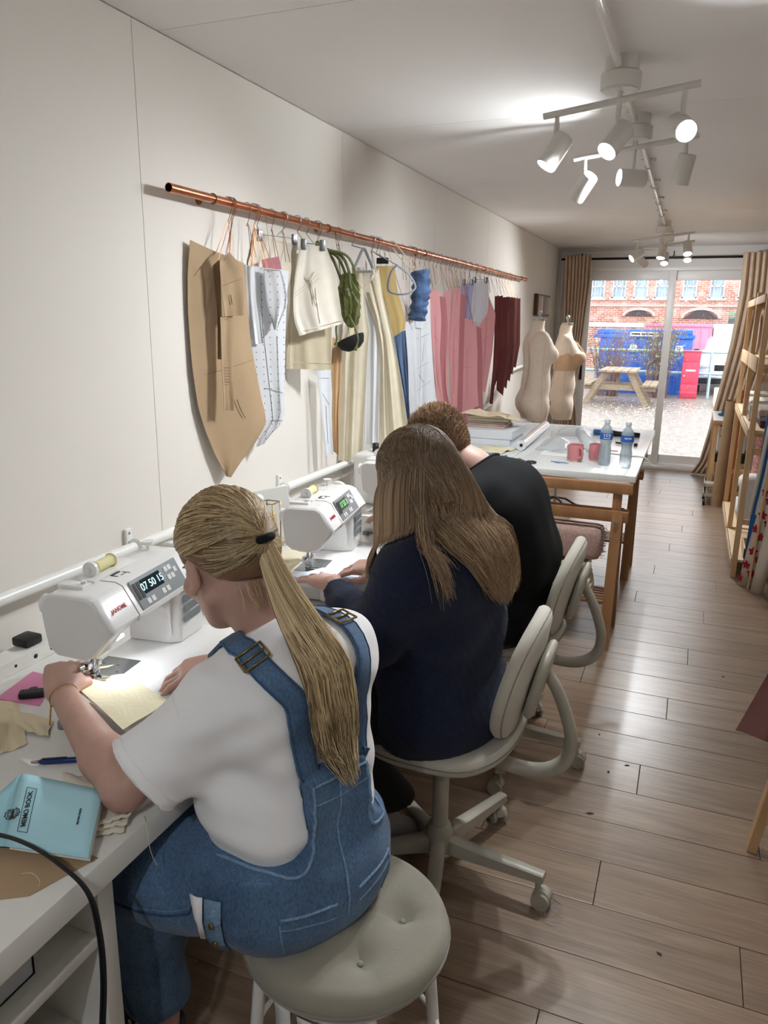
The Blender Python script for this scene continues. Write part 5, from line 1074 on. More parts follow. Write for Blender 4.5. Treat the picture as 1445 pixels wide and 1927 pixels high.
class Head:
    """frame: x right, y forward (face), z up"""
    def __init__(s, c, fwd, up, sc=1.0):
        s.c = np.array(c, float); f = unit(fwd); r = unit(np.cross(f, up)); s.M = np.stack([r, f, np.cross(r, f)], 1); s.sc = sc
    def w(s, p): return s.c + s.M @ (np.array(p, float) * s.sc)
    def add(s, S):
        k = s.sc; M = s.M
        S.ell(s.w((0, -.014, .036)), V3(.074, .094, .084) * k, M, .02)
        S.ell(s.w((0, .030, -.030)), V3(.058, .060, .080) * k, M, .03)
        S.ell(s.w((0, .062, -.088)), V3(.024, .020, .018) * k, M, .025)
        for x in (-1, 1):
            S.cone(s.w((x * .052, .0, -.055)), s.w((x * .016, .066, -.088)), .016 * k, .014 * k, .02)   # jaw line
            S.ell(s.w((x * .040, .066, -.022)), V3(.022, .018, .020) * k, M, .015)                       # cheek
            S.ell(s.w((x * .074, -.004, -.010)), V3(.008, .017, .030) * k, M, .004)                      # ear
            S.ell(s.w((x * .083, -.002, -.006)), V3(.006, .009, .017) * k, M, .003, sub=True)
            S.cone(s.w((x * .078, .010, -.034)), s.w((x * .076, .006, -.040)), .006 * k, .006 * k, .004)
            S.ell(s.w((x * .031, .094, .004)), V3(.015, .012, .009) * k, M, .008, sub=True)              # eye socket
            S.ell(s.w((x * .012, .099, -.030)), V3(.006, .006, .005) * k, M, .005)
        S.cone(s.w((0, .088, .006)), s.w((0, .106, -.024)), .008 * k, .010 * k, .010)                    # nose
        S.ell(s.w((0, .086, .020)), V3(.045, .010, .007) * k, M, .010)                                    # brow
        S.ell(s.w((0, .089, -.052)), V3(.022, .008, .005) * k, M, .004); S.ell(s.w((0, .087, -.060)), V3(.019, .008, .006) * k, M, .004)
    def parts(s, root, hair_m):
        for x in (-1, 1):
            e = MB().ball(s.w((x * .031, .0835, .004)), .0105 * s.sc, 14); obj('eye', e, mat('eye_white', '#e9e4de', .2), root)
            b = MB().tube([s.w((x * (.018 + .008 * i), .0945 - .0016 * i * i, .020 + .003 * math.sin(i))) for i in range(4)], .0016, 5); obj('eyebrow', b, hair_m, root)
            obj('eyelashes', MB().tube([s.w((x * (.020 + .007 * i), .0965 - .0016 * i * i, .007 - .001 * i)) for i in range(4)], .0009, 5), hair_m, root)
        obj('lips', MB().tube([s.w((t * .017, .0965 - .006 * t * t, -.056)) for t in (-1, -.5, 0, .5, 1)], [.0015, .0042, .0048, .0042, .0015], 8, flat=.7), mat('lips', '#b06a62', .4), root)
def hand(S, wrist, fwd, nrm, side, curl=.5, spread=.12, sc=1.0, thumb=.6, fcurl=None, twist=None):
    """fwd: wrist to knuckles, nrm: out of the back of the hand, side: +1 thumb lies along cross(nrm, fwd)"""
    w = np.array(wrist, float); f = unit(fwd); n = unit(np.array(nrm) - f * np.dot(nrm, f)); t = np.cross(n, f) * side
    K = .088 * sc
    for i, x in enumerate((-.028, -.010, .010, .027)):
        S.cone(w + t * x * .55 * sc + n * 0, w + f * K * (1 - .10 * (i == 0) - 0) + t * x * sc, .0155 * sc, .0112 * sc, .012)
    S.ell(w + f * .045 * sc, V3(.034, .042, .0125) * sc, np.stack([t, f, n], 1), .015)
    base = w
    L = [(.027, .034, .021, .018), (.010, .043, .027, .021), (-.010, .040, .026, .020), (-.028, .032, .019, .018)]
    tips = []
    for i, (x, a, b, c) in enumerate(L):
        k = base + f * K * (1 - .10 * (i == 3)) * sc / sc + t * x * sc
        cu = (fcurl[i] if fcurl else curl); d = unit(f + t * spread * (1.5 - i) / 1.5 * .6); p = k; ang = 0; r = [.0090, .0080, .0072, .0062]
        for j, ln in enumerate((a, b, c)):
            ang += cu * (.75, .95, .7)[j]; dd = d * math.cos(ang) - n * math.sin(ang); q = p + dd * ln * sc
            S.cone(p, q, r[j] * sc * (.93 if i == 3 else 1), r[j + 1] * sc * (.93 if i == 3 else 1), .0018); p = q
        tips.append(p)
    th0 = w + f * .022 * sc + t * .018 * sc - n * .004 * sc; d1 = unit(f * .75 + t * .75 - n * .25 * thumb); th1 = th0 + d1 * .042 * sc
    d2 = unit(f * .95 + t * (.35 - .4 * thumb) - n * .35 * thumb); th2 = th1 + d2 * .032 * sc; d3 = unit(f * .95 + t * (.1 - .5 * thumb) - n * .45 * thumb); th3 = th2 + d3 * .024 * sc
    S.cone(th0, th1, .0155 * sc, .0115 * sc, .012); S.cone(th1, th2, .0105 * sc, .0098 * sc, .004); S.cone(th2, th3, .0098 * sc, .0076 * sc, .004); tips.append(th3)
    return tips
def lerp(a, b, t): return np.array(a) * (1 - t) + np.array(b) * t
def torso(S, J, g=0., male=0, k=.045, up=True, low=True):
    """J: joint dict (pel, mid, upp, neck, shL, shR); a = unit vector to the person's left"""
    a = J['a']; f = J['f']; m = 1 + .1 * male
    if low:
        for sg in (-1, 1): S.cone(J['pel'] + a * sg * .075 * m - f * .01, J['pel'] + a * sg * .06 * m + V3(0, 0, .10), .098 * m + g, .080 * m + g, k)
        S.ell(J['pel'] - f * .035 + V3(0, 0, -.02), V3(.140 * m + g, .105 + g, .10 + g), np.stack([a, f, V3(0, 0, 1)], 1), k)
    if up:
        for sg in (-1, 1):
            S.cone(J['pel'] + a * sg * .06 * m + V3(0, 0, .08), J['mid'] + a * sg * .052 * m, .078 * m + g, .072 * m * J.get('w', 1) + g, k)
            S.cone(J['mid'] + a * sg * .052 * m, J['upp'] + a * sg * .075 * m, .072 * m * J.get('w', 1) + g, .082 * m + g, k)
            sh = J['shL'] if sg > 0 else J['shR']
            S.cone(J['upp'] + a * sg * .05 * m + V3(0, 0, .02), sh, .07 * m + g, .052 * m + g, k)
        S.cone(J['upp'] + V3(0, 0, .03), J['neck'], .075 * m + g, .050 * m + g, k)
def leg(S, hip, knee, ank, g=0., rr=(.088, .068, .058, .038), k=.03):
    S.cone(hip, lerp(hip, knee, .5), rr[0] + g, (rr[0] + rr[1]) / 2 + g, k); S.cone(lerp(hip, knee, .5), knee, (rr[0] + rr[1]) / 2 + g, rr[1] * .95 + g, k)
    c = lerp(knee, ank, .35); S.cone(knee, c, rr[1] * .9 + g, rr[2] + g, k); S.cone(c, ank, rr[2] + g, rr[3] + g, k)
def foot(S, ank, toe, g=0.):
    a, t = np.array(ank), np.array(toe); S.cone(a, a + V3(0, 0, -.05) + unit(a - t) * .025, .034 + g, .028 + g, .02); S.cone(a + V3(0, 0, -.02), lerp(a, t, .6) + V3(0, 0, -.012), .034 + g, .030 + g, .02); S.cone(lerp(a, t, .6) + V3(0, 0, -.012), t, .032 + g, .020 + g, .02)
m_skin = mat('skin', '#b89284', .5, noise=(26, .05), bump=(320, .05), sub=.08)
def freckle(m):
    n = m.node_tree.nodes; L = m.node_tree.links; b = n['Principled BSDF']; src = b.inputs['Base Color'].links[0].from_socket
    t = n.new('ShaderNodeTexCoord'); v = n.new('ShaderNodeTexVoronoi'); v.inputs['Scale'].default_value = 75; v.inputs['Randomness'].default_value = 1; L.new(t.outputs['Object'], v.inputs['Vector'])
    r = n.new('ShaderNodeMapRange'); r.inputs['From Min'].default_value = .08; r.inputs['From Max'].default_value = .16; r.inputs['To Min'].default_value = .38; r.inputs['To Max'].default_value = 0; L.new(v.outputs['Distance'], r.inputs[0])
    g = n.new('ShaderNodeMath'); g.operation = 'GREATER_THAN'; g.inputs[1].default_value = .72; s = n.new('ShaderNodeSeparateColor'); L.new(v.outputs['Color'], s.inputs[0]); L.new(s.outputs[0], g.inputs[0])
    k = n.new('ShaderNodeMath'); k.operation = 'MULTIPLY'; L.new(r.outputs[0], k.inputs[0]); L.new(g.outputs[0], k.inputs[1])
    mx = n.new('ShaderNodeMix'); mx.data_type = 'RGBA'; L.new(k.outputs[0], mx.inputs[0]); L.new(src, mx.inputs[6]); mx.inputs[7].default_value = srgb('#6a4030'); L.new(mx.outputs[2], b.inputs['Base Color'])
freckle(m_skin)
# ================================================================ WOMAN IN DUNGAREES
def person_root(label, loc):
    return thing('person', label, 'person', loc)
def pobj(name, me, m, root, kind=None):
    o = obj(name, me, m, None, sharp=0) if isinstance(me, MB) else obj(name, me, m)
    o.parent = root; o.matrix_parent_inverse = Matrix.Translation(-Vector(root.location))
    if kind: o['kind'] = kind
    return o
def flag_freckles(me):
    pass
a1 = unit((-.40, -.92, 0)); f1 = unit(np.cross(a1, (0, 0, 1)))            # to her left, forward
J = dict(a=a1, f=f1, w=.86, pel=V3(.915, 1.075, .595), mid=V3(.930, 1.10, .76), upp=V3(.895, 1.125, .925), neck=V3(.835, 1.13, 1.022), shL=V3(.815, .995, .925), shR=V3(.925, 1.245, .955))
elL, wrL = V3(.705, .875, .805), V3(.425, 1.025, .850)
elR, wrR = V3(.86, 1.40, .84), V3(.675, 1.225, .875)
hipL, hipR = J['pel'] + a1 * .09, J['pel'] - a1 * .08 + V3(0, 0, -.035)
knL, anL, toL = V3(.575, .985, .535), V3(.600, 1.045, .12), V3(.49, 1.07, .035)
knR, anR, toR = V3(.60, 1.10, .41), V3(.46, 1.14, .10), V3(.35, 1.16, .03)
H1 = Head((.760, 1.125, 1.142), (-.80, .36, -.48), (-.42, .19, .88), 1.04)
def body1():
    S = SDF((.22, .80, 0), (1.14, 1.54, 1.30), .0040)
    torso(S, J, -.006); H1.add(S)
    S.cone(J['neck'], H1.w((0, -.025, -.05)), .050, .047, .02)
    for sh, el, wr in ((J['shL'], elL, wrL), (J['shR'], elR, wrR)):
        S.cone(sh, lerp(sh, el, .5), .050, .043, .02); S.cone(lerp(sh, el, .5), el, .043, .036, .02)
        c = lerp(el, wr, .3); S.cone(el, c, .037, .040, .015); S.cone(c, wr, .040, .0245, .015)
    leg(S, hipL, knL, anL, -.006); leg(S, hipR, knR, anR, -.006); foot(S, anL, toL, -.006); foot(S, anR, toR, -.006)
    return S
S = body1()
fL = V3(-.80, .52, .06)
hand(S, wrL + unit(wrL - elL) * .004, unit((-.62, .74, .16)), unit((.40, -.25, .85)), -1, .62, .12, 1.0, .9, fcurl=(.50, .58, .66, .74))
hand(S, wrR, unit((-.75, -.62, -.10)), unit((.20, -.05, .9)), 1, .5, .1, .95, .9, fcurl=(.42, .5, .6, .7))
P1 = person_root('blonde woman with a ponytail, white t-shirt and denim dungarees, sewing on a stool', (1.0, 1.1, 0))
m_body1 = S.mesh('body')
body_o = pobj('body', m_body1, m_skin, P1)
m_hairb = mat('blonde_brow', '#a5814f', .5)
for o_ in []: pass
H1_parts_root = P1
def head_parts(H, root, hm):
    n0 = set(bpy.data.objects); H.parts(None, hm)
    for o in set(bpy.data.objects) - n0: o.parent = root; o.matrix_parent_inverse = Matrix.Translation(-Vector(root.location))
head_parts(H1, P1, m_hairb)
# ---- t-shirt
m_tee = mat('white_jersey', '#ecebec', .85, noise=(9, .02), weave=(700, .05), sheen=.2)
S = SDF((.55, .74, .52), (1.22, 1.55, 1.14), .0052); torso(S, J, .014, low=False, k=.05)
for sg in (-1, 1): S.cone(J['pel'] + a1 * sg * .065 + V3(.02, 0, 0), J['pel'] + a1 * sg * .062 + V3(.02, 0, .12), .074, .070, .05)
S.ell(J['upp'] + f1 * .055 + V3(0, 0, -.075), (.085, .12, .085), k=.06)
S.cone((.860, 1.015, .63), (.848, 1.015, .76), .048, .070, .05); S.cone((.848, 1.015, .76), (.86, 1.03, .87), .070, .068, .05)
shL, shR = J['shL'], J['shR']
slv = lerp(shL, elL, .84); slr = lerp(shR, elR, .84)
S.cone(shL + V3(.01, 0, -.005), slv + V3(.008, .004, -.004), .052, .064, .05); S.cone(shL, slv + V3(.0, -.003, -.01), .050, .068, .04)
S.cone(shR, slr, .052, .068, .05)
X, Y, Z = S.grids()
# creases
dsh = unit(elL - shL)
S.F += (.0045 * nz((X, Y, Z), 34, 3) + .0030 * nz((X, Y, Z), 75, 5) + .007 * np.sin(60 * (X * .6 - Z * .9 + Y * .3) + 3 * np.sin(14 * Z + 9 * Y)) * np.exp(-((X - .86) ** 2 + (Y - 1.0) ** 2 + (Z - .86) ** 2) / .008)
        + .004 * np.sin(70 * Z + 12 * X) * np.exp(-((Z - .70) / .05) ** 2) + .004 * np.sin(55 * (Z + .7 * X - .4 * Y)) * np.exp(-((X - .90) ** 2 + (Y - .99) ** 2 + (Z - .78) ** 2) / .010)).astype(np.float32)
for sh, sl, el in ((shL, slv, elL), (shR, slr, elR)):                      # cut the sleeve at its hem
    d = unit(el - sh); S.clip(np.where(((X - sh[0]) * d[0] + (Y - sh[1]) * d[1] + (Z - sh[2]) * d[2]) > .06, ((X - sl[0]) * d[0] + (Y - sl[1]) * d[1] + (Z - sl[2]) * d[2]), -1.0), .006)
for sh, sl, el in ((shL, slv, elL), (shR, slr, elR)):                      # hollow sleeve end
    d = unit(el - sh); p = lerp(sl, sh, .18); r = np.sqrt(np.maximum((X - p[0]) ** 2 + (Y - p[1]) ** 2 + (Z - p[2]) ** 2 - ((X - p[0]) * d[0] + (Y - p[1]) * d[1] + (Z - p[2]) * d[2]) ** 2, 0))
    t = (X - p[0]) * d[0] + (Y - p[1]) * d[1] + (Z - p[2]) * d[2]
    S.F = np.where(t > 0, np.maximum(S.F, .058 - r), S.F)
lat_ = (X - J['mid'][0]) * a1[0] + (Y - J['mid'][1]) * a1[1]; zc_ = np.interp(np.abs(lat_), [0, .066, .070, .080, .10, .14, .22], [.815, .815, .72, .692, .675, .668, .670])
S.F += np.clip((zc_ - .006 - Z) / .02, 0, 1).astype(np.float32) * .016
S.clip(.56 - Z)
nk = J['neck']; hd = unit(H1.c - nk)
# neck opening: a plane tilted with the neck
S.clip(((X - nk[0]) * -.50 + (Z - nk[2] - .012) * .86) + 0 * Y, .006)
me_tee = S.mesh('t_shirt'); tee = pobj('t_shirt', me_tee, m_tee, P1); bv_tee = bvh_of(me_tee)
for sh, sl, el, rr_ in ((shL, slv, elL, .09), (shR, slr, elR, .09)):
    d = unit(el - sh); u_ = unit(np.cross(d, (0, 0, 1))); v_ = np.cross(d, u_)
    for back, rad in ((.022, .0011), (.002, .0026)):
        c_ = sl - d * back; pobj('hem', MB().tube(snap(bv_tee, [c_ + (u_ * math.cos(t) + v_ * math.sin(t)) * rr_ for t in np.linspace(0, 2 * PI, 41)], .0004), rad, 5, caps=False), m_tee, tee)
    c_ = sh + d * .045; pobj('shoulder_seam', MB().tube(snap(bv_tee, [c_ + (u_ * math.cos(t) + v_ * math.sin(t)) * .09 for t in np.linspace(-2.2, 1.2, 25)], .0004), .0010, 5), m_tee, tee)
# rib collar
cc = nk + V3(-.004, 0, .006); c_u, c_v = unit((.86, 0, .50)), a1
pts = snap(bv_tee, [cc + (c_u * math.cos(t) * .066 + c_v * math.sin(t) * .070) for t in np.linspace(0, 2 * PI, 33)], .001)
pobj('collar', MB().tube(pts, .0075, 8, caps=False), m_tee, tee) if False else None
# ---- dungarees
def denim_material():
    m = bpy.data.materials.new('denim'); m.use_nodes = True; n = m.node_tree.nodes; L = m.node_tree.links; b = n['Principled BSDF']
    t = n.new('ShaderNodeTexCoord'); x = n.new('ShaderNodeTexNoise'); x.inputs['Scale'].default_value = 5; x.inputs['Detail'].default_value = 5; L.new(t.outputs['Object'], x.inputs['Vector'])
    y = n.new('ShaderNodeTexNoise'); y.inputs['Scale'].default_value = 260; y.inputs['Detail'].default_value = 3
    mp = n.new('ShaderNodeMapping'); mp.inputs['Scale'].default_value = (1, 1, .45); mp.inputs['Rotation'].default_value = (.5, 0, .4); L.new(t.outputs['Object'], mp.inputs[0]); L.new(mp.outputs[0], y.inputs['Vector'])
    r = n.new('ShaderNodeValToRGB'); r.color_ramp.elements[0].position = .3; r.color_ramp.elements[0].color = srgb('#2f4a6b'); r.color_ramp.elements[1].position = .72; r.color_ramp.elements[1].color = srgb('#5d7d9f'); L.new(x.outputs[0], r.inputs[0])
    mx = n.new('ShaderNodeMix'); mx.data_type = 'RGBA'; mx.blend_type = 'OVERLAY'; mx.inputs[0].default_value = .75; L.new(r.outputs[0], mx.inputs[6]); L.new(y.outputs['Fac'], mx.inputs[7])
    L.new(mx.outputs[2], b.inputs['Base Color']); b.inputs['Roughness'].default_value = .85; b.inputs['Sheen Weight'].default_value = .15
    bp = n.new('ShaderNodeBump'); bp.inputs['Strength'].default_value = .35; bp.inputs['Distance'].default_value = .002; L.new(y.outputs['Fac'], bp.inputs['Height']); L.new(bp.outputs[0], b.inputs['Normal']); return m
m_denim = denim_material(); m_stitch = mat('denim_edge', '#6f8ca8', .8, noise=(200, .3)); m_seamd = mat('denim_seam', '#34506f', .85, noise=(150, .3))
S = SDF((.42, .74, .13), (1.24, 1.50, 1.10), .0052)
torso(S, J, .034, low=False, k=.05); torso(S, J, .020, up=False, k=.05); X, Y, Z = S.grids()
lat = (X - J['mid'][0]) * a1[0] + (Y - J['mid'][1]) * a1[1]
zc = np.interp(np.abs(lat), [0, .066, .070, .080, .10, .14, .22], [.815, .815, .72, .692, .675, .668, .670]); zc = zc + .0 * Z
S.clip(Z - zc, .005)
leg(S, hipL, knL, anL + V3(0, 0, .02), .018, (.092, .074, .062, .050), .035); leg(S, hipR, knR, anR + V3(0, 0, .02), .018, (.092, .074, .062, .050), .035)
S.clip(.165 - Z)
S.F += (.004 * nz((X, Y, Z), 30, 11) + .0018 * nz((X, Y, Z), 90, 12) + .005 * np.sin(75 * (Z * .8 + X * .6)) * np.exp(-((X - .62) ** 2 + (Y - 1.0) ** 2 + (Z - .50) ** 2) / .006)
        + .005 * np.sin(60 * (X + Z)) * np.exp(-((X - .86) ** 2 + (Y - .97) ** 2 + (Z - .60) ** 2) / .004)).astype(np.float32)
me_den = S.mesh('dungarees'); den = pobj('dungarees', me_den, m_denim, P1); bv_den = bvh_of(me_den)
# straps: bands lying on the t-shirt, back panel corner to shoulder buckle and down the front
def band(bv, ctrl, w, th, nm, m, root, n=40, off=.006):
    P = smooth_path(ctrl, n // (len(ctrl) - 1)); rows = []
    c = [bv.find_nearest(Vector(p)) for p in P]
    for i, (co, no, _, _) in enumerate(c):
        d = (c[min(i + 1, len(c) - 1)][0] - c[max(i - 1, 0)][0]).normalized(); s_ = d.cross(no).normalized(); row = []
        for t in (-1, -.5, 0, .5, 1):
            q = bv.find_nearest(co + s_ * w / 2 * t); nn = (no * .6 + q[1] * .4).normalized(); row.append(co + s_ * w / 2 * t + nn * off + no * min(0.004, max(-.004, (q[0] - (co + s_ * w / 2 * t)).dot(no))))
        rows.append(row)
    o = pobj(nm, MB().grid(rows, th), m, root)
    for t in (0, -1):
        pobj('strap_edge', MB().tube([r[t] + (r[2] - r[t]).normalized() * .003 + bv.find_nearest(r[t])[1] * th * .5 for r in rows], .0016, 5), m_seamd, o)
    return o, rows
def L_(l, z, back=1):                                                        # point near the torso at lateral l, height z
    s_ = np.interp(z, [.6, .78, .95, 1.045], [0, 1, 2, 3]); i = min(int(s_), 2); q = [J['pel'], J['mid'], J['upp'], J['neck']]
    return lerp(q[i], q[i + 1], s_ - i) * V3(1, 1, 0) + V3(0, 0, z) + a1 * l - f1 * .14 * back
st1, r1 = band(bv_tee, [L_(.046, .803), L_(.06, .85), L_(.078, .94), L_(.092, 1.0, .5), shL + V3(.035, .055, .06) , L_(.095, .96, -.8), L_(.09, .85, -1)], .042, .005, 'strap', m_denim, P1)
st2, r2 = band(bv_tee, [L_(-.046, .803), L_(-.06, .85), L_(-.078, .94), L_(-.092, 1.0, .5), shR + V3(-.02, -.045, .06), L_(-.095, .96, -.8), L_(-.09, .85, -1)], .042, .005, 'strap', m_denim, P1)
m_brass = mat('brass', '#8d7a4c', .3, .9)
for rws, st in ((r1, st1), (r2, st2)):
    k = int(len(rws) * .53); c = rws[k][2]; d = (rws[k + 1][2] - rws[k][2]).normalized(); sd = (rws[k][4] - rws[k][0]).normalized(); nn = sd.cross(d).normalized()
    if nn.z < 0: nn = -nn
    M = Matrix(((sd.x, d.x, nn.x, c.x), (sd.y, d.y, nn.y, c.y), (sd.z, d.z, nn.z, c.z), (0, 0, 0, 1))) @ Matrix.Translation((0, 0, .006))
    bk = MB(); w, h = .025, .017
    for p, q in (((-w, -h, 0), (w, -h, 0)), ((w, -h, 0), (w, h, 0)), ((w, h, 0), (-w, h, 0)), ((-w, h, 0), (-w, -h, 0)), ((-w, 0, 0), (w, 0, 0))): bk.cyl(M @ Vector(p), M @ Vector(q), .0022, 8)
    pobj('buckle', bk, m_brass, st)
# seams and edges
def seam(ctrl, r, m, nm='seam', off=.0008, bv=None, n=8, par=None): return pobj(nm, MB().tube(snap(bv or bv_den, smooth_path(ctrl, n), off), r, 6), m, par or den)
seam([L_(0, .80), L_(0, .74), L_(-.0, .68), L_(-.0, .60), L_(0, .56)], .0022, m_stitch)
seam([L_(-.062, .808), L_(0, .808), L_(.062, .808)], .003, m_stitch)
seam([L_(-.062, .778), L_(0, .772), L_(.062, .778)], .0018, m_stitch)
for sg in (-1, 1):
    seam([L_(sg * .066, .81), L_(sg * .068, .75), L_(sg * .077, .695), L_(sg * .10, .677), L_(sg * .14, .668, .5), L_(sg * .17, .67, 0)], .0032, m_stitch)
# back pocket and side seam
def pk(l0, z0, l1, z1): return [L_(l0, z0), L_((l0 + l1) / 2, (z0 + z1) / 2), L_(l1, z1)]
for sg in (1, -1):
    seam(pk(sg * .025, .595, sg * .135, .610), .0028, m_stitch); seam(pk(sg * .025, .575, sg * .135, .589), .0014, m_stitch)
    seam(pk(sg * .135, .600, sg * .125, .52), .0020, m_stitch)
def side(p, out=-.1): return p + V3(0, -.12, 0)
sL = [hipL + a1 * .12 + V3(0, 0, .02), lerp(hipL, knL, .25) + V3(0, -.12, -.005), lerp(hipL, knL, .6) + V3(0, -.12, -.01), knL + V3(-.02, -.12, -.01)]
seam(sL, .0022, m_seamd, bv=bv_den); seam([p + V3(0, 0, .010) for p in sL], .0011, m_stitch)
seam([knL + V3(.0, -.12, -.05), lerp(knL, anL, .5) + V3(.0, -.12, 0), anL + V3(0, -.12, .06)], .0022, m_seamd)
# side opening flap with metal buttons
fl = snap(bv_den, [L_(.165, .63, .2), L_(.165, .60, .2), L_(.16, .565, .2), L_(.155, .54, .2)], .006)
pobj('side_flap', MB().grid([[p + Vector((-.016, -.004, 0)), p + Vector((0, -.004, .001)), p + Vector((.014, .0, 0))] for p in fl], .003), m_stitch, den)
for p in fl[1:3]: pobj('button', MB().ball(p + Vector((0, -.008, 0)), (.006, .003, .006), 10), m_brass, den)
pobj('pocket_bag', MB().grid([[p + Vector((-.045 + .01 * i, -.004, 0)), p + Vector((-.030, -.006, 0)), p + Vector((-.020, -.004, 0))] for i, p in enumerate(fl[:3])], .002), m_tee, den)
# hem turn-up and shoes
for an in (anL, anR):
    S = None
m_shoe = mat('dark_trainer', '#33363c', .7); m_sole = mat('white_sole', '#d8d6d2', .5); m_sock = mat('pale_sock', '#b9b6b2', .9)
for an, to in ((anL, toL), (anR, toR)):
    S = SDF(np.minimum(an, to) - .08, np.maximum(an, to) + .08, .005); foot(S, an + V3(0, 0, -.015), to, .007); X, Y, Z = S.grids(); S.clip(.012 - Z + 0 * X + 0 * Y); S.clip(Z - (.095 + .0 * X)); sh_ = pobj('shoe', S.mesh('shoe'), m_shoe, P1)
    d = unit((to - an) * V3(1, 1, 0)); c = (an + to) / 2; c[2] = 0
    Ms = Matrix(((d[0], -d[1], 0, c[0]), (d[1], d[0], 0, c[1]), (0, 0, 1, 0), (0, 0, 0, 1)))
    pobj('sole', MB().prism([(.095 * math.cos(t) - .0, .042 * math.sin(t)) for t in np.linspace(0, 2 * PI, 24, endpoint=False)], .0, .020, Ms, bev=.004), m_sole, sh_)
    for k in range(3): pobj('stripe', MB().beam(Vector(an) + Vector((-.02 * k - .01, -.040, -.045)), Vector(an) + Vector((-.02 * k - .02, -.036, -.015)), .007, .002, (0, 1, 0)), m_sole, sh_)
# bracelet
m_gold = mat('gold', '#c79a45', .25, 1.0)
dd = unit(wrL - elL); u_ = unit(np.cross(dd, (0, 0, 1))); v_ = np.cross(dd, u_); wc = wrL - dd * .012
br = MB().tube([wc + (u_ * math.cos(t) + v_ * math.sin(t)) * .0275 for t in np.linspace(0, 2 * PI, 29)], .0009, 5, caps=False)
bz = wc + unit((-.2, -.9, -.3)) * .028
for k in range(9): br.ball(bz + V3(-.001 * k, -.0025, -.0052 * k), (.0022, .0016, .0030), 8)
pobj('bracelet', br, m_gold, P1)
# fingernails
# ---- hair: pulled back into a ponytail
m_hair1 = mat('blonde_hair', '#b8935f', .42, vcol=True, spec=.5); 
S = SDF(H1.c - .17, H1.c + .17, .0042); k = H1.sc
S.ell(H1.w((0, -.018, .040)), V3(.0815, .100, .090) * k, H1.M, .02); S.ell(H1.w((0, -.060, -.005)), V3(.062, .055, .050) * k, H1.M, .03)
X, Y, Z = S.grids(); q = [(X - H1.c[0]) * H1.M[0, i] + (Y - H1.c[1]) * H1.M[1, i] + (Z - H1.c[2]) * H1.M[2, i] for i in range(3)]
# hairline: in front of it is bare face, below it is neck and ear
line = np.interp(q[1] + 0 * q[0] + 0 * q[2], [-.12, -.08, -.05, -.02, .005, .030, .055, .075, .09], [-.062, -.050, -.030, .002, .022, .012, .045, .080, .12])
S.clip(line - q[2], .006); S.F += (.0012 * nz((X, Y, Z), 120, 2)).astype(np.float32)
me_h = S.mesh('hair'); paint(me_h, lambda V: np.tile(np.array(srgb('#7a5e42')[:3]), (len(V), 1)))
hair1 = pobj('hair', me_h, m_hair1, P1)
base = H1.w((.010, -.112, .016))
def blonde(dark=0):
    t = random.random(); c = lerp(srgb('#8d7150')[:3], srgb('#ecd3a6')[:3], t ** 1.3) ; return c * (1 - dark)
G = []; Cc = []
def scalp(th, ph, ex=.003):                                                  # th: from crown axis, ph: around
    d = V3(math.sin(th) * math.sin(ph), math.sin(th) * math.cos(ph), math.cos(th)); return d * (V3(.0815, .100, .090) + ex) + V3(0, -.018, .040)
bl = V3(.010, -.108, .016)
for i in range(2600):
    ph = random.uniform(-PI, PI); y_ = math.cos(ph)
    # start on the hairline
    th = 1.2 if abs(ph) < .5 else np.interp(abs(ph), [0, .5, 1.0, 1.4, 1.75, 2.2, PI], [.85, .98, 1.42, 1.72, 1.80, 2.08, 2.15])
    if random.random() < .45: th *= random.uniform(.35, .97)
    if i % 4 == 0: ph = random.choice((-1, 1)) * random.uniform(1.8, PI); th = random.uniform(1.4, 2.3)
    p0 = scalp(th, ph, .001); d0 = p0 - V3(0, -.018, .040); d1 = bl - V3(0, -.018, .040); path = []
    for t in np.linspace(0, 1, 7):
        v = unit(d0) * (1 - t) + unit(d1) * t; v = v + V3(0, 0, .10 * math.sin(PI * t) * (1 if d0[2] > -.02 else -.5)); v = unit(v)
        rr = 1 / math.sqrt((v[0] / .0815) ** 2 + (v[1] / .100) ** 2 + (v[2] / .090) ** 2)
        if v[2] < 0 and v[1] < .1: rr = max(rr, .0 + 1 / math.sqrt((v[0] / .074) ** 2 + (v[1] / .108) ** 2 + (v[2] / .078) ** 2))
        path.append(H1.w(V3(0, -.018, .040) + v * (rr + .0015 + random.uniform(0, .0018))))
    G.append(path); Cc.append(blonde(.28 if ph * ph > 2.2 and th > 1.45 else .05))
bvh_h = bvh_of(me_h)
G = [[V3(*p) for p in snap(bvh_h, g, random.uniform(.0005, .003))] for g in G]
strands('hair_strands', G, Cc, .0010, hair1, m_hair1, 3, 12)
# ponytail
pt_path = [base, V3(.893, 1.090, 1.128), V3(.935, 1.085, 1.062), V3(.968, 1.080, .985), V3(.990, 1.078, .915), V3(1.0, 1.080, .86), V3(.995, 1.082, .825)]
pr = [.014, .026, .037, .043, .045, .042, .030]
def ponytail(n, rk, dark=0):
    G = []; Cc = []
    for i in range(n):
        a = random.uniform(0, 2 * PI); q = math.sqrt(random.random()); jj = random.uniform(-1, 1); path = []; end = random.choice([5, 6, 6, 6]) 
        for j, (p, r) in enumerate(zip(pt_path, pr)):
            if j > end: break
            w = a + .15 * j + jj * .1 * j
            path.append(p + (a1 * math.cos(w) * 1.05 + unit((.85, 0, .5)) * math.sin(w) * .55) * r * q * rk + V3(0, 0, random.uniform(-.02, .02) * (j >= 5)))
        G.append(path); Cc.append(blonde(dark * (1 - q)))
    return G, Cc
G, Cc = ponytail(2600, 1.0, .25)
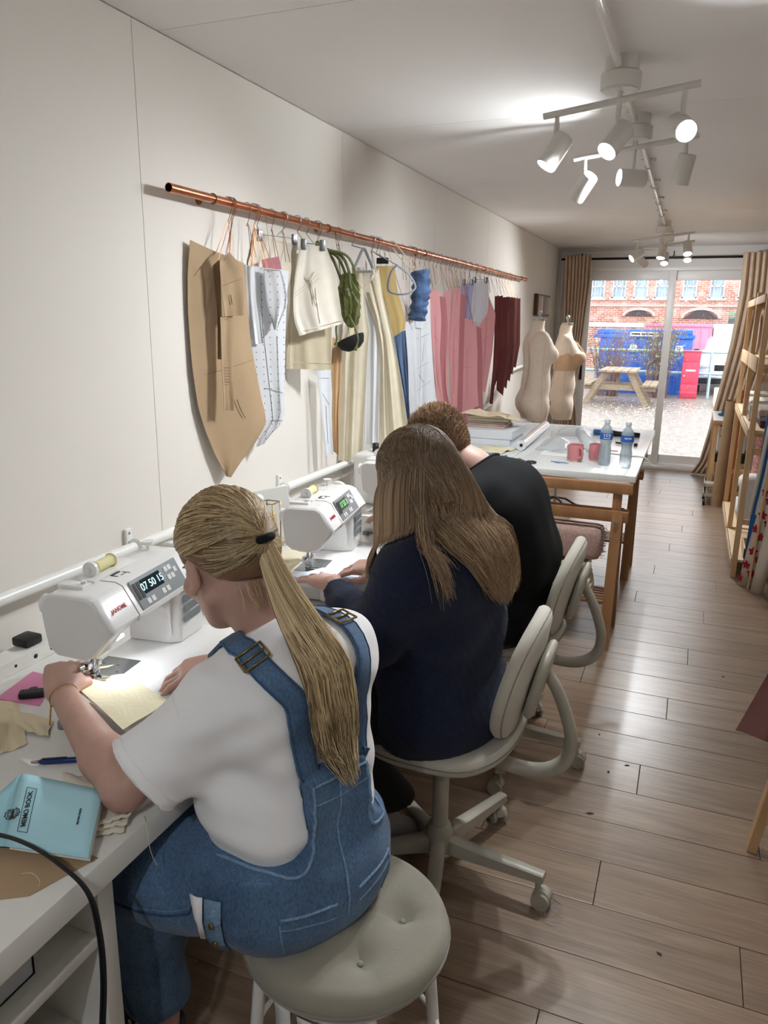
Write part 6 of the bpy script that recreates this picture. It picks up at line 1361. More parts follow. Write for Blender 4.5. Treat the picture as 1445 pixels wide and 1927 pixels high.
G = [[push(p, (bv_tee, bv_den), random.uniform(.004, .030)) if j > 1 else p for j, p in enumerate(g)] for g in G]
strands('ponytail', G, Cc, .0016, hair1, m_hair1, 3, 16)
pt_path = [push(p, (bv_tee, bv_den), .012) if j > 1 else p for j, p in enumerate(pt_path)]
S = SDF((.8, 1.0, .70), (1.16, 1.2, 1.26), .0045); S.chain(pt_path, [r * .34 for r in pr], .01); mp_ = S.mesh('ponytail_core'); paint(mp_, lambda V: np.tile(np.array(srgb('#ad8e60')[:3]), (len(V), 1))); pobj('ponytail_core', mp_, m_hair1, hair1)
# loose wisps at the nape
G = []; Cc = []
for i in range(60):
    p = H1.w((random.uniform(-.05, .05), -.085, -.055)); G.append([p, p + V3(.01, random.uniform(-.01, .01), -.02), p + V3(.015, random.uniform(-.02, .02), -.05)]); Cc.append(blonde())
strands('wisps', G, Cc, .0005, hair1, m_hair1, 3, 6)
ht = MB(); dt = unit(pt_path[1] - pt_path[0]); u_ = unit(np.cross(dt, (0, 0, 1))); v_ = np.cross(dt, u_); c_ = pt_path[0] + dt * .010
pobj('hair_tie', MB().tube([c_ + (u_ * math.cos(t) + v_ * math.sin(t)) * .0175 for t in np.linspace(0, 2 * PI, 25)], .0072, 10, caps=False), mat('hair_tie_black', '#0e0e10', .9), hair1)
# ================================================================ WOMAN IN NAVY JUMPER
a2 = unit((-.40, -.92, 0)); f2 = unit(np.cross(a2, (0, 0, 1)))
K = dict(a=a2, f=f2, pel=V3(.965, 1.80, .585), mid=V3(.985, 1.80, .78), upp=V3(.985, 1.765, .96), neck=V3(.955, 1.74, 1.075), shL=V3(.940, 1.645, .970), shR=V3(1.020, 1.905, .975))
eL, wL = V3(.855, 1.60, .80), V3(.655, 1.775, .868)
eR, wR = V3(.935, 2.02, .80), V3(.745, 1.945, .878)
H2 = Head((.918, 1.722, 1.195), (-.86, .22, -.46), (-.42, .08, .90), 1.0)
k2L, n2L, t2L = V3(.58, 1.66, .53), V3(.72, 1.80, .14), V3(.80, 1.90, .05)
k2R, n2R, t2R = V3(.60, 1.92, .53), V3(.70, 1.96, .10), V3(.60, 1.98, .03)
k2L, n2L, t2L = V3(.58, 1.70, .53), V3(.80, 1.84, .13), V3(.90, 1.90, .045)
S = SDF((.42, 1.46, 0), (1.18, 2.12, 1.34), .0041); torso(S, K, -.008); H2.add(S)
S.cone(K['neck'], H2.w((0, -.025, -.05)), .048, .045, .02)
for sh, el, wr in ((K['shL'], eL, wL), (K['shR'], eR, wR)): S.cone(sh, el, .046, .036, .02); S.cone(el, lerp(el, wr, .3), .036, .037, .015); S.cone(lerp(el, wr, .3), wr, .037, .0245, .015)
h2L, h2R = K['pel'] + a2 * .09, K['pel'] - a2 * .09
leg(S, h2L, k2L, n2L, -.006); leg(S, h2R, k2R, n2R, -.006); foot(S, n2L, t2L, -.006); foot(S, n2R, t2R, -.006)
hand(S, wL, unit((-.80, .58, -.10)), (.05, -.1, 1), -1, .12, .5, .98, .2, fcurl=(.10, .12, .12, .14))
hand(S, wR, unit((-.92, -.28, -.05)), (.1, -.15, 1), 1, .5, .12, .95, .8, fcurl=(.28, .40, .55, .6))
P2 = person_root('woman with long brown hair in a navy jumper, sewing at the second machine', (1.0, 1.8, 0))
pobj('body', S.mesh('body'), m_skin, P2); m_brow2 = mat('brown_brow', '#4a3526', .6); head_parts(H2, P2, m_brow2)
# jumper
m_navy = mat('navy_wool', '#0f1934', .95, noise=(60, .25), bump=(420, .5), sheen=.08)
S = SDF((.60, 1.38, .42), (1.26, 2.18, 1.14), .0055); torso(S, K, .036, k=.07)
S.ell(K['pel'] + V3(-.01, 0, -.005), (.155, .185, .11), k=.06)
for sh, el, wr in ((K['shL'], eL, wL), (K['shR'], eR, wR)):
    m_ = lerp(sh, el, .5); S.cone(sh, m_, .064, .064, .05); S.cone(m_, el + V3(.0, 0, .0), .064, .062, .04); c = lerp(el, wr, .55); S.cone(el, c, .060, .050, .04); S.cone(c, lerp(el, wr, .84), .056, .040, .02)
X, Y, Z = S.grids()
S.F += (.005 * nz((X, Y, Z), 26, 21) + .003 * nz((X, Y, Z), 60, 22) + .007 * np.sin(48 * (Z * .8 + (X - Y) * .6)) * np.exp(-((X - .85) ** 2 + (Y - 1.60) ** 2 + (Z - .82) ** 2) / .007) + .0010 * nz((X, Y, Z), 380, 5)).astype(np.float32)
for el, wr in ((eL, wL), (eR, wR)):
    d = unit(wr - el); c = lerp(el, wr, .90); t = (X - c[0]) * d[0] + (Y - c[1]) * d[1] + (Z - c[2]) * d[2]; rr = (X - c[0]) ** 2 + (Y - c[1]) ** 2 + (Z - c[2]) ** 2
    S.clip(np.where(rr < .02, t, -1.)); r = np.sqrt(np.maximum(rr - t * t, 0)); S.F = np.where((t > -.02) & (rr < .004), np.maximum(S.F, .032 - r), S.F)
S.clip(.47 - Z); nk = K['neck']; S.clip((X - nk[0]) * -.45 + (Z - nk[2] - .01) * .88 + 0 * Y)
me_j = S.mesh('jumper'); jmp = pobj('jumper', me_j, m_navy, P2); bvj = bvh_of(me_j)
fz = []; fc = []; nv = len(me_j.vertices); vs_ = me_j.vertices
for i in range(9000):
    v = vs_[random.randrange(nv)]; p = np.array(v.co); n_ = np.array(v.normal); d = unit(n_ * .6 + np.random.randn(3) * .5); l = random.uniform(.003, .009)
    fz.append([p, p + d * l * .6, p + d * l + np.random.randn(3) * .002]); fc.append(lerp(srgb('#141d33')[:3], srgb('#2a3854')[:3], random.random()))
strands('wool_fuzz', fz, fc, .00028, jmp, mat('wool_fibre', '#1b2540', .9, vcol=True), 3, 3)
# trousers, sock, shoes
m_blk = mat('black_trousers', '#0d0d10', .9, noise=(8, .2), sheen=.1)
S = SDF((.42, 1.5, .1), (1.2, 2.14, .72), .006); 
for h_, k_, n_ in ((h2L, k2L, n2L), (h2R, k2R, n2R)): leg(S, h_, k_, n_ + V3(0, 0, .03), .012, (.10, .085, .085, .085), .03)
X, Y, Z = S.grids(); S.F += (.004 * nz((X, Y, Z), 28, 31)).astype(np.float32); S.clip(.20 - Z + 0 * X)
pobj('trousers', S.mesh('trousers'), m_blk, P2)
m_gsock = mat('grey_sock', '#8f8b88', .95, noise=(200, .08)); m_bshoe = mat('dark_brown_suede', '#241a18', .85, noise=(60, .2))
for an, to in ((n2L, t2L), (n2R, t2R)):
    S = SDF(np.minimum(an, to) - .12, np.maximum(an, to) + .12, .005); foot(S, an, to, .004); S.cone(an + V3(-.0, 0, .07), an, .034, .036, .01); pobj('sock', S.mesh('sock'), m_gsock, P2)
    S = SDF(np.minimum(an, to) - .12, np.maximum(an, to) + .12, .005); foot(S, an, to, .010); X, Y, Z = S.grids()
    d = unit((to - an) * V3(1, 1, 0)); t = ((X - an[0]) * d[0] + (Y - an[1]) * d[1]); S.clip(Z - (.050 + .0 * t + .035 * np.exp(-((t + .03) / .02) ** 2) + .02 * np.exp(-((t - .13) / .05) ** 2))); S.clip(.006 - Z + 0 * X + 0 * Y)
    pobj('shoe', S.mesh('shoe'), m_bshoe, P2)
# long straight hair
m_hair2 = mat('brown_hair', '#5c4636', .38, vcol=True, spec=.5)
S = SDF(H2.c - .19, H2.c + .19, .0045); S.ell(H2.w((0, -.018, .040)), (.084, .102, .092), H2.M, .02); S.ell(H2.w((0, -.055, -.03)), (.068, .055, .08), H2.M, .03)
X, Y, Z = S.grids(); q = [(X - H2.c[0]) * H2.M[0, i] + (Y - H2.c[1]) * H2.M[1, i] + (Z - H2.c[2]) * H2.M[2, i] for i in range(3)]
ln = np.interp(q[1], [-.12, -.02, .03, .07, .09], [-.10, -.06, -.01, .075, .11]); S.clip(ln - q[2])
me_h2 = S.mesh('hair'); paint(me_h2, lambda V: np.tile(np.array(srgb('#4a3829')[:3]), (len(V), 1))); hair2 = pobj('hair', me_h2, m_hair2, P2)
from math import sin, cos
bvc = bvh_of(me_h2)
G = []; Cc = []
skull = np.array([.084, .102, .092])
for i in range(7000):
    lat = random.choice((-1, 1)); part = random.uniform(-.062, .080)       # parting runs front to back over the crown
    ph = random.random()
    # azimuth round the head: 0 face, PI back; side sign = lat
    az = random.uniform(.62, PI) if random.random() < .86 else random.uniform(.50, .8)
    hx, hy = math.sin(az) * lat, math.cos(az); lat_ = lat
    p0 = V3(.004 * lat, part if az < 2.2 else random.uniform(-.10, -.02), 0); zz = 1 - (p0[1] / .103) ** 2; p0[2] = .092 * math.sqrt(max(0, zz)); 
    pe = V3(hx * .084, hy * .102, -.006)                                     # where it leaves the skull
    loc = []
    for t in (0, .3, .6, 1.0):
        v = unit(p0) * (1 - t) + unit(pe) * t; v = unit(v); r = 1 / np.sqrt(((v / skull) ** 2).sum()); loc.append(H2.w(v * (r + .003 + .005 * random.random() * t) + V3(0, -.018, .040)))
    s_ = loc[-1]
    # then it hangs; drop follows gravity, back hair drapes over the shoulders
    backness = max(0, -hy); col_len = random.uniform(.30, .36)
    out = H2.M @ V3(hx, hy, 0); out[2] = 0; out = unit(out)
    if (hy > .25) or (lat < 0 and az < 2.1 and random.random() < (1.0 if az < 1.5 else .3)):                                                   # front curtain in front of the shoulder
        if lat < 0 and az > 1.15: col_end = 1.03 + .05 * random.random()
        else: col_end = 0
        e = [s_ + V3(0, 0, -.04) + out * .010, s_ + V3(0, 0, -.09) + out * .012, s_ + V3(0, 0, -.18) + out * .008, s_ + V3(.0, 0, -.25 - .05 * random.random()) + out * random.uniform(-.01, .012)]
    elif lat < 0 and az < 2.5 and random.random() < .3:                    # near lock lying in front of the shoulder blade
        w_ = np.random.randn(3) * .007; tipz = random.uniform(.955, 1.03)
        e = [V3(.975, 1.615, 1.125) + w_, V3(.990, 1.605, 1.065) + w_ * 1.2, V3(1.012, 1.62, tipz) + w_ * 1.4]
    else:
        # swept down the back and gathered to the far side
        u = max(0, (az - 1.4) / (PI - 1.4)) * .5; u = u if lat < 0 else 1 - u; u = min(1, max(0, u + random.uniform(-.06, .06))); sh_ = random.random() ** 2.2; w_ = np.random.randn(3) * .006
        A_ = lerp((1.000, 1.62, 1.100), (1.125, 1.86, 1.055), u); B_ = lerp((1.075, 1.67, .995), (1.145, 1.86, .945), u); C2 = lerp((1.100, 1.76, .915), (1.130, 1.86, .885), u)
        e = [A_ + w_, B_ + w_ * 1.3, lerp(B_, C2, 1 - sh_ * .8) + w_ * 1.6]
        e = [lerp(s_, A_, .25) + V3(.010, 0, .004), lerp(s_, A_, .5) + V3(.014, 0, .006), lerp(s_, A_, .75) + V3(.010, 0, .004)] + e
    if hy <= .45 and lat < 0 and len(e) == 4 and e[0][2] > s_[2] - .05 and abs(e[0][0] - s_[0]) < .02: e = [p if p[2] > 1.035 else p * V3(1, 1, 0) + V3(.004, 0, 1.035 + .03 * random.random()) for p in e]; e = e[:3]
    path = loc + e
    # keep outside of the jumper
    path2 = path[:4]; tail = [np.array(p) for p in smooth_path(path[3:], 3)][1:]; off_ = random.uniform(.008, .020)
    for p in tail:
        p = push(p, (bvc,), random.uniform(.003, .009)); path2.append(push(p, (bvj,), off_)); continue
        co, no, _, dist = bvj.find_nearest(Vector(p)); no = np.array(no); co = np.array(co)
        if (p - co).dot(no) < .006: p = co + no * random.uniform(.006, .016)
        path2.append(p)
    G.append(path2)
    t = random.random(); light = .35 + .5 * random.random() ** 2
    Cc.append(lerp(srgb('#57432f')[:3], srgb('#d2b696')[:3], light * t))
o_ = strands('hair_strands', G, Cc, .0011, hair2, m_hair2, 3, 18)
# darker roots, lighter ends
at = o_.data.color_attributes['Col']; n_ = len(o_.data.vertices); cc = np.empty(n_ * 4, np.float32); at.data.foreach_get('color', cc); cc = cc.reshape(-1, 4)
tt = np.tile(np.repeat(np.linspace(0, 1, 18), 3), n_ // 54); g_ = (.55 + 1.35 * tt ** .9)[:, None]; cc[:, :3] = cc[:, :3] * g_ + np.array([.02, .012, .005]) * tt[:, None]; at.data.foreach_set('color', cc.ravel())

# ================================================================ MAN IN BLACK
a3 = unit((-.30, -.95, 0)); f3 = unit(np.cross(a3, (0, 0, 1)))
Q = dict(a=a3, f=f3, w=1.25, pel=V3(.985, 2.50, .60), mid=V3(1.015, 2.49, .80), upp=V3(.955, 2.48, .975), neck=V3(.860, 2.47, 1.095), shL=V3(.865, 2.31, 1.00), shR=V3(.935, 2.64, 1.00))
e3L, w3L = V3(.73, 2.33, .83), V3(.56, 2.50, .87); e3R, w3R = V3(.80, 2.72, .83), V3(.58, 2.66, .88)
H3 = Head((.738, 2.455, 1.160), (-.80, .05, -.60), (-.60, .04, .80), .99)
k3L, n3L, t3L = V3(.56, 2.40, .55), V3(.60, 2.42, .10), V3(.49, 2.43, .03); k3R, n3R, t3R = V3(.56, 2.62, .55), V3(.62, 2.62, .10), V3(.51, 2.63, .03)
S = SDF((.36, 2.06, 0), (1.28, 2.90, 1.36), .0050); torso(S, Q, 0, 1); H3.add(S); S.cone(Q['neck'], H3.w((0, -.03, -.05)), .060, .056, .03)
for sh, el, wr in ((Q['shL'], e3L, w3L), (Q['shR'], e3R, w3R)): S.cone(sh, el, .056, .042, .02); S.cone(el, wr, .043, .028, .02)
h3L, h3R = Q['pel'] + a3 * .095, Q['pel'] - a3 * .095
leg(S, h3L, k3L, n3L, 0); leg(S, h3R, k3R, n3R, 0); foot(S, n3L, t3L, 0); foot(S, n3R, t3R, 0)
hand(S, w3L, unit((-.75, .60, -.1)), (.05, .05, 1), -1, .3, .2, 1.05, .5); hand(S, w3R, unit((-.9, -.2, -.05)), (.1, -.1, 1), 1, .4, .15, 1.05, .7)
P3 = person_root('short haired man in a black top, bent over the third machine', (1.0, 2.5, 0))
pobj('body', S.mesh('body'), m_skin, P3); m_brow3 = mat('sandy_brow', '#7a5c42', .6); head_parts(H3, P3, m_brow3)
m_blkt = mat('black_cotton', '#08090b', .85, noise=(20, .1), bump=(300, .1), spec=.3)
S = SDF((.50, 2.00, .50), (1.34, 2.96, 1.24), .006); torso(S, Q, .020, 1, k=.07); S.ell((1.0, 2.48, .88), (.125, .205, .22), k=.06)
for sh, el, wr in ((Q['shL'], e3L, w3L), (Q['shR'], e3R, w3R)): S.cone(sh, el, .080, .070, .05); S.cone(el, lerp(el, wr, .8), .062, .042, .03)
X, Y, Z = S.grids()
S.F += (.005 * nz((X, Y, Z), 22, 41) + .0025 * nz((X, Y, Z), 55, 42) + .007 * np.sin(42 * (Z * .7 - X * .8 + .3 * Y)) * np.exp(-((X - .92) ** 2 + (Y - 2.36) ** 2 + (Z - .98) ** 2) / .012)
        + .006 * np.sin(46 * (Z + .4 * X)) * np.exp(-((Z - .64) / .07) ** 2)).astype(np.float32)
S.clip(.52 - Z); nk = Q['neck']; S.clip((X - nk[0]) * -.62 + (Z - nk[2] + .004) * .78 + 0 * Y, .006)
for el, wr in ((e3L, w3L), (e3R, w3R)):
    d = unit(wr - el); c = lerp(el, wr, .82); t = (X - c[0]) * d[0] + (Y - c[1]) * d[1] + (Z - c[2]) * d[2]; S.clip(np.where((X - c[0]) ** 2 + (Y - c[1]) ** 2 + (Z - c[2]) ** 2 < .02, t, -1.))
me_bt = S.mesh('black_top'); bt = pobj('top', me_bt, m_blkt, P3); bvt = bvh_of(me_bt)
cu = unit((.78, 0, .62)); pts = snap(bvt, [nk + V3(.004, 0, .004) + (cu * math.cos(t) * .085 + a3 * math.sin(t) * .088) for t in np.linspace(0, 2 * PI, 41)], .001)
pobj('collar', MB().tube(pts, .0055, 8, caps=False), m_blkt, bt)
S = SDF((.42, 2.2, .1), (1.2, 2.86, .76), .0065)
for h_, k_, n_ in ((h3L, k3L, n3L), (h3R, k3R, n3R)): leg(S, h_, k_, n_, .014, (.10, .08, .07, .06), .03)
torso(S, Q, .012, 1, up=False); X, Y, Z = S.grids(); S.clip(.11 - Z + 0 * X); pobj('trousers', S.mesh('trousers'), mat('dark_trousers', '#1b1d22', .9), P3)
for an, to in ((n3L, t3L), (n3R, t3R)):
    S = SDF(np.minimum(an, to) - .09, np.maximum(an, to) + .09, .006); foot(S, an, to, .008); X, Y, Z = S.grids(); S.clip(.004 - Z + 0 * X + 0 * Y); S.clip(Z - .095 + 0 * X); pobj('shoe', S.mesh('shoe'), m_shoe, P3)
m_hair3 = mat('sandy_hair', '#8a6a4a', .6, vcol=True)
S = SDF(H3.c - .18, H3.c + .18, .005); S.ell(H3.w((0, -.018, .042)), V3(.080, .100, .090) * H3.sc, H3.M, .02); S.ell(H3.w((0, -.055, -.015)), V3(.063, .052, .058) * H3.sc, H3.M, .03); X, Y, Z = S.grids()
q = [((X - H3.c[0]) * H3.M[0, i] + (Y - H3.c[1]) * H3.M[1, i] + (Z - H3.c[2]) * H3.M[2, i]) for i in range(3)]
S.clip(np.interp(q[1], [-.12, -.06, -.03, .0, .03, .05, .075, .09], [-.075, -.062, -.04, .02, .01, .05, .08, .12]) - q[2])
me_h3 = S.mesh('hair'); paint(me_h3, lambda V: np.tile(np.array(srgb('#6b4e36')[:3]), (len(V), 1))); hair3 = pobj('hair', me_h3, m_hair3, P3)
G = []; Cc = []; vs_ = me_h3.vertices; nv = len(vs_); back_ = -H3.M[:, 1]
for i in range(9000):
    v = vs_[random.randrange(nv)]; n_ = np.array(v.normal); p = np.array(v.co); hh = np.dot(H3.M.T @ (p - H3.c), (0, 0, 1))
    if hh < -.05: l = random.uniform(.002, .004)
    else: l = np.interp(hh, [-.05, .02, .09, .13], [.005, .009, .020, .026]) * random.uniform(.6, 1.1)
    d = unit(n_ + back_ * .25 + H3.M[:, 2] * .25 + np.random.randn(3) * .35); d2 = unit(d + np.random.randn(3) * .5); G.append([p - n_ * .002, p + d * l * .6, p + d * l * .6 + d2 * l * .4])
    t = random.random(); Cc.append(lerp(srgb('#5e432d')[:3], srgb('#b99770')[:3], t * t))
strands('hair_strands', G, Cc, .00075, hair3, m_hair3, 3, 4)
# ================================================================ ON THE SEWING DESK
TOP = DZ + .0005
def flat(name, label, cat, pts, z, m, t=.0012, group=None, wav=0):
    """a thin sheet lying flat; pts = outline in world x, y"""
    cx = sum(p[0] for p in pts) / len(pts); cy = sum(p[1] for p in pts) / len(pts)
    o = obj(name, MB().prism([(x - cx, y - cy) for x, y in pts], 0, t), m, None, Matrix.Translation((cx, cy, z))); return tag(o, label, cat, group)
def cloth(quad, z0, amp=.004, n=(14, 14), thick=.0014, seed=0, fn=None):
    """draped quad: corners a b c d in world xy(z); small creases"""
    rnd = random.Random(seed); ph = [rnd.uniform(0, 6) for _ in range(6)]; rows = []
    a, b, c, d = [np.array(list(q) + [0] * (3 - len(q)), float) for q in quad]
    for i in range(n[0]):
        u = i / (n[0] - 1); row = []
        for j in range(n[1]):
            v = j / (n[1] - 1); p = (a * (1 - u) + d * u) * (1 - v) + (b * (1 - u) + c * u) * v
            w = amp * (1 + math.sin(9 * u + ph[0] + 3 * v) * .6 + math.sin(13 * v - 5 * u + ph[1]) * .4) + (fn(u, v) if fn else 0)
            q = p + V3(.5 * amp * math.sin(7 * v + ph[2]), .5 * amp * math.sin(8 * u + ph[3]), 0); row.append((q[0], q[1], q[2] + z0 + max(w, 0)))
        rows.append(row)
    return MB().grid(rows, thick)
# fabric under the needle
m_yel = mat('cream_calico_piece', '#dfd6b6', .9, weave=(500, .06), noise=(20, .03))
tag(obj('fabric_piece', cloth([(.385, 1.09), (.455, 1.165), (.625, 1.105), (.610, .985)], .834, .0012, (12, 12), .001, 3), m_yel), 'cream fabric piece being fed under the near needle', 'fabric')
tag(obj('bias_strip', MB().grid([[(.31 + .10 * t, 1.12 + .055 * t - .03 * math.sin(3 * t), .850 - .012 * t), (.315 + .10 * t, 1.135 + .055 * t - .03 * math.sin(3 * t), .851 - .012 * t)] for t in np.linspace(0, 1, 12)], .001), mat('beige_strip', '#c9b796', .9)), 'narrow beige fabric strip running to the near needle', 'fabric')
# memo book: standing half open
m_blu = mat('pale_blue_card', '#a8d4e0', .6); m_bluD = mat('blue_inner', '#98c8d4', .65)
mb_ = thing('memo_book', 'pale blue memo book standing half open at the desk edge', 'notebook', (.62, .80, DZ))
A0, B0, C0, D0 = V3(.505, .845, .800), V3(.672, .862, .800), V3(.742, .748, .772), V3(.598, .722, .768)
def quad3(a, b, c, d, n=8, bow=0., th=.0012):
    rows = []
    for i in range(n + 1):
        u = i / n; rows.append([tuple(lerp(lerp(a, b, v), lerp(d, c, v), u) + V3(0, 0, bow * math.sin(PI * u)) ) for v in np.linspace(0, 1, n + 1)])
    return MB().grid(rows, th)
cv = pobj('front_cover', quad3(A0, B0, C0, D0, bow=.004), m_blu, mb_)
sp_ = V3(-.055, -.055, -.035)
pobj('back_cover', quad3(A0, D0, D0 + V3(-.075, -.010, -.014), A0 + V3(-.030, -.085, -.044), bow=.0), m_bluD, mb_)
for k in range(4): pobj('page', quad3(A0 + V3(.002, 0, -.003 - .0025 * k), B0 + V3(0, 0, -.004 - .003 * k), C0 + V3(-.003, .006, -.004 - .002 * k), D0 + V3(.002, .006, -.003 - .002 * k), bow=.004 - .0012 * k, th=.0006), m_paper, mb_)
ux = unit(C0 - B0); uy = unit(B0 - A0); nn = np.cross(ux, uy); nn = nn if nn[2] > 0 else -nn
# lettering runs from the D0 side up to the A0 side
def on_cover(u, v): return lerp(lerp(A0, B0, v), lerp(D0, C0, v), u) + V3(0, 0, .004 * math.sin(PI * u) + .0024)
xd = unit(A0 - D0); yd = unit(np.cross(nn, xd)); 
def ctext(s, size, u, v, **k):
    xdir = unit(lerp(A0, B0, v) - lerp(D0, C0, v)); zz = nn; ydir = np.cross(zz, xdir); p = on_cover(u, v)
    return text(s, size, m_ink, None, Matrix(((xdir[0], ydir[0], zz[0], p[0]), (xdir[1], ydir[1], zz[1], p[1]), (xdir[2], ydir[2], zz[2], p[2]), (0, 0, 0, 1))), **k)
def adopt(o, par, root): o.parent = par; o.matrix_parent_inverse = Matrix.Identity(4); return o
adopt(ctext('MEMO BOOK', .0125, .52, .175, name='title', bold=.0001), cv, mb_); adopt(ctext('BRITISH MADE', .0052, .50, .80, name='small_print'), cv, mb_)
bxf = MB(); cs_ = [on_cover(.22, .115), on_cover(.22, .235), on_cover(.82, .235), on_cover(.82, .115)]
for a_, b_ in zip(cs_, cs_[1:] + cs_[:1]): bxf.cyl(a_, b_, .0005, 5)
adopt(obj('title_frame', bxf, m_ink), cv, mb_)
cr = MB(); cc_ = on_cover(.62, .012)
for k in range(2): cr.tube([cc_ + xd * math.cos(t) * (.011 - .003 * k) + yd * math.sin(t) * (.011 - .003 * k) for t in np.linspace(.3, 2 * PI - .3, 22)], .0006, 4)
cr.tube([cc_ + xd * a_ + yd * b_ for a_, b_ in ((-.006, .006), (.004, .006), (.005, 0), (-.001, -.007), (-.006, 0), (-.006, .006))], .0005, 4)
for k in range(10): t = .5 + k * .58; cr.tube([cc_ + xd * math.cos(t) * .0105 + yd * math.sin(t) * .0105, cc_ + xd * math.cos(t + .25) * .0125 + yd * math.sin(t + .25) * .0125], [.0012, .0004], 4)
adopt(obj('crest', cr, m_ink), cv, mb_); adopt(ctext('Silvine', .0075, .62, .012, name='crest_lettering', bold=.0003), cv, mb_)
# brown card under it, cable, thread
flat('brown_card', 'brown card sheet lying at the desk edge under the memo book', 'card', [(.52, .68), (.56, .775), (.735, .775), (.700, .672), (.62, .62)], TOP, m_kraft, .0012)
m_cable = mat('black_cable', '#15161a', .35)
cb2 = smooth_path([(.40, .70, DZ + .005), (.50, .712, DZ + .012), (.575, .722, .784), (.65, .722, .787), (.72, .716, .776), (.768, .715, .745), (.785, .712, .68), (.788, .708, .60), (.783, .70, .50), (.78, .69, .35), (.76, .68, .15), (.70, .66, .012), (.55, .62, .010)], 8)
tag(obj('power_cable', MB().tube(cb2, .0032, 8).tube([p + Vector((.0065, -.001, .0005)) for p in cb2], .0026, 8), m_cable), 'black double cable crossing the blue memo book and hanging off the desk', 'cable')
m_thread = mat('loose_thread', '#d9cfae', .9)
for k, (P, lab) in enumerate((([(.655, .70, DZ + .003), (.67, .705, DZ + .005), (.69, .70, DZ + .003), (.70, .69, DZ + .003)], 'short loose cream thread lying on the brown card'), ([(.735, .885, DZ + .002), (.750, .87, DZ + .001), (.757, .865, .73), (.758, .868, .70), (.764, .872, .675), (.76, .878, .672)], 'loose cream thread hanging over the desk edge by the sleeve'))):
    tag(obj('thread', MB().tube(smooth_path(P, 6), .0006, 4), m_thread), lab, 'thread')
# folded calico pieces under the arm
fs = thing('folded_fabric', 'stack of folded cream calico strips under the elbow at the desk edge', 'fabric', (.66, .87, DZ))
for k in range(3):
    pobj('layer', cloth([(.515 + .02 * k, .925 - .01 * k), (.655 + .03 * k, .935 - .012 * k), (.735 - .004 * k, .835 + .012 * k), (.665 + .01 * k, .79 + .010 * k)], TOP + .006 * k, .0025, (14, 14), .004, 10 + k, fn=lambda u, v: .004 * math.sin(14 * v) ** 2), m_calico, fs)
m_cal2 = mat('calico_offcut', '#dccdae', .9, weave=(500, .06), noise=(16, .04))
tag(obj('fabric_offcut', cloth([(.13, 1.07), (.225, 1.09), (.375, .975), (.355, .93)], TOP, .003, (12, 12), .0012, 21), m_cal2), 'pale offcut with a straight cut edge at the far left of the desk', 'fabric')
tag(obj('fabric_offcut', cloth([(.235, 1.055), (.355, 1.055), (.395, 1.005), (.335, 1.0)], TOP + .004, .004, (12, 12), .0012, 22), m_cal2), 'pointed calico offcut overlapping the straight cut one', 'fabric')
tag(obj('fabric_offcut', cloth([(.40, .80), (.48, .845), (.52, .77), (.44, .72)], TOP, .004, (10, 10), .002, 23), m_calico), 'crumpled cream offcut left of the blue memo book', 'fabric')
# grey cup at the left frame edge
tag(obj('grey_pot', MB().lathe([(.028, 0), (.036, .004), (.041, .03), (.043, .06), (.040, .09), (.036, .105), (.033, .105), (.036, .09), (.038, .03), (.0, .012)], Matrix.Translation((.335, .868, DZ)), 28, True), mat('grey_glaze', '#8b8e90', .45, noise=(8, .1))), 'grey ceramic pot at the left edge of the frame on the desk', 'pot')
# pen
pn_ = thing('pen', 'blue and black click pen lying on the desk beside the forearm', 'pen', (.47, .95, DZ)); d = V3(.92, .52, 0); d = unit(d); P0 = V3(.437, .925, DZ + .0065)
pobj('barrel', MB().tube([P0 + d * .016, P0 + d * .022, P0 + d * .10, P0 + d * .125], [.0045, .0055, .0055, .0035], 14), mat('pen_blue', '#12306a', .25), pn_)
pobj('tip', MB().tube([P0, P0 + d * .004, P0 + d * .016], [.002, .003, .0035], 12), m_chrome, pn_); pobj('clip', MB().beam(P0 + d * .020 + V3(0, 0, .006), P0 + d * .065 + V3(0, 0, .0065), .004, .0015), m_black, pn_)
tag(obj('pencil', MB().tube([(.545, 1.035, DZ + .004), (.60, 1.0, DZ + .004), (.66, .965, DZ + .004)], .0038, 6, smooth=False), mat('orange_paint', '#c9682c', .4)), 'orange pencil lying under the edge of the near machine', 'pencil')
# pink notebook and thread snips
pk_ = thing('pink_notebook', 'pink paper notebook lying beyond the left hand', 'notebook', (.19, 1.16, DZ)); 
pobj('cover', MB().prism([(.135, 1.215), (.215, 1.215), (.275, 1.10), (.165, 1.085)], DZ, DZ + .004), mat('pink_paper', '#d988ae', .6), pk_); pobj('print', MB().cyl((.205, 1.15, DZ + .0041), (.205, 1.15, DZ + .0045), .010, 16), m_ink, pk_)
sn = thing('thread_snips', 'black handled snips on the pink notebook beside the left hand', 'scissors', (.235, 1.13, DZ + .004))
pobj('grip', MB().box((-.035, -.013, .001), (.020, .013, .016), Matrix.Translation((.240, 1.125, DZ + .004)) @ Matrix.Rotation(R(35), 4, 'Z'), bev=.006), m_black, sn); pobj('blade', MB().beam((.255, 1.135, DZ + .012), (.295, 1.162, DZ + .012), .007, .002), m_chrome, sn)
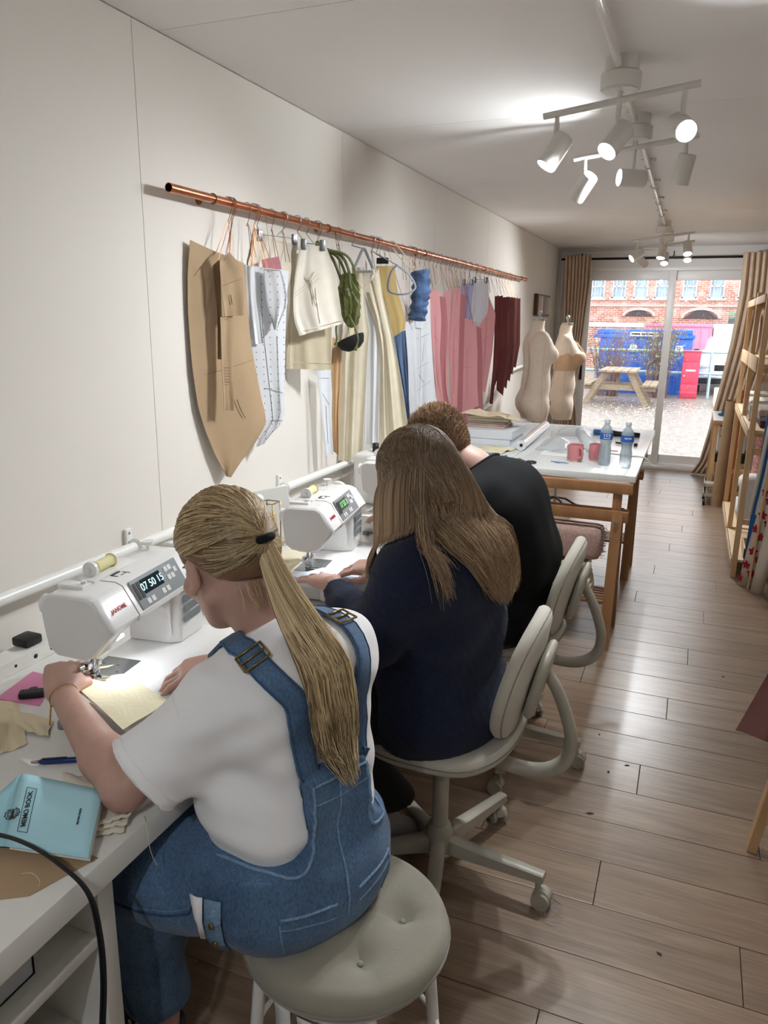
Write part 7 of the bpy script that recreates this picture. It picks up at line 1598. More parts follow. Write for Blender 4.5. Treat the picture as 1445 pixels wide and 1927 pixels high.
# socket strip against the wall with black plug
ss = thing('socket_strip', 'white wooden strip with drilled holes against the wall at the desk back', 'strip', (.06, 1.2, DZ))
pobj('block', MB().box((.04, .80, DZ), (.10, 1.345, DZ + .036), bev=.002), mat('white_plastic', '#dcdad3', .5, noise=(20, .04)), ss)
for y in (.98, 1.12, 1.20, 1.26, 1.31): pobj('hole', MB().cyl((.1001, y, DZ + .018), (.1006, y, DZ + .018), .004 if y != 1.26 else .006, 12), m_ink, ss)
tag(obj('plug', MB().box((.035, 1.25, DZ + .037), (.085, 1.30, DZ + .060), bev=.006), m_black), 'black plug resting on the white wooden strip', 'plug')
# small standing mirror between the machines
mr = thing('desk_mirror', 'white edged panel leaning on the wall behind the blonde head', 'panel', (.07, 2.42, DZ)); pobj('panel', MB().box((.0, -.065, 0), (.012, .065, .20), Matrix.Translation((.095, 2.46, DZ)) @ Matrix.Rotation(R(-10), 4, 'Y') @ Matrix.Rotation(R(-50), 4, 'Z'), bev=.003), mat('panel_white', '#dfe0dc', .4), mr)
gf = thing('trinket_box', 'small gold wire framed box beside the white panel', 'box', (.11, 2.38, DZ)); e8 = [(x, y, z) for x in (-.028, .028) for y in (-.028, .028) for z in (.0, .17)]
w_ = MB()
for i in range(8):
    for j in range(i + 1, 8):
        if sum(1 for k in range(3) if e8[i][k] != e8[j][k]) == 1: w_.cyl(Vector(e8[i]) + Vector((.125, 2.345, DZ + .002)), Vector(e8[j]) + Vector((.125, 2.345, DZ + .002)), .0022, 6)
pobj('frame', w_, m_brass, gf); pobj('contents', MB().box((.105, 2.325, DZ + .002), (.145, 2.365, DZ + .13), bev=.004), mat('amber_paper', '#cbb28c', .7), gf)
for k, (q, lab, m) in enumerate((([(.17, 2.24), (.33, 2.20), (.36, 2.33), (.22, 2.38)], 'folded cream fabric left of the second machine', m_cream), ([(.26, 2.12), (.40, 2.10), (.41, 2.20), (.30, 2.24)], 'pale yellow fabric corner beside the second machine', m_yel))): tag(obj('fabric_piece', cloth(q, TOP + .003 * k, .004, (10, 10), .003, 30 + k), m), lab, 'fabric')
fc = MB().box((-.05, -.035, 0), (.05, -.028, .003)).box((-.05, .028, 0), (.05, .035, .003)).box((-.05, -.028, 0), (-.042, .028, .003)).box((.042, -.028, 0), (.05, .028, .003)); tag(obj('card_mount', fc, m_kraft, None, Matrix.Translation((.19, 2.40 + .03, TOP + .0095)) @ Matrix.Rotation(R(25), 4, 'Z')), 'small brown card frame lying behind the second machine', 'card')
tag(obj('fabric_piece', cloth([(.47, 1.87), (.53, 1.98), (.70, 1.95), (.66, 1.83)], .835, .0012, (10, 10), .001, 44), mat('pale_blue_cloth', '#cdd6e2', .9)), 'pale cloth under the hands of the woman in navy', 'fabric')
# third machine cover with black knobs
tm = thing('overlocker', 'pale overlocking machine with two black knobs behind the brown haired woman', 'sewing machine', (.20, 3.2, DZ))
pobj('body', MB().prism([(-.13, -.10), (.13, -.12), (.14, .12), (-.13, .12)], 0, .235, Matrix.Translation((.24, 3.22, DZ)), bev=.02), m_mw, tm)
for dx in (-.05, .03): pobj('knob', MB().cyl((.24 + dx, 3.20, DZ + .235), (.24 + dx, 3.20, DZ + .275), .015, 16), m_black, tm)

# ================================================================ DRESS FORMS
def form(name, label, loc, rz, sc, bra=False):
    t = thing(name, label, 'mannequin', loc, rz); S = SDF((-.24, -.20, .78), (.24, .22, 1.70), .0075)
    for sg in (-1, 1):
        S.cone((sg * .07, .0, 1.08), (sg * .085, .0, 1.36), .078, .088, .06); S.cone((sg * .085, 0, 1.36), (sg * .125, -.01, 1.435), .075, .052, .05)
        S.cone((sg * .07, 0, 1.08), (sg * .10, -.01, .90), .078, .088, .06); S.cone((sg * .09, -.0, .92), (sg * .085, .0, .80), .085, .078, .03)
        S.ell((sg * .075, .085, 1.305), (.062, .058, .06), k=.04); S.ell((sg * .065, -.075, .94), (.075, .06, .08), k=.05)
    S.cone((0, -.01, 1.42), (0, -.012, 1.52), .070, .047, .05); S.cone((0, -.012, 1.52), (0, .0, 1.58), .047, .046, .01)
    X, Y, Z = S.grids(); S.clip(Z - 1.565 + 0 * X + 0 * Y); S.clip(.80 - Z + 0 * X + 0 * Y)
    S.clip(.012 - np.abs(X) - np.maximum(0, (Z - .93)) * 3 + 0 * Y, .01); S.clip(np.abs(X) - .178 + 0 * Y + 0 * Z, .008)
    me = S.mesh('form'); o = obj('form', me, mat('linen_form', '#e4d4c3', .85, noise=(30, .03), weave=(400, .06))); o.parent = t
    bv = bvh_of(me)
    for pts in ([(0, .3, z) for z in np.linspace(1.5, .95, 14)], [(0, -.3, z) for z in np.linspace(1.5, .90, 14)], [(.10, .3, z) for z in np.linspace(1.42, .85, 14)], [(-.10, .3, z) for z in np.linspace(1.42, .85, 14)], [(.10, -.3, z) for z in np.linspace(1.42, .85, 14)], [(.3, 0, z) for z in np.linspace(1.40, .85, 14)]):
        s_ = obj('seam', MB().tube([tuple(p) for p in snap(bv, [Vector(p) * 1 for p in pts], .0003)], .0011, 4), mat('form_seam', '#bda186', .9)); s_.parent = o
    for s in (obj('neck_cap', MB().lathe([(.046, 1.562), (.047, 1.575), (.040, 1.580)], n=24), m_bolt), obj('knob', MB().lathe([(.008, 1.58), (.008, 1.60), (.015, 1.61), (.017, 1.625), (.008, 1.637)], n=16), m_bolt)): s.parent = t
    for nm, a, b, r in (('pole', (0, 0, .04), (0, 0, .82), .014),):
        s = obj(nm, MB().cyl(a, b, r, 14), m_bolt); s.parent = t
    for k in range(4):
        a = k * PI / 2 + .5; s = obj('foot', MB().tube([(0, 0, .12), (.10 * math.cos(a), .10 * math.sin(a), .10), (.22 * math.cos(a), .22 * math.sin(a), .03)], .010, 8), m_black); s.parent = t
        w = obj('caster', MB().cyl((.22 * math.cos(a) - .01, .22 * math.sin(a), .022), (.22 * math.cos(a) + .01, .22 * math.sin(a), .022), .022, 14), m_black); w.parent = s
    if bra:
        S2 = SDF((-.24, -.20, 1.15), (.24, .24, 1.48), .006)
        for sg in (-1, 1):
            S2.cone((sg * .07, .0, 1.08), (sg * .085, .0, 1.36), .083, .093, .06); S2.ell((sg * .075, .090, 1.305), (.072, .072, .070), k=.03)
        X, Y, Z = S2.grids(); S2.clip(1.20 - Z + 0 * X + 0 * Y); S2.clip(Z - (1.345 - .3 * np.maximum(0, -Y)) + 0 * X); b_ = obj('bodice', S2.mesh('bodice'), mat('nude_satin', '#c9a888', .45, noise=(9, .04))); b_.parent = t
        for sg in (-1, 1): s = obj('strap', MB().tube([(sg * .08, .15, 1.34), (sg * .085, .09, 1.42), (sg * .08, 0, 1.46), (sg * .08, -.08, 1.40), (sg * .08, -.095, 1.30)], .004, 6), mat('nude_satin', '#c9a888')); s.parent = t
    return t, bv
f1_, bvf = form('dress_form', 'pale linen dress form standing nearest, number 16 on the hip', (.385, 5.98, .03), R(-62), 1)
p_ = snap(bvf, [Vector((.06, .3, .97)), Vector((.10, .3, .97))], .001); x_ = (p_[1] - p_[0]).normalized(); c_ = (p_[0] + p_[1]) / 2; c_.y += .004
text('JSE', .035, m_ink, f1_, Matrix.Translation(c_) @ Matrix.Rotation(PI, 4, 'Z') @ Matrix.Rotation(PI / 2, 4, 'X'), ext=.003, name='size_print')
form('dress_form', 'second dress form wearing a nude bodice, behind the plain one', (.53, 6.42, .0), R(-78), 1, True)

# ================================================================ CURTAINS, ROD, PICTURE
m_cur = mat('taupe_linen', '#d8bfa6', .9, noise=(12, .06), weave=(350, .12), sheen=.2)
rd = thing('curtain_rod', 'black metal curtain rod across the top of the glass doors', 'rod', (1.2, 8.78, 2.25)); pobj('rod', MB().cyl((.05, 8.78, 2.25), (2.34, 8.78, 2.25), .012, 14), m_black, rd)
for x in (.25, 1.2, 2.2): pobj('bracket', MB().box((x - .006, 8.78, 2.262), (x + .006, 8.93, 2.275)).box((x - .006, 8.775, 2.25), (x + .006, 8.785, 2.275)).box((x - .006, 8.92, 2.25), (x + .006, 8.93, 2.33)), m_black, rd)
def curtain(prof, y0, nf, amp, seed, dyf=None):
    zs = [p[0] for p in prof]; rows = []; N = 46; M_ = nf * 8 + 1; rnd = random.Random(seed); ph = [rnd.uniform(0, 6) for _ in range(4)]
    for i in range(N):
        z = zs[0] + (zs[-1] - zs[0]) * i / (N - 1); l = np.interp(-z, [-q for q in zs], [p[1] for p in prof]); r = np.interp(-z, [-q for q in zs], [p[2] for p in prof]); am = amp * min(1, (r - l) / (prof[0][2] - prof[0][1])) ** .3; row = []
        for j in range(M_):
            u = j / (M_ - 1); k = u + .025 * math.sin(5 * u + ph[0] + z * 1.5); row.append((l + (r - l) * u + .004 * math.sin(2 * PI * nf * k * 2 + ph[1]), y0 + am * math.sin(2 * PI * nf * k + ph[2]) + (dyf(z) if dyf else 0), z))
        rows.append(row)
    return MB().grid(rows, .002)
cL = thing('curtain', 'taupe linen curtain tied in a knot at the left of the glass doors', 'curtain', (.24, 8.76, 0))
pobj('drape', curtain([(2.285, .10, .38), (2.0, .11, .385), (1.6, .13, .36), (1.1, .15, .33), (.92, .19, .31), (.86, .215, .29)], 8.74, 7, .028, 1), m_cur, cL)
pobj('knot', MB().ball((.255, 8.74, .83), (.062, .05, .05), 16).tube([(.255 + .055 * math.cos(a), 8.735 + .05 * math.sin(a), .83 + .018 * math.sin(a * 2)) for a in np.linspace(0, 2 * PI, 20)], .018, 8, caps=False), m_cur, cL)
pobj('tail', curtain([(.80, .215, .295), (.6, .16, .34), (.3, .13, .37), (.02, .12, .38)], 8.74, 5, .03, 2), m_cur, cL)
cR = thing('curtain', 'taupe linen curtain pulled across the right side and trailing on the floor', 'curtain', (2.0, 8.7, 0))
pobj('drape', curtain([(2.285, 1.86, 2.34), (1.9, 1.87, 2.34), (1.4, 1.84, 2.30), (1.0, 1.80, 2.2), (.5, 1.74, 2.1), (.15, 1.68, 2.0), (.012, 1.60, 1.98)], 8.70, 8, .030, 3), m_cur, cR)
pf_ = thing('picture', 'small framed wooden picture on the left wall above the dress forms', 'picture', (.0, 7.85, 1.74)); pobj('frame', MB().box((.0, 7.64, 1.64), (.04, 8.30, 1.85), bev=.004), mat('dark_walnut', '#4b362a', .5), pf_)
for k in range(5): pobj('slat', MB().box((.041, 7.665 + .125 * k, 1.66), (.045, 7.775 + .125 * k, 1.83)), mat('slat_tone_%d' % (k % 3), ['#a08a78', '#c1b0a0', '#7d6a5c'][k % 3], .6), pf_)

# ================================================================ ON THE WHITE TABLES
T0 = TZ + .0005
bxw = thing('shallow_box', 'white shallow two layer box under the pile of books', 'box', (.40, 4.62, TZ))
pobj('lower', MB().box((.22, 4.45, T0), (.54, 4.85, TZ + .034), bev=.002), m_wpaper, bxw); pobj('upper', MB().box((.20, 4.47, TZ + .036), (.55, 4.88, TZ + .088), bev=.002), m_wpaper, bxw)
zb = TZ + .0885
m_bkp = mat('book_pages', '#ddd3bd', .8)
for k, (c, dx, w, h, lab) in enumerate((('#9c3b52', .0, .26, .014, 'crimson covered book at the bottom of the pile'), ('#e4e1df', .006, .24, .010, 'thin white book second from the bottom of the pile'), ('#a33d5c', -.006, .25, .012, 'magenta book in the middle of the pile'), ('#d9c9a5', .004, .26, .016, 'buff covered book second from the top of the pile'), ('#cdbb93', -.004, .25, .016, 'tan covered book on top of the pile'))):
    b_ = thing('book', lab, 'book', (.36 + dx, 4.66, zb), R(-4 + 3 * k), 'books piled on the white box'); m_ = mat('book_cover_%d' % k, c, .5)
    obj('cover', MB().box((-w / 2, -.09, 0), (w / 2, .09, .0015)).box((-w / 2, -.09, h - .0015), (w / 2, .09, h)).box((-w / 2 - .0015, -.09, 0), (-w / 2, .09, h)), m_, b_); obj('pages', MB().box((-w / 2 + .002, -.086, .0017), (w / 2 - .004, .087, h - .0017)), m_bkp, b_); zb += h + .0006
tag(obj('draped_fabric', cloth([(.20, 4.52, .0), (.50, 4.50, 0), (.58, 4.78, -.05), (.24, 4.86, 0)], zb + .001, .006, (16, 16), .003, 50, fn=lambda u, v: .006 * math.sin(9 * v + 3 * u) - .075 * max(0, v - .82) / .18 * (u * .6 + .2) + .006), m_cal2), 'cream fabric draped over the pile of books', 'fabric')
tag(obj('fabric_scrap', cloth([(.36, 4.18), (.56, 4.16), (.60, 4.34), (.44, 4.42)], T0, .007, (14, 14), .0014, 51), m_yel), 'crumpled pale yellow fabric scrap on the far white table', 'fabric')
tag(obj('tape_measure', MB().tube(smooth_path([(.40, 4.10, T0 + .004), (.46, 4.06, T0 + .004), (.52, 4.10, T0 + .004), (.58, 4.06, T0 + .004), (.61, 4.10, T0 + .004)], 8), .006, 6, flat=.3), mat('blue_tape', '#3f74b4', .5)), 'blue tape curled on the table behind the black shirt', 'tape')
m_film = mat('clear_film', '#e6ebee', .12, alpha=.42, spec=.8); m_film2 = mat('cloudy_film', '#e3e7ea', .3, alpha=.75, spec=.6)
rl_ = thing('film_roll', 'roll of shiny clear plastic lying along the table seam', 'roll', (.62, 4.8, TZ))
pobj('roll', MB().tube([(.635, 4.34, TZ + .0305), (.60, 5.30, TZ + .0305)], .030, 24, caps=False).tube([(.60, 5.30, TZ + .0305), (.635, 4.34, TZ + .0305)], .0105, 16, caps=False).lathe([(.0105, 0), (.030, 0)], Matrix.Translation((.635, 4.34, TZ + .0305)) @ Matrix.Rotation(R(-92), 4, 'X'), 24, True), mat('film_roll_white', '#dfe3e5', .15, coat=.6), rl_)
pobj('core', MB().cyl((.6345, 4.345, TZ + .0305), (.60, 5.29, TZ + .0305), .0095, 16), m_ink, rl_)
def dome(cx, cy, rx, ry, h, seed): return cloth([(cx - rx, cy - ry), (cx + rx, cy - ry), (cx + rx, cy + ry), (cx - rx, cy + ry)], T0, .004, (20, 20), .0008, seed, fn=lambda u, v: h * max(0, math.sin(PI * u) * math.sin(PI * v)) ** .6)
tag(obj('plastic_bag', dome(.80, 4.62, .10, .22, .045, 60), m_film), 'crumpled clear plastic bag beside the film roll', 'bag'); tag(obj('plastic_packet', dome(.83, 5.18, .12, .12, .05, 61), m_film), 'clear plastic packet behind the crumpled bag', 'packet')
tb = thing('tracing_roll', 'short cloudy white roll tilted up on the table behind the mugs', 'roll', (1.0, 4.62, TZ)); pobj('roll', MB().tube([(1.03, 4.40, TZ + .040), (.93, 4.66, TZ + .085)], [.038, .036], 24), m_film2, tb); pobj('tail', MB().grid([[(.985, 4.45, TZ + .03), (.88, 4.50, TZ + .028)], [(.95, 4.40, TZ + .012), (.85, 4.44, TZ + .012)], [(.90, 4.34, TZ + .002), (.80, 4.38, TZ + .002)]], .001), m_film2, tb)
tg = thing('tape_gun', 'blue and black tape tool near the far edge of the table', 'tool', (1.08, 5.2, TZ)); pobj('head', MB().cyl((.985, 5.25, T0), (.985, 5.25, TZ + .03), .05, 24), mat('tool_blue', '#2f6ea3', .4), tg); pobj('handle', MB().tube([(1.0, 5.22, TZ + .018), (1.10, 5.20, TZ + .018), (1.24, 5.18, TZ + .018)], [.024, .018, .017], 14), m_black, tg)
tag(obj('cutter', MB().tube([(1.12, 4.86, T0 + .008), (1.22, 4.82, T0 + .008)], [.006, .008], 10).cyl((1.235, 4.815, T0 + .008), (1.25, 4.81, T0 + .008), .012, 14), m_black), 'small black handled cutter behind the right bottle', 'cutter')
tag(obj('red_ruler', MB().box((.86, 4.56, T0), (1.16, 4.59, T0 + .003)), mat('red_plastic', '#b5565c', .4)), 'flat red strip on the table behind the mugs', 'ruler')
pp = thing('paper_sheets', 'white printed paper sheets under the pink mug', 'paper', (.86, 4.36, TZ)); pobj('sheet', MB().box((.76, 4.24, T0), (.97, 4.44, T0 + .001), None), m_paper, pp); pobj('print', MB().box((.79, 4.41, T0 + .0011), (.93, 4.413, T0 + .0013)).box((.79, 4.38, T0 + .0011), (.90, 4.383, T0 + .0013)).box((.79, 4.35, T0 + .0011), (.92, 4.353, T0 + .0013)).box((.79, 4.32, T0 + .0011), (.88, 4.323, T0 + .0013)), m_grey_pl, pp)
m_mug = mat('pink_glaze', '#c77f84', .25); m_mugb = mat('raw_clay', '#d9b9a8', .7)
def mug(loc, rz, label):
    t = thing('mug', label, 'mug', loc, rz, 'pink mugs'); r = .042
    obj('cup', MB().lathe([(r - .006, .006), (r - .001, .010), (r, .02), (r, .086), (r - .002, .090), (r - .005, .088), (r - .0055, .02), (.0, .014)], n=32, closed=True), m_mug, t); obj('base', MB().lathe([(r - .004, .0), (r - .003, .010)], n=32), m_mugb, t)
    obj('handle', MB().tube(smooth_path([(r - .003, 0, .072), (r + .018, 0, .074), (r + .028, 0, .05), (r + .018, 0, .026), (r - .003, 0, .026)], 6), .0058, 10, flat=1.4), m_mug, t)
mug((.975, 4.135, T0), R(-50), 'pink mug with its handle showing, left of the two'); mug((1.08, 4.205, T0), R(70), 'pink mug partly hidden behind the left water bottle')
m_pet = mat('clear_pet', '#b4c6ce', .06, alpha=.42, spec=1.0, coat=1.0); m_lblue = mat('label_blue', '#2f62b5', .4); m_cap = mat('cap_clear', '#cfd8de', .35, alpha=.9)
def bottle(loc, rz, label, txt):
    t = thing('water_bottle', label, 'bottle', loc, rz); P = [(0, .004), (.018, .001), (.028, .004), (.031, .014), (.0305, .03), (.0315, .045), (.0295, .052), (.0315, .060), (.0295, .068), (.0305, .080), (.026, .105), (.0285, .125), (.0315, .135), (.0325, .14), (.0325, .172), (.0315, .178), (.027, .192), (.020, .205), (.0135, .214), (.0125, .224), (.0145, .226), (.0125, .230)]
    obj('shell', MB().lathe(P + [(r - .0007, z) for r, z in P[::-1]][:-1] + [(0, .0048)], n=36, closed=True), m_pet, t)
    lb = obj('label', MB().lathe([(.0331, .139), (.0331, .173)], n=36, closed=True), m_lblue, t); obj('cap', MB().lathe([(.0148, .222), (.0150, .238), (.0135, .241), (.0, .241)], n=24), m_cap, t)
    for k, (s, sz, z) in enumerate(txt):
        for q, ch in enumerate(s):
            a = -PI / 2 + (q - (len(s) - 1) / 2) * sz * .78 / .0335; Mt = Matrix.Rotation(a + PI / 2, 4, 'Z') @ Matrix.Translation((0, -.0335, z)) @ Matrix.Rotation(PI / 2, 4, 'X'); text(ch, sz, m_wfr, lb, Mt, name='lettering', bold=.0006)
bottle((1.135, 4.085, T0), R(12), 'clear water bottle with a blue ICE label, left of the two', (('ICE', .019, .161), ('VALLEY', .0078, .1455)))
bottle((1.245, 4.035, T0), R(12), 'clear water bottle with a mixed blue label at the table edge', (('WATER', .009, .158),))
tag(obj('cotton_tape', MB().grid([[(p[0], p[1] - .012, p[2]), (p[0], p[1] + .012, p[2])] for p in smooth_path([(.98, 4.52, T0 + .003), (1.10, 4.48, T0 + .004), (1.22, 4.44, T0 + .003), (1.30, 4.42, T0 + .004), (1.335, 4.40, TZ - .004), (1.36, 4.38, TZ - .03), (1.39, 4.37, TZ - .035)], 5)], .002), mat('ecru_tape', '#d9d5c4', .8)), 'ecru cotton tape trailing over the right table edge', 'tape')
sc_ = thing('scissors', 'black handled fabric scissors by the man in black', 'scissors', (.74, 3.95, TZ)); pobj('blade', MB().beam((.68, 4.03, TZ + .006), (.735, 3.965, TZ + .006), .012, .003).beam((.69, 4.035, TZ + .009), (.735, 3.965, TZ + .009), .010, .003), m_chrome, sc_)
for s in (-1, 1): pobj('handle', MB().tube([(.765 + .024 * math.cos(a) + s * .008, 3.935 + s * .020 + .017 * math.sin(a), TZ + .008) for a in np.linspace(0, 2 * PI, 20)], .0055, 8, caps=False), m_black, sc_)
tag(obj('pin_clips', MB().tube([(.86, 4.06, T0 + .002), (.90, 4.02, T0 + .002), (.94, 4.05, T0 + .002), (.87, 4.055, T0 + .002)], .0022, 5).tube([(.88, 4.03, T0 + .004), (.96, 4.02, T0 + .004)], .002, 5), mat('pin_blue', '#7b93b0', .4, .4)), 'small heap of blue pins and clips before the mugs', 'pins')
# ---- under the table: bundles on the trestle shelf
zt = .234
fb = thing('folded_calico', 'stack of folded cream calico on the trestle shelf', 'fabric', (.96, 3.83, zt))
for k in range(6):
    w = .13 - .004 * k; pobj('layer', MB().prism([(x * (1 + .02 * math.sin(k * 2 + x * 30)), y) for x, y in [(-.17, -w), (.17 - .006 * k, -w), (.185 - .008 * k, 0), (.17 - .006 * k, w), (-.17, w)]], zt + k * .028, zt + k * .028 + .026, Matrix.Translation((.98, 3.83, 0)) @ Matrix.Rotation(R(3 * math.sin(k)), 4, 'Z'), bev=.010), m_cal2 if k % 2 else m_calico, fb)
wv = thing('woven_blanket', 'dusty pink checked woven blanket with frayed edge, under the table top', 'blanket', (.98, 3.82, .41)); m_wov = mat('rose_weave', '#cfaea2', .95, noise=(90, .2), weave=(160, .35))
pobj('bundle', MB().prism([(-.19, -.075), (.19, -.085), (.20, .07), (-.19, .08)], .415, .585, Matrix.Translation((.99, 3.825, 0)), bev=.035), m_wov, wv)
fr_ = MB()
for k in range(160): y = random.uniform(3.75, 3.90); z = random.uniform(.43, .57); p = Vector((1.183, y, z)); fr_.tube([p, p + Vector((random.uniform(.006, .022), random.uniform(-.01, .01), random.uniform(-.012, .008)))], .0008, 3, caps=False)
pobj('frayed_edge', fr_, m_wov, wv, 'stuff')
tag(obj('plastic_bag', MB().prism([(-.10, -.12), (.05, -.13), (.11, 0), (.05, .12), (-.10, .12)], .002, .24, Matrix.Translation((.93, 4.42, 0)), bev=.05), mat('rose_film', '#d7a79c', .15, alpha=.75, spec=.8)), 'pinkish plastic bag of cloth on the floor under the table', 'bag')
tub = thing('wheeled_bin', 'pale round bin on black casters under the far table', 'bin', (.60, 4.47, 0)); pobj('tub', MB().lathe([(.10, .06), (.12, .065), (.13, .42), (.125, .42), (.11, .07)], Matrix.Translation((.60, 4.47, 0)), 28), m_film2, tub)
for a in range(4): pobj('caster', MB().cyl((.60 + .09 * math.cos(a * 1.57 + .4) - .01, 4.60 + .09 * math.sin(a * 1.57 + .4), .028), (.60 + .09 * math.cos(a * 1.57 + .4) + .01, 4.60 + .09 * math.sin(a * 1.57 + .4), .028), .027, 16).cyl((.60 + .09 * math.cos(a * 1.57 + .4), 4.60 + .09 * math.sin(a * 1.57 + .4), .03), (.60 + .09 * math.cos(a * 1.57 + .4), 4.60 + .09 * math.sin(a * 1.57 + .4), .066), .006, 8), m_black, tub)

# ================================================================ THINGS ON AND BY THE SHELVING
def folded(x0, x1, y0, y1, z, cols, label, h=.035, name='folded_cloth', group=None):
    for k, (c, lab) in enumerate(zip(cols, label)):
        dz = h * (.8 + .4 * random.random()); d = .02 * random.random(); o = obj(name, MB().box((x0 + d, y0 + d, z), (x1 - d * .5, y1 - d, z + dz - .001), bev=min(.012, dz * .4)), mat('cloth_' + c.strip('#'), c, .9, noise=(30, .08), weave=(300, .08)))
        tag(o, lab, 'fabric', group); z += dz
    return z
folded(1.93, 2.26, 5.25, 5.60, 1.764, ['#b6575b', '#d98a86'], ['brick red folded cloth on the top shelf', 'coral folded cloth on top of the brick red one'], .05, group='cloths on the top shelf')
folded(1.93, 2.27, 5.28, 5.58, .949, ['#5a2d35', '#8a8f98', '#b9a9a0'], ['maroon folded cloth low on the middle shelf', 'slate grey folded cloth on the middle shelf', 'blush folded cloth topping the near pile on the middle shelf'], .04)
folded(1.92, 2.27, 6.12, 6.48, .949, ['#2f3a52', '#c9c3b6'], ['navy folded cloth on the middle shelf behind the post', 'oatmeal folded cloth on the navy one'], .05)
folded(1.92, 2.27, 6.56, 6.88, .949, ['#8f98a6', '#d6d3cd'], ['blue grey folded cloth at the far end of the middle shelf', 'off white folded cloth at the far end of the middle shelf'], .05)
for k, (y, c, lab) in enumerate(((5.70, '#d9d2c4', 'cream fabric roll lying on the middle shelf'), (5.82, '#8c8a90', 'grey fabric roll lying beside the cream one on the middle shelf'))): 
    t = thing('fabric_roll', lab, 'roll', (2.1, y, 1.005)); m_ = mat('roll_' + c.strip('#'), c, .9, noise=(20, .06)); obj('roll', MB().tube([(-.20, 0, 0), (.17, 0, 0)], .055, 24), m_, t); obj('core', MB().cyl((-.205, 0, 0), (-.199, 0, 0), .016, 16), m_kraft, t)
tag(obj('grey_board', MB().box((2.02, 5.60, 1.35), (2.05, 5.98, 1.70), bev=.003), mat('greyed_board', '#8e8579', .7)), 'grey brown board standing on the upper shelf', 'board')
tag(obj('oval_mirror', MB().cyl((1.93, 6.30, 1.52), (1.945, 6.30, 1.52), .14, 32), mat('mirror_frame', '#9d8b78', .5)), 'round greige board leaning at the front of the upper shelf', 'board')
for k, (y0, y1, z, lab) in enumerate(((5.22, 5.52, .109, 'pale wooden crate on the lowest shelf'),)): tag(obj('crate', MB().box((1.95, y0, z), (2.28, y1, z + .004)).box((1.95, y0, z), (1.96, y1, z + .06)).box((2.27, y0, z), (2.28, y1, z + .06)).box((1.95, y0, z), (2.28, y0 + .01, z + .06)).box((1.95, y1 - .01, z), (2.28, y1, z + .06)), m_pine2), lab, 'crate')
def cushion_obj(c, r, M, m, name, label):
    s = MB(); rows = []
    for i in range(17):
        v = -1 + 2 * i / 16; row = []
        for j in range(33):
            a = 2 * PI * j / 32; cx, cy = superel(a, 6); k = math.sqrt(max(0, 1 - v * v)) ** .55; row.append(Vector((cx * r[0] * (.25 + .75 * k) if abs(v) < 1 else 0, cy * r[1] * (.25 + .75 * k) if abs(v) < 1 else 0, v * r[2] * (1 - .25 * abs(cx * cy)))))
        rows.append(row)
    o = obj(name, MB().grid(rows), m, None, Matrix.Translation(c) @ M); return tag(o, label, 'cushion')
m_cw = mat('white_ticking', '#d7d5d0', .85, noise=(10, .05))
cushion_obj((2.07, 6.05 - .42, .42), (.17, .16, .085), Matrix.Rotation(R(70), 4, 'X') @ Matrix.Rotation(R(8), 4, 'Y'), m_cw, 'white_cushion', 'white cushion with a pointed corner poking past the shelf post')
cushion_obj((2.10, 6.40, .20), (.17, .20, .085), Matrix.Rotation(R(5), 4, 'X'), m_cw, 'white_cushion', 'lower white cushion lying on the bottom shelf'); cushion_obj((2.10, 6.42, .385), (.16, .19, .08), Matrix.Rotation(R(-6), 4, 'X'), m_cw, 'white_cushion', 'upper white cushion piled on the lower one')
m_rosep = mat('rose_print', '#d9a09c', .9, noise=(60, .5)); tag(obj('printed_roll', MB().tube([(2.10, 6.75, .11), (2.12, 6.78, .88)], .06, 20), m_rosep), 'rose printed fabric roll standing inside the shelving', 'roll')
ct = thing('card_tube', 'tall brown cardboard tube standing at the far front of the shelving', 'tube', (1.83, 7.14, 0)); pobj('tube', MB().tube([(1.84, 7.22, .0), (1.86, 7.12, .95)], .052, 24, caps=False).tube([(1.86, 7.12, .95), (1.84, 7.22, 0)], .047, 24, caps=False), m_kraft, ct)
tag(obj('timber_plank', MB().beam((1.93, 7.08, .0), (1.94, 7.06, 1.05), .09, .022), mat('orange_pine', '#c08355', .55, noise=(4, .12), stretch=(6, 6, 1))), 'reddish pine plank standing behind the cardboard tube', 'plank')
# side table by the door
sd = thing('side_table', 'small wooden side table by the right curtain', 'table', (1.95, 7.95, 0)); obj('table_top', MB().box((-.21, -.42, .69), (.36, .42, .725), bev=.003), mat('table_edge_pine', '#c28e60', .5), sd); obj('laminate', MB().box((-.21, -.42, .7255), (.36, .42, .7285)), m_lam, sd)
for x in (-.18, .32):
    for y in (-.39, .39): obj('leg', MB().box((x - .018, y - .018, 0), (x + .018, y + .018, .69)), m_pine, sd)
for k, (x, y, z, r, c, lab) in enumerate(((1.90, 7.72, .731, .12, '#4b4f60', 'slate felt hat body at the front of the side table'), (1.88, 8.02, .731, .15, '#27476b', 'navy flat cap on the side table'), (2.06, 7.78, .731, .13, '#6e3a4b', 'plum cloth hat on the side table'))):
    tag(obj('hat', MB().lathe([(r * 1.0, 0), (r * 1.02, .006), (r * .75, .012), (r * .66, .03), (r * .6, .055), (r * .35, .07), (0, .073)], Matrix.Translation((x, y, z)) @ Matrix.Scale(.62, 4, (1, 0, 0)), 28), mat('felt_' + c.strip('#'), c, .9)), lab, 'hat')
folded(1.93, 2.2, 8.10, 8.34, .731, ['#b23a56', '#c9ccd0'], ['crimson folded cloth at the back of the side table', 'pale grey folded cloth on the crimson one'], .045)
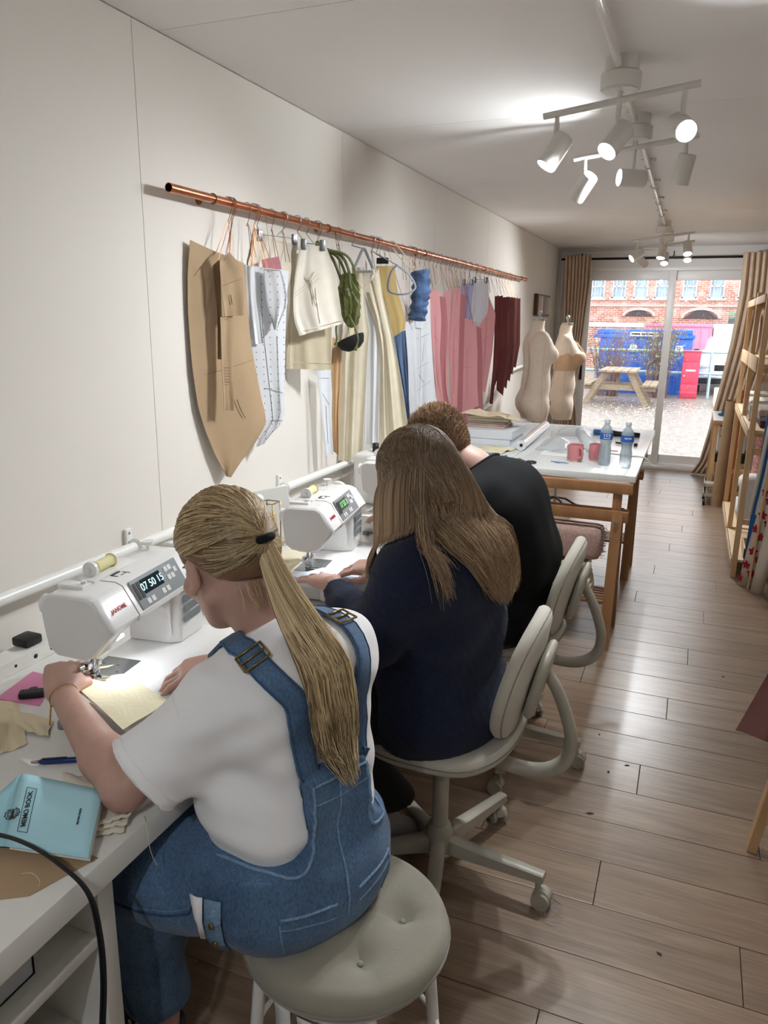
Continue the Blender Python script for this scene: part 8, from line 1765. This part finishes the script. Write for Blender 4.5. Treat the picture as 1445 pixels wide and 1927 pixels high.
cb = thing('storage_bag', 'white paper bag with black lettering under the side table', 'bag', (1.92, 7.75, .0)); obj('body', MB().box((-.12, -.10, .42), (.12, .10, .66), bev=.008), m_wpaper, cb); text('VD', .13, m_ink, cb, Matrix.Translation((-.02, -.1015, .53)) @ Matrix.Rotation(PI / 2, 4, 'X')); obj('strap', MB().tube([(-.05, -.10, .56), (-.06, -.12, .60), (.0, -.12, .61), (.05, -.10, .56)], .006, 6), m_black, cb)
obj('support_crate', MB().box((-.13, -.11, .0), (.13, .11, .02)), m_pine, cb) if False else None
bk2 = thing('black_case', 'black case under the side table with a camera on top', 'case', (1.92, 7.76, .36)); obj('case', MB().box((-.15, -.14, -.03), (.15, .14, .055), bev=.01), m_black, bk2)
cr2 = thing('wooden_crate', 'slatted wooden crate below the black case', 'crate', (1.92, 7.76, .205))
for z in (0, .045, .09): obj('slat', MB().box((-.14, -.13, z), (.14, -.12, z + .036)).box((-.14, .12, z), (.14, .13, z + .036)).box((-.14, -.12, z), (-.13, .12, z + .036)).box((.13, -.12, z), (.14, .12, z + .036)), m_pine, cr2)
tr2 = thing('trolley', 'pale two tier trolley on black casters in front of the side table', 'trolley', (1.86, 7.33, 0))
for z in (.075, .165): obj('tray', MB().box((-.14, -.13, z), (.14, .16, z + .004)).box((-.14, -.13, z), (-.136, .16, z + .035)).box((.136, -.13, z), (.14, .16, z + .035)).box((-.14, -.13, z), (.14, -.126, z + .035)), mat('greige_metal', '#b9b3a2', .5), tr2)
for x in (-.13, .13):
    for y in (-.12, .15): obj('caster', MB().cyl((x - .01, y, .028), (x + .01, y, .028), .028, 14).cyl((x, y, .03), (x, y, .2), .005, 6), m_black, tr2)
# tall rolls and measuring tapes before the shelving
def lean_roll(p, q, r, m, label, name='fabric_bolt'):
    t = thing(name, label, 'roll', (p[0], p[1], 0)); pobj('roll', MB().tube([p, lerp(p, q, .33), lerp(p, q, .66), q], [r, r * 1.02, r * .99, r], 22), m, t); return t
lean_roll((1.965, 4.985, .0), (2.045, 5.0, .66), .045, mat('flower_base', '#d9cabb', .85), 'cream fabric bolt with big red flowers leaning beside the shelving')
fl_ = bpy.data.objects['fabric_bolt']
for k in range(13):
    zz = .05 + .046 * k; a = (k * 1.3) % 2.2 - 2.7; c_ = lerp((1.965, 4.985, 0), (2.045, 5.0, .66), zz / .66) + V3(math.cos(a) * .044, math.sin(a) * .044, 0); 
    n_ = V3(math.cos(a), math.sin(a), 0); u_ = V3(-n_[1], n_[0], 0)
    pts = [c_ + n_ * .003 + u_ * math.cos(t) * (.026 + .007 * math.sin(5 * t)) * .9 + V3(0, 0, 1) * math.sin(t) * (.024 + .007 * math.sin(5 * t)) for t in np.linspace(0, 2 * PI, 20, endpoint=False)]
    pobj('printed_flower', MB().add([c_ + n_ * .005] + pts, [(0, i + 1, (i + 1) % 20 + 1) for i in range(20)]), mat('flower_red', '#a51f33', .8), fl_)
lean_roll((1.962, 5.078, .0), (1.985, 5.075, 1.15), .022, mat('cobalt_cloth', '#2c62a3', .85), 'cobalt blue fabric bolt leaning beside the shelving')
lean_roll((2.02, 4.86, .0), (2.075, 4.88, .64), .036, m_calico, 'thick calico bolt leaning in front of the flowered one'); lean_roll((2.09, 4.77, .0), (2.15, 4.79, .60), .034, mat('putty_cloth', '#c2b5a6', .9), 'putty coloured bolt leaning nearest on the right')
tag(obj('dowel', MB().cyl((1.975, 4.915, .0), (2.005, 4.93, .90), .007, 10), m_pine), 'thin wooden dowel leaning before the flowered bolt', 'dowel')
m_tapem = mat('tape_white', '#d8d4c6', .6)
for k, (x, y) in enumerate(((1.935, 5.045), (1.975, 5.05))):
    t = thing('measuring_tape', ['white measuring tape hanging left over the blue bolt', 'white measuring tape hanging right over the calico bolt'][k], 'tape', (x, y, .9)); P = [(x + .045, y, 1.0), (x + .035, y, .85), (x + .022, y, .65), (x + .008, y, .5), (x + .004, y, .44)]
    pobj('tape', MB().grid([[(a - .011, b, c), (a + .011, b, c)] for a, b, c in smooth_path(P, 6)], .001), m_tapem, t)
    pobj('tick_marks', MB().tube([(a + .006, b - .001, c) for a, b, c in smooth_path(P, 6)], .0009, 4), m_ink, t)
# right frame edge: work table on pine trestle with a dusty rose cloth
m_rose = mat('dusty_rose_cotton', '#8b5f5c', .9, noise=(16, .05), weave=(500, .1))
rtb = thing('ironing_table', 'pine trestle leg of a work table at the right frame edge', 'table', (2.05, 2.3, 0))
for p, q in (((1.845, 2.30, 0), (1.965, 2.34, .80)), ((1.90, 2.02, 0), (1.895, 2.30, .28)), ((2.25, 2.30, 0), (2.16, 2.34, .80))): obj('leg', MB().beam(Vector(p) - Vector((2.05, 2.3, 0)), Vector(q) - Vector((2.05, 2.3, 0)), .026, .045, (0, 1, 0)), m_pine, rtb)
obj('brace', MB().beam((-.16, .02, .28), (.16, .02, .28), .04, .02), m_pine, rtb); obj('table_top', MB().box((-.13, -.30, .80), (.29, .50, .825), bev=.003), m_lam, rtb)
rows = []
for i in range(22):
    t = i / 21; z = .831 - .51 * t; l = 1.915 - .145 * t ** 1.1; rows.append([(l + (2.05 - l) * j / 15 - 0, 2.42 + .015 * math.sin(9 * j / 15 + 2 * t) * t - .10 * j / 15 * t, z + .012 * math.sin(6 * j / 15) * t) for j in range(16)])
rows.insert(0, [(1.93 + .12 * j / 15, 2.60, .832) for j in range(16)])
tag(obj('rose_cloth', MB().grid(rows, .002), m_rose), 'dusty rose cloth hanging off the table at the right frame edge', 'cloth')
# bits on the floor
m_lint = mat('floor_scrap', '#3f3a3a', .9)
for k, (x, y, w, c) in enumerate(((1.36, 2.28, .014, '#303436'), (1.39, 2.55, .008, '#23262a'), (1.60, 1.76, .008, '#3a332c'), (1.45, 2.62, .008, '#5a5148'), (1.33, 2.80, .006, '#4a4440'), (1.80, 3.55, .008, '#2c2c2c'), (1.17, 2.75, .008, '#e5e0da'))):
    tag(obj('floor_scrap', MB().prism([(-w, -.004), (0, -.007), (w, .003), (0, .005)], .0, .0012, Matrix.Translation((x, y, .0005)) @ Matrix.Rotation(k, 4, 'Z')), mat('scrap_%d' % k, c, .8)), ['dark leaf shaped scrap in the light streak', 'tiny dark dot of lint near a plank joint', 'brown speck near the bottom right planks', 'greyish speck right of the light streak', 'faint speck by the first plank joint', 'dark speck on the planks before the shelving', 'white scrap of thread beside the second chair'][k], 'scrap')
lt = MB()
for k in range(14): a = random.uniform(0, 6); c0 = Vector((1.315, 1.79, .012)); lt.tube(smooth_path([c0, c0 + Vector((.02 * math.cos(a), .02 * math.sin(a), .012)), c0 + Vector((.04 * math.cos(a + .8), .04 * math.sin(a + .8), -.004)), c0 + Vector((.05 * math.cos(a + 1.6), .05 * math.sin(a + 1.6), .0))], 4), .0005, 3, caps=False)
tag(obj('thread_tangle', lt, mat('tangle', '#8b8a92', .9)), 'tangle of thread caught at the front chair caster', 'thread')
# care labels hanging under the stool
for k, (x, y, a) in enumerate(((.985, .905, 8), (1.035, .893, -6))): pobj('care_label', MB().grid([[(x - .016, y + .004 * math.sin(3 * t), .44 - .075 * t), (x + .016, y - .002, .44 - .075 * t)] for t in np.linspace(0, 1, 6)], .0006), m_paper, stl)
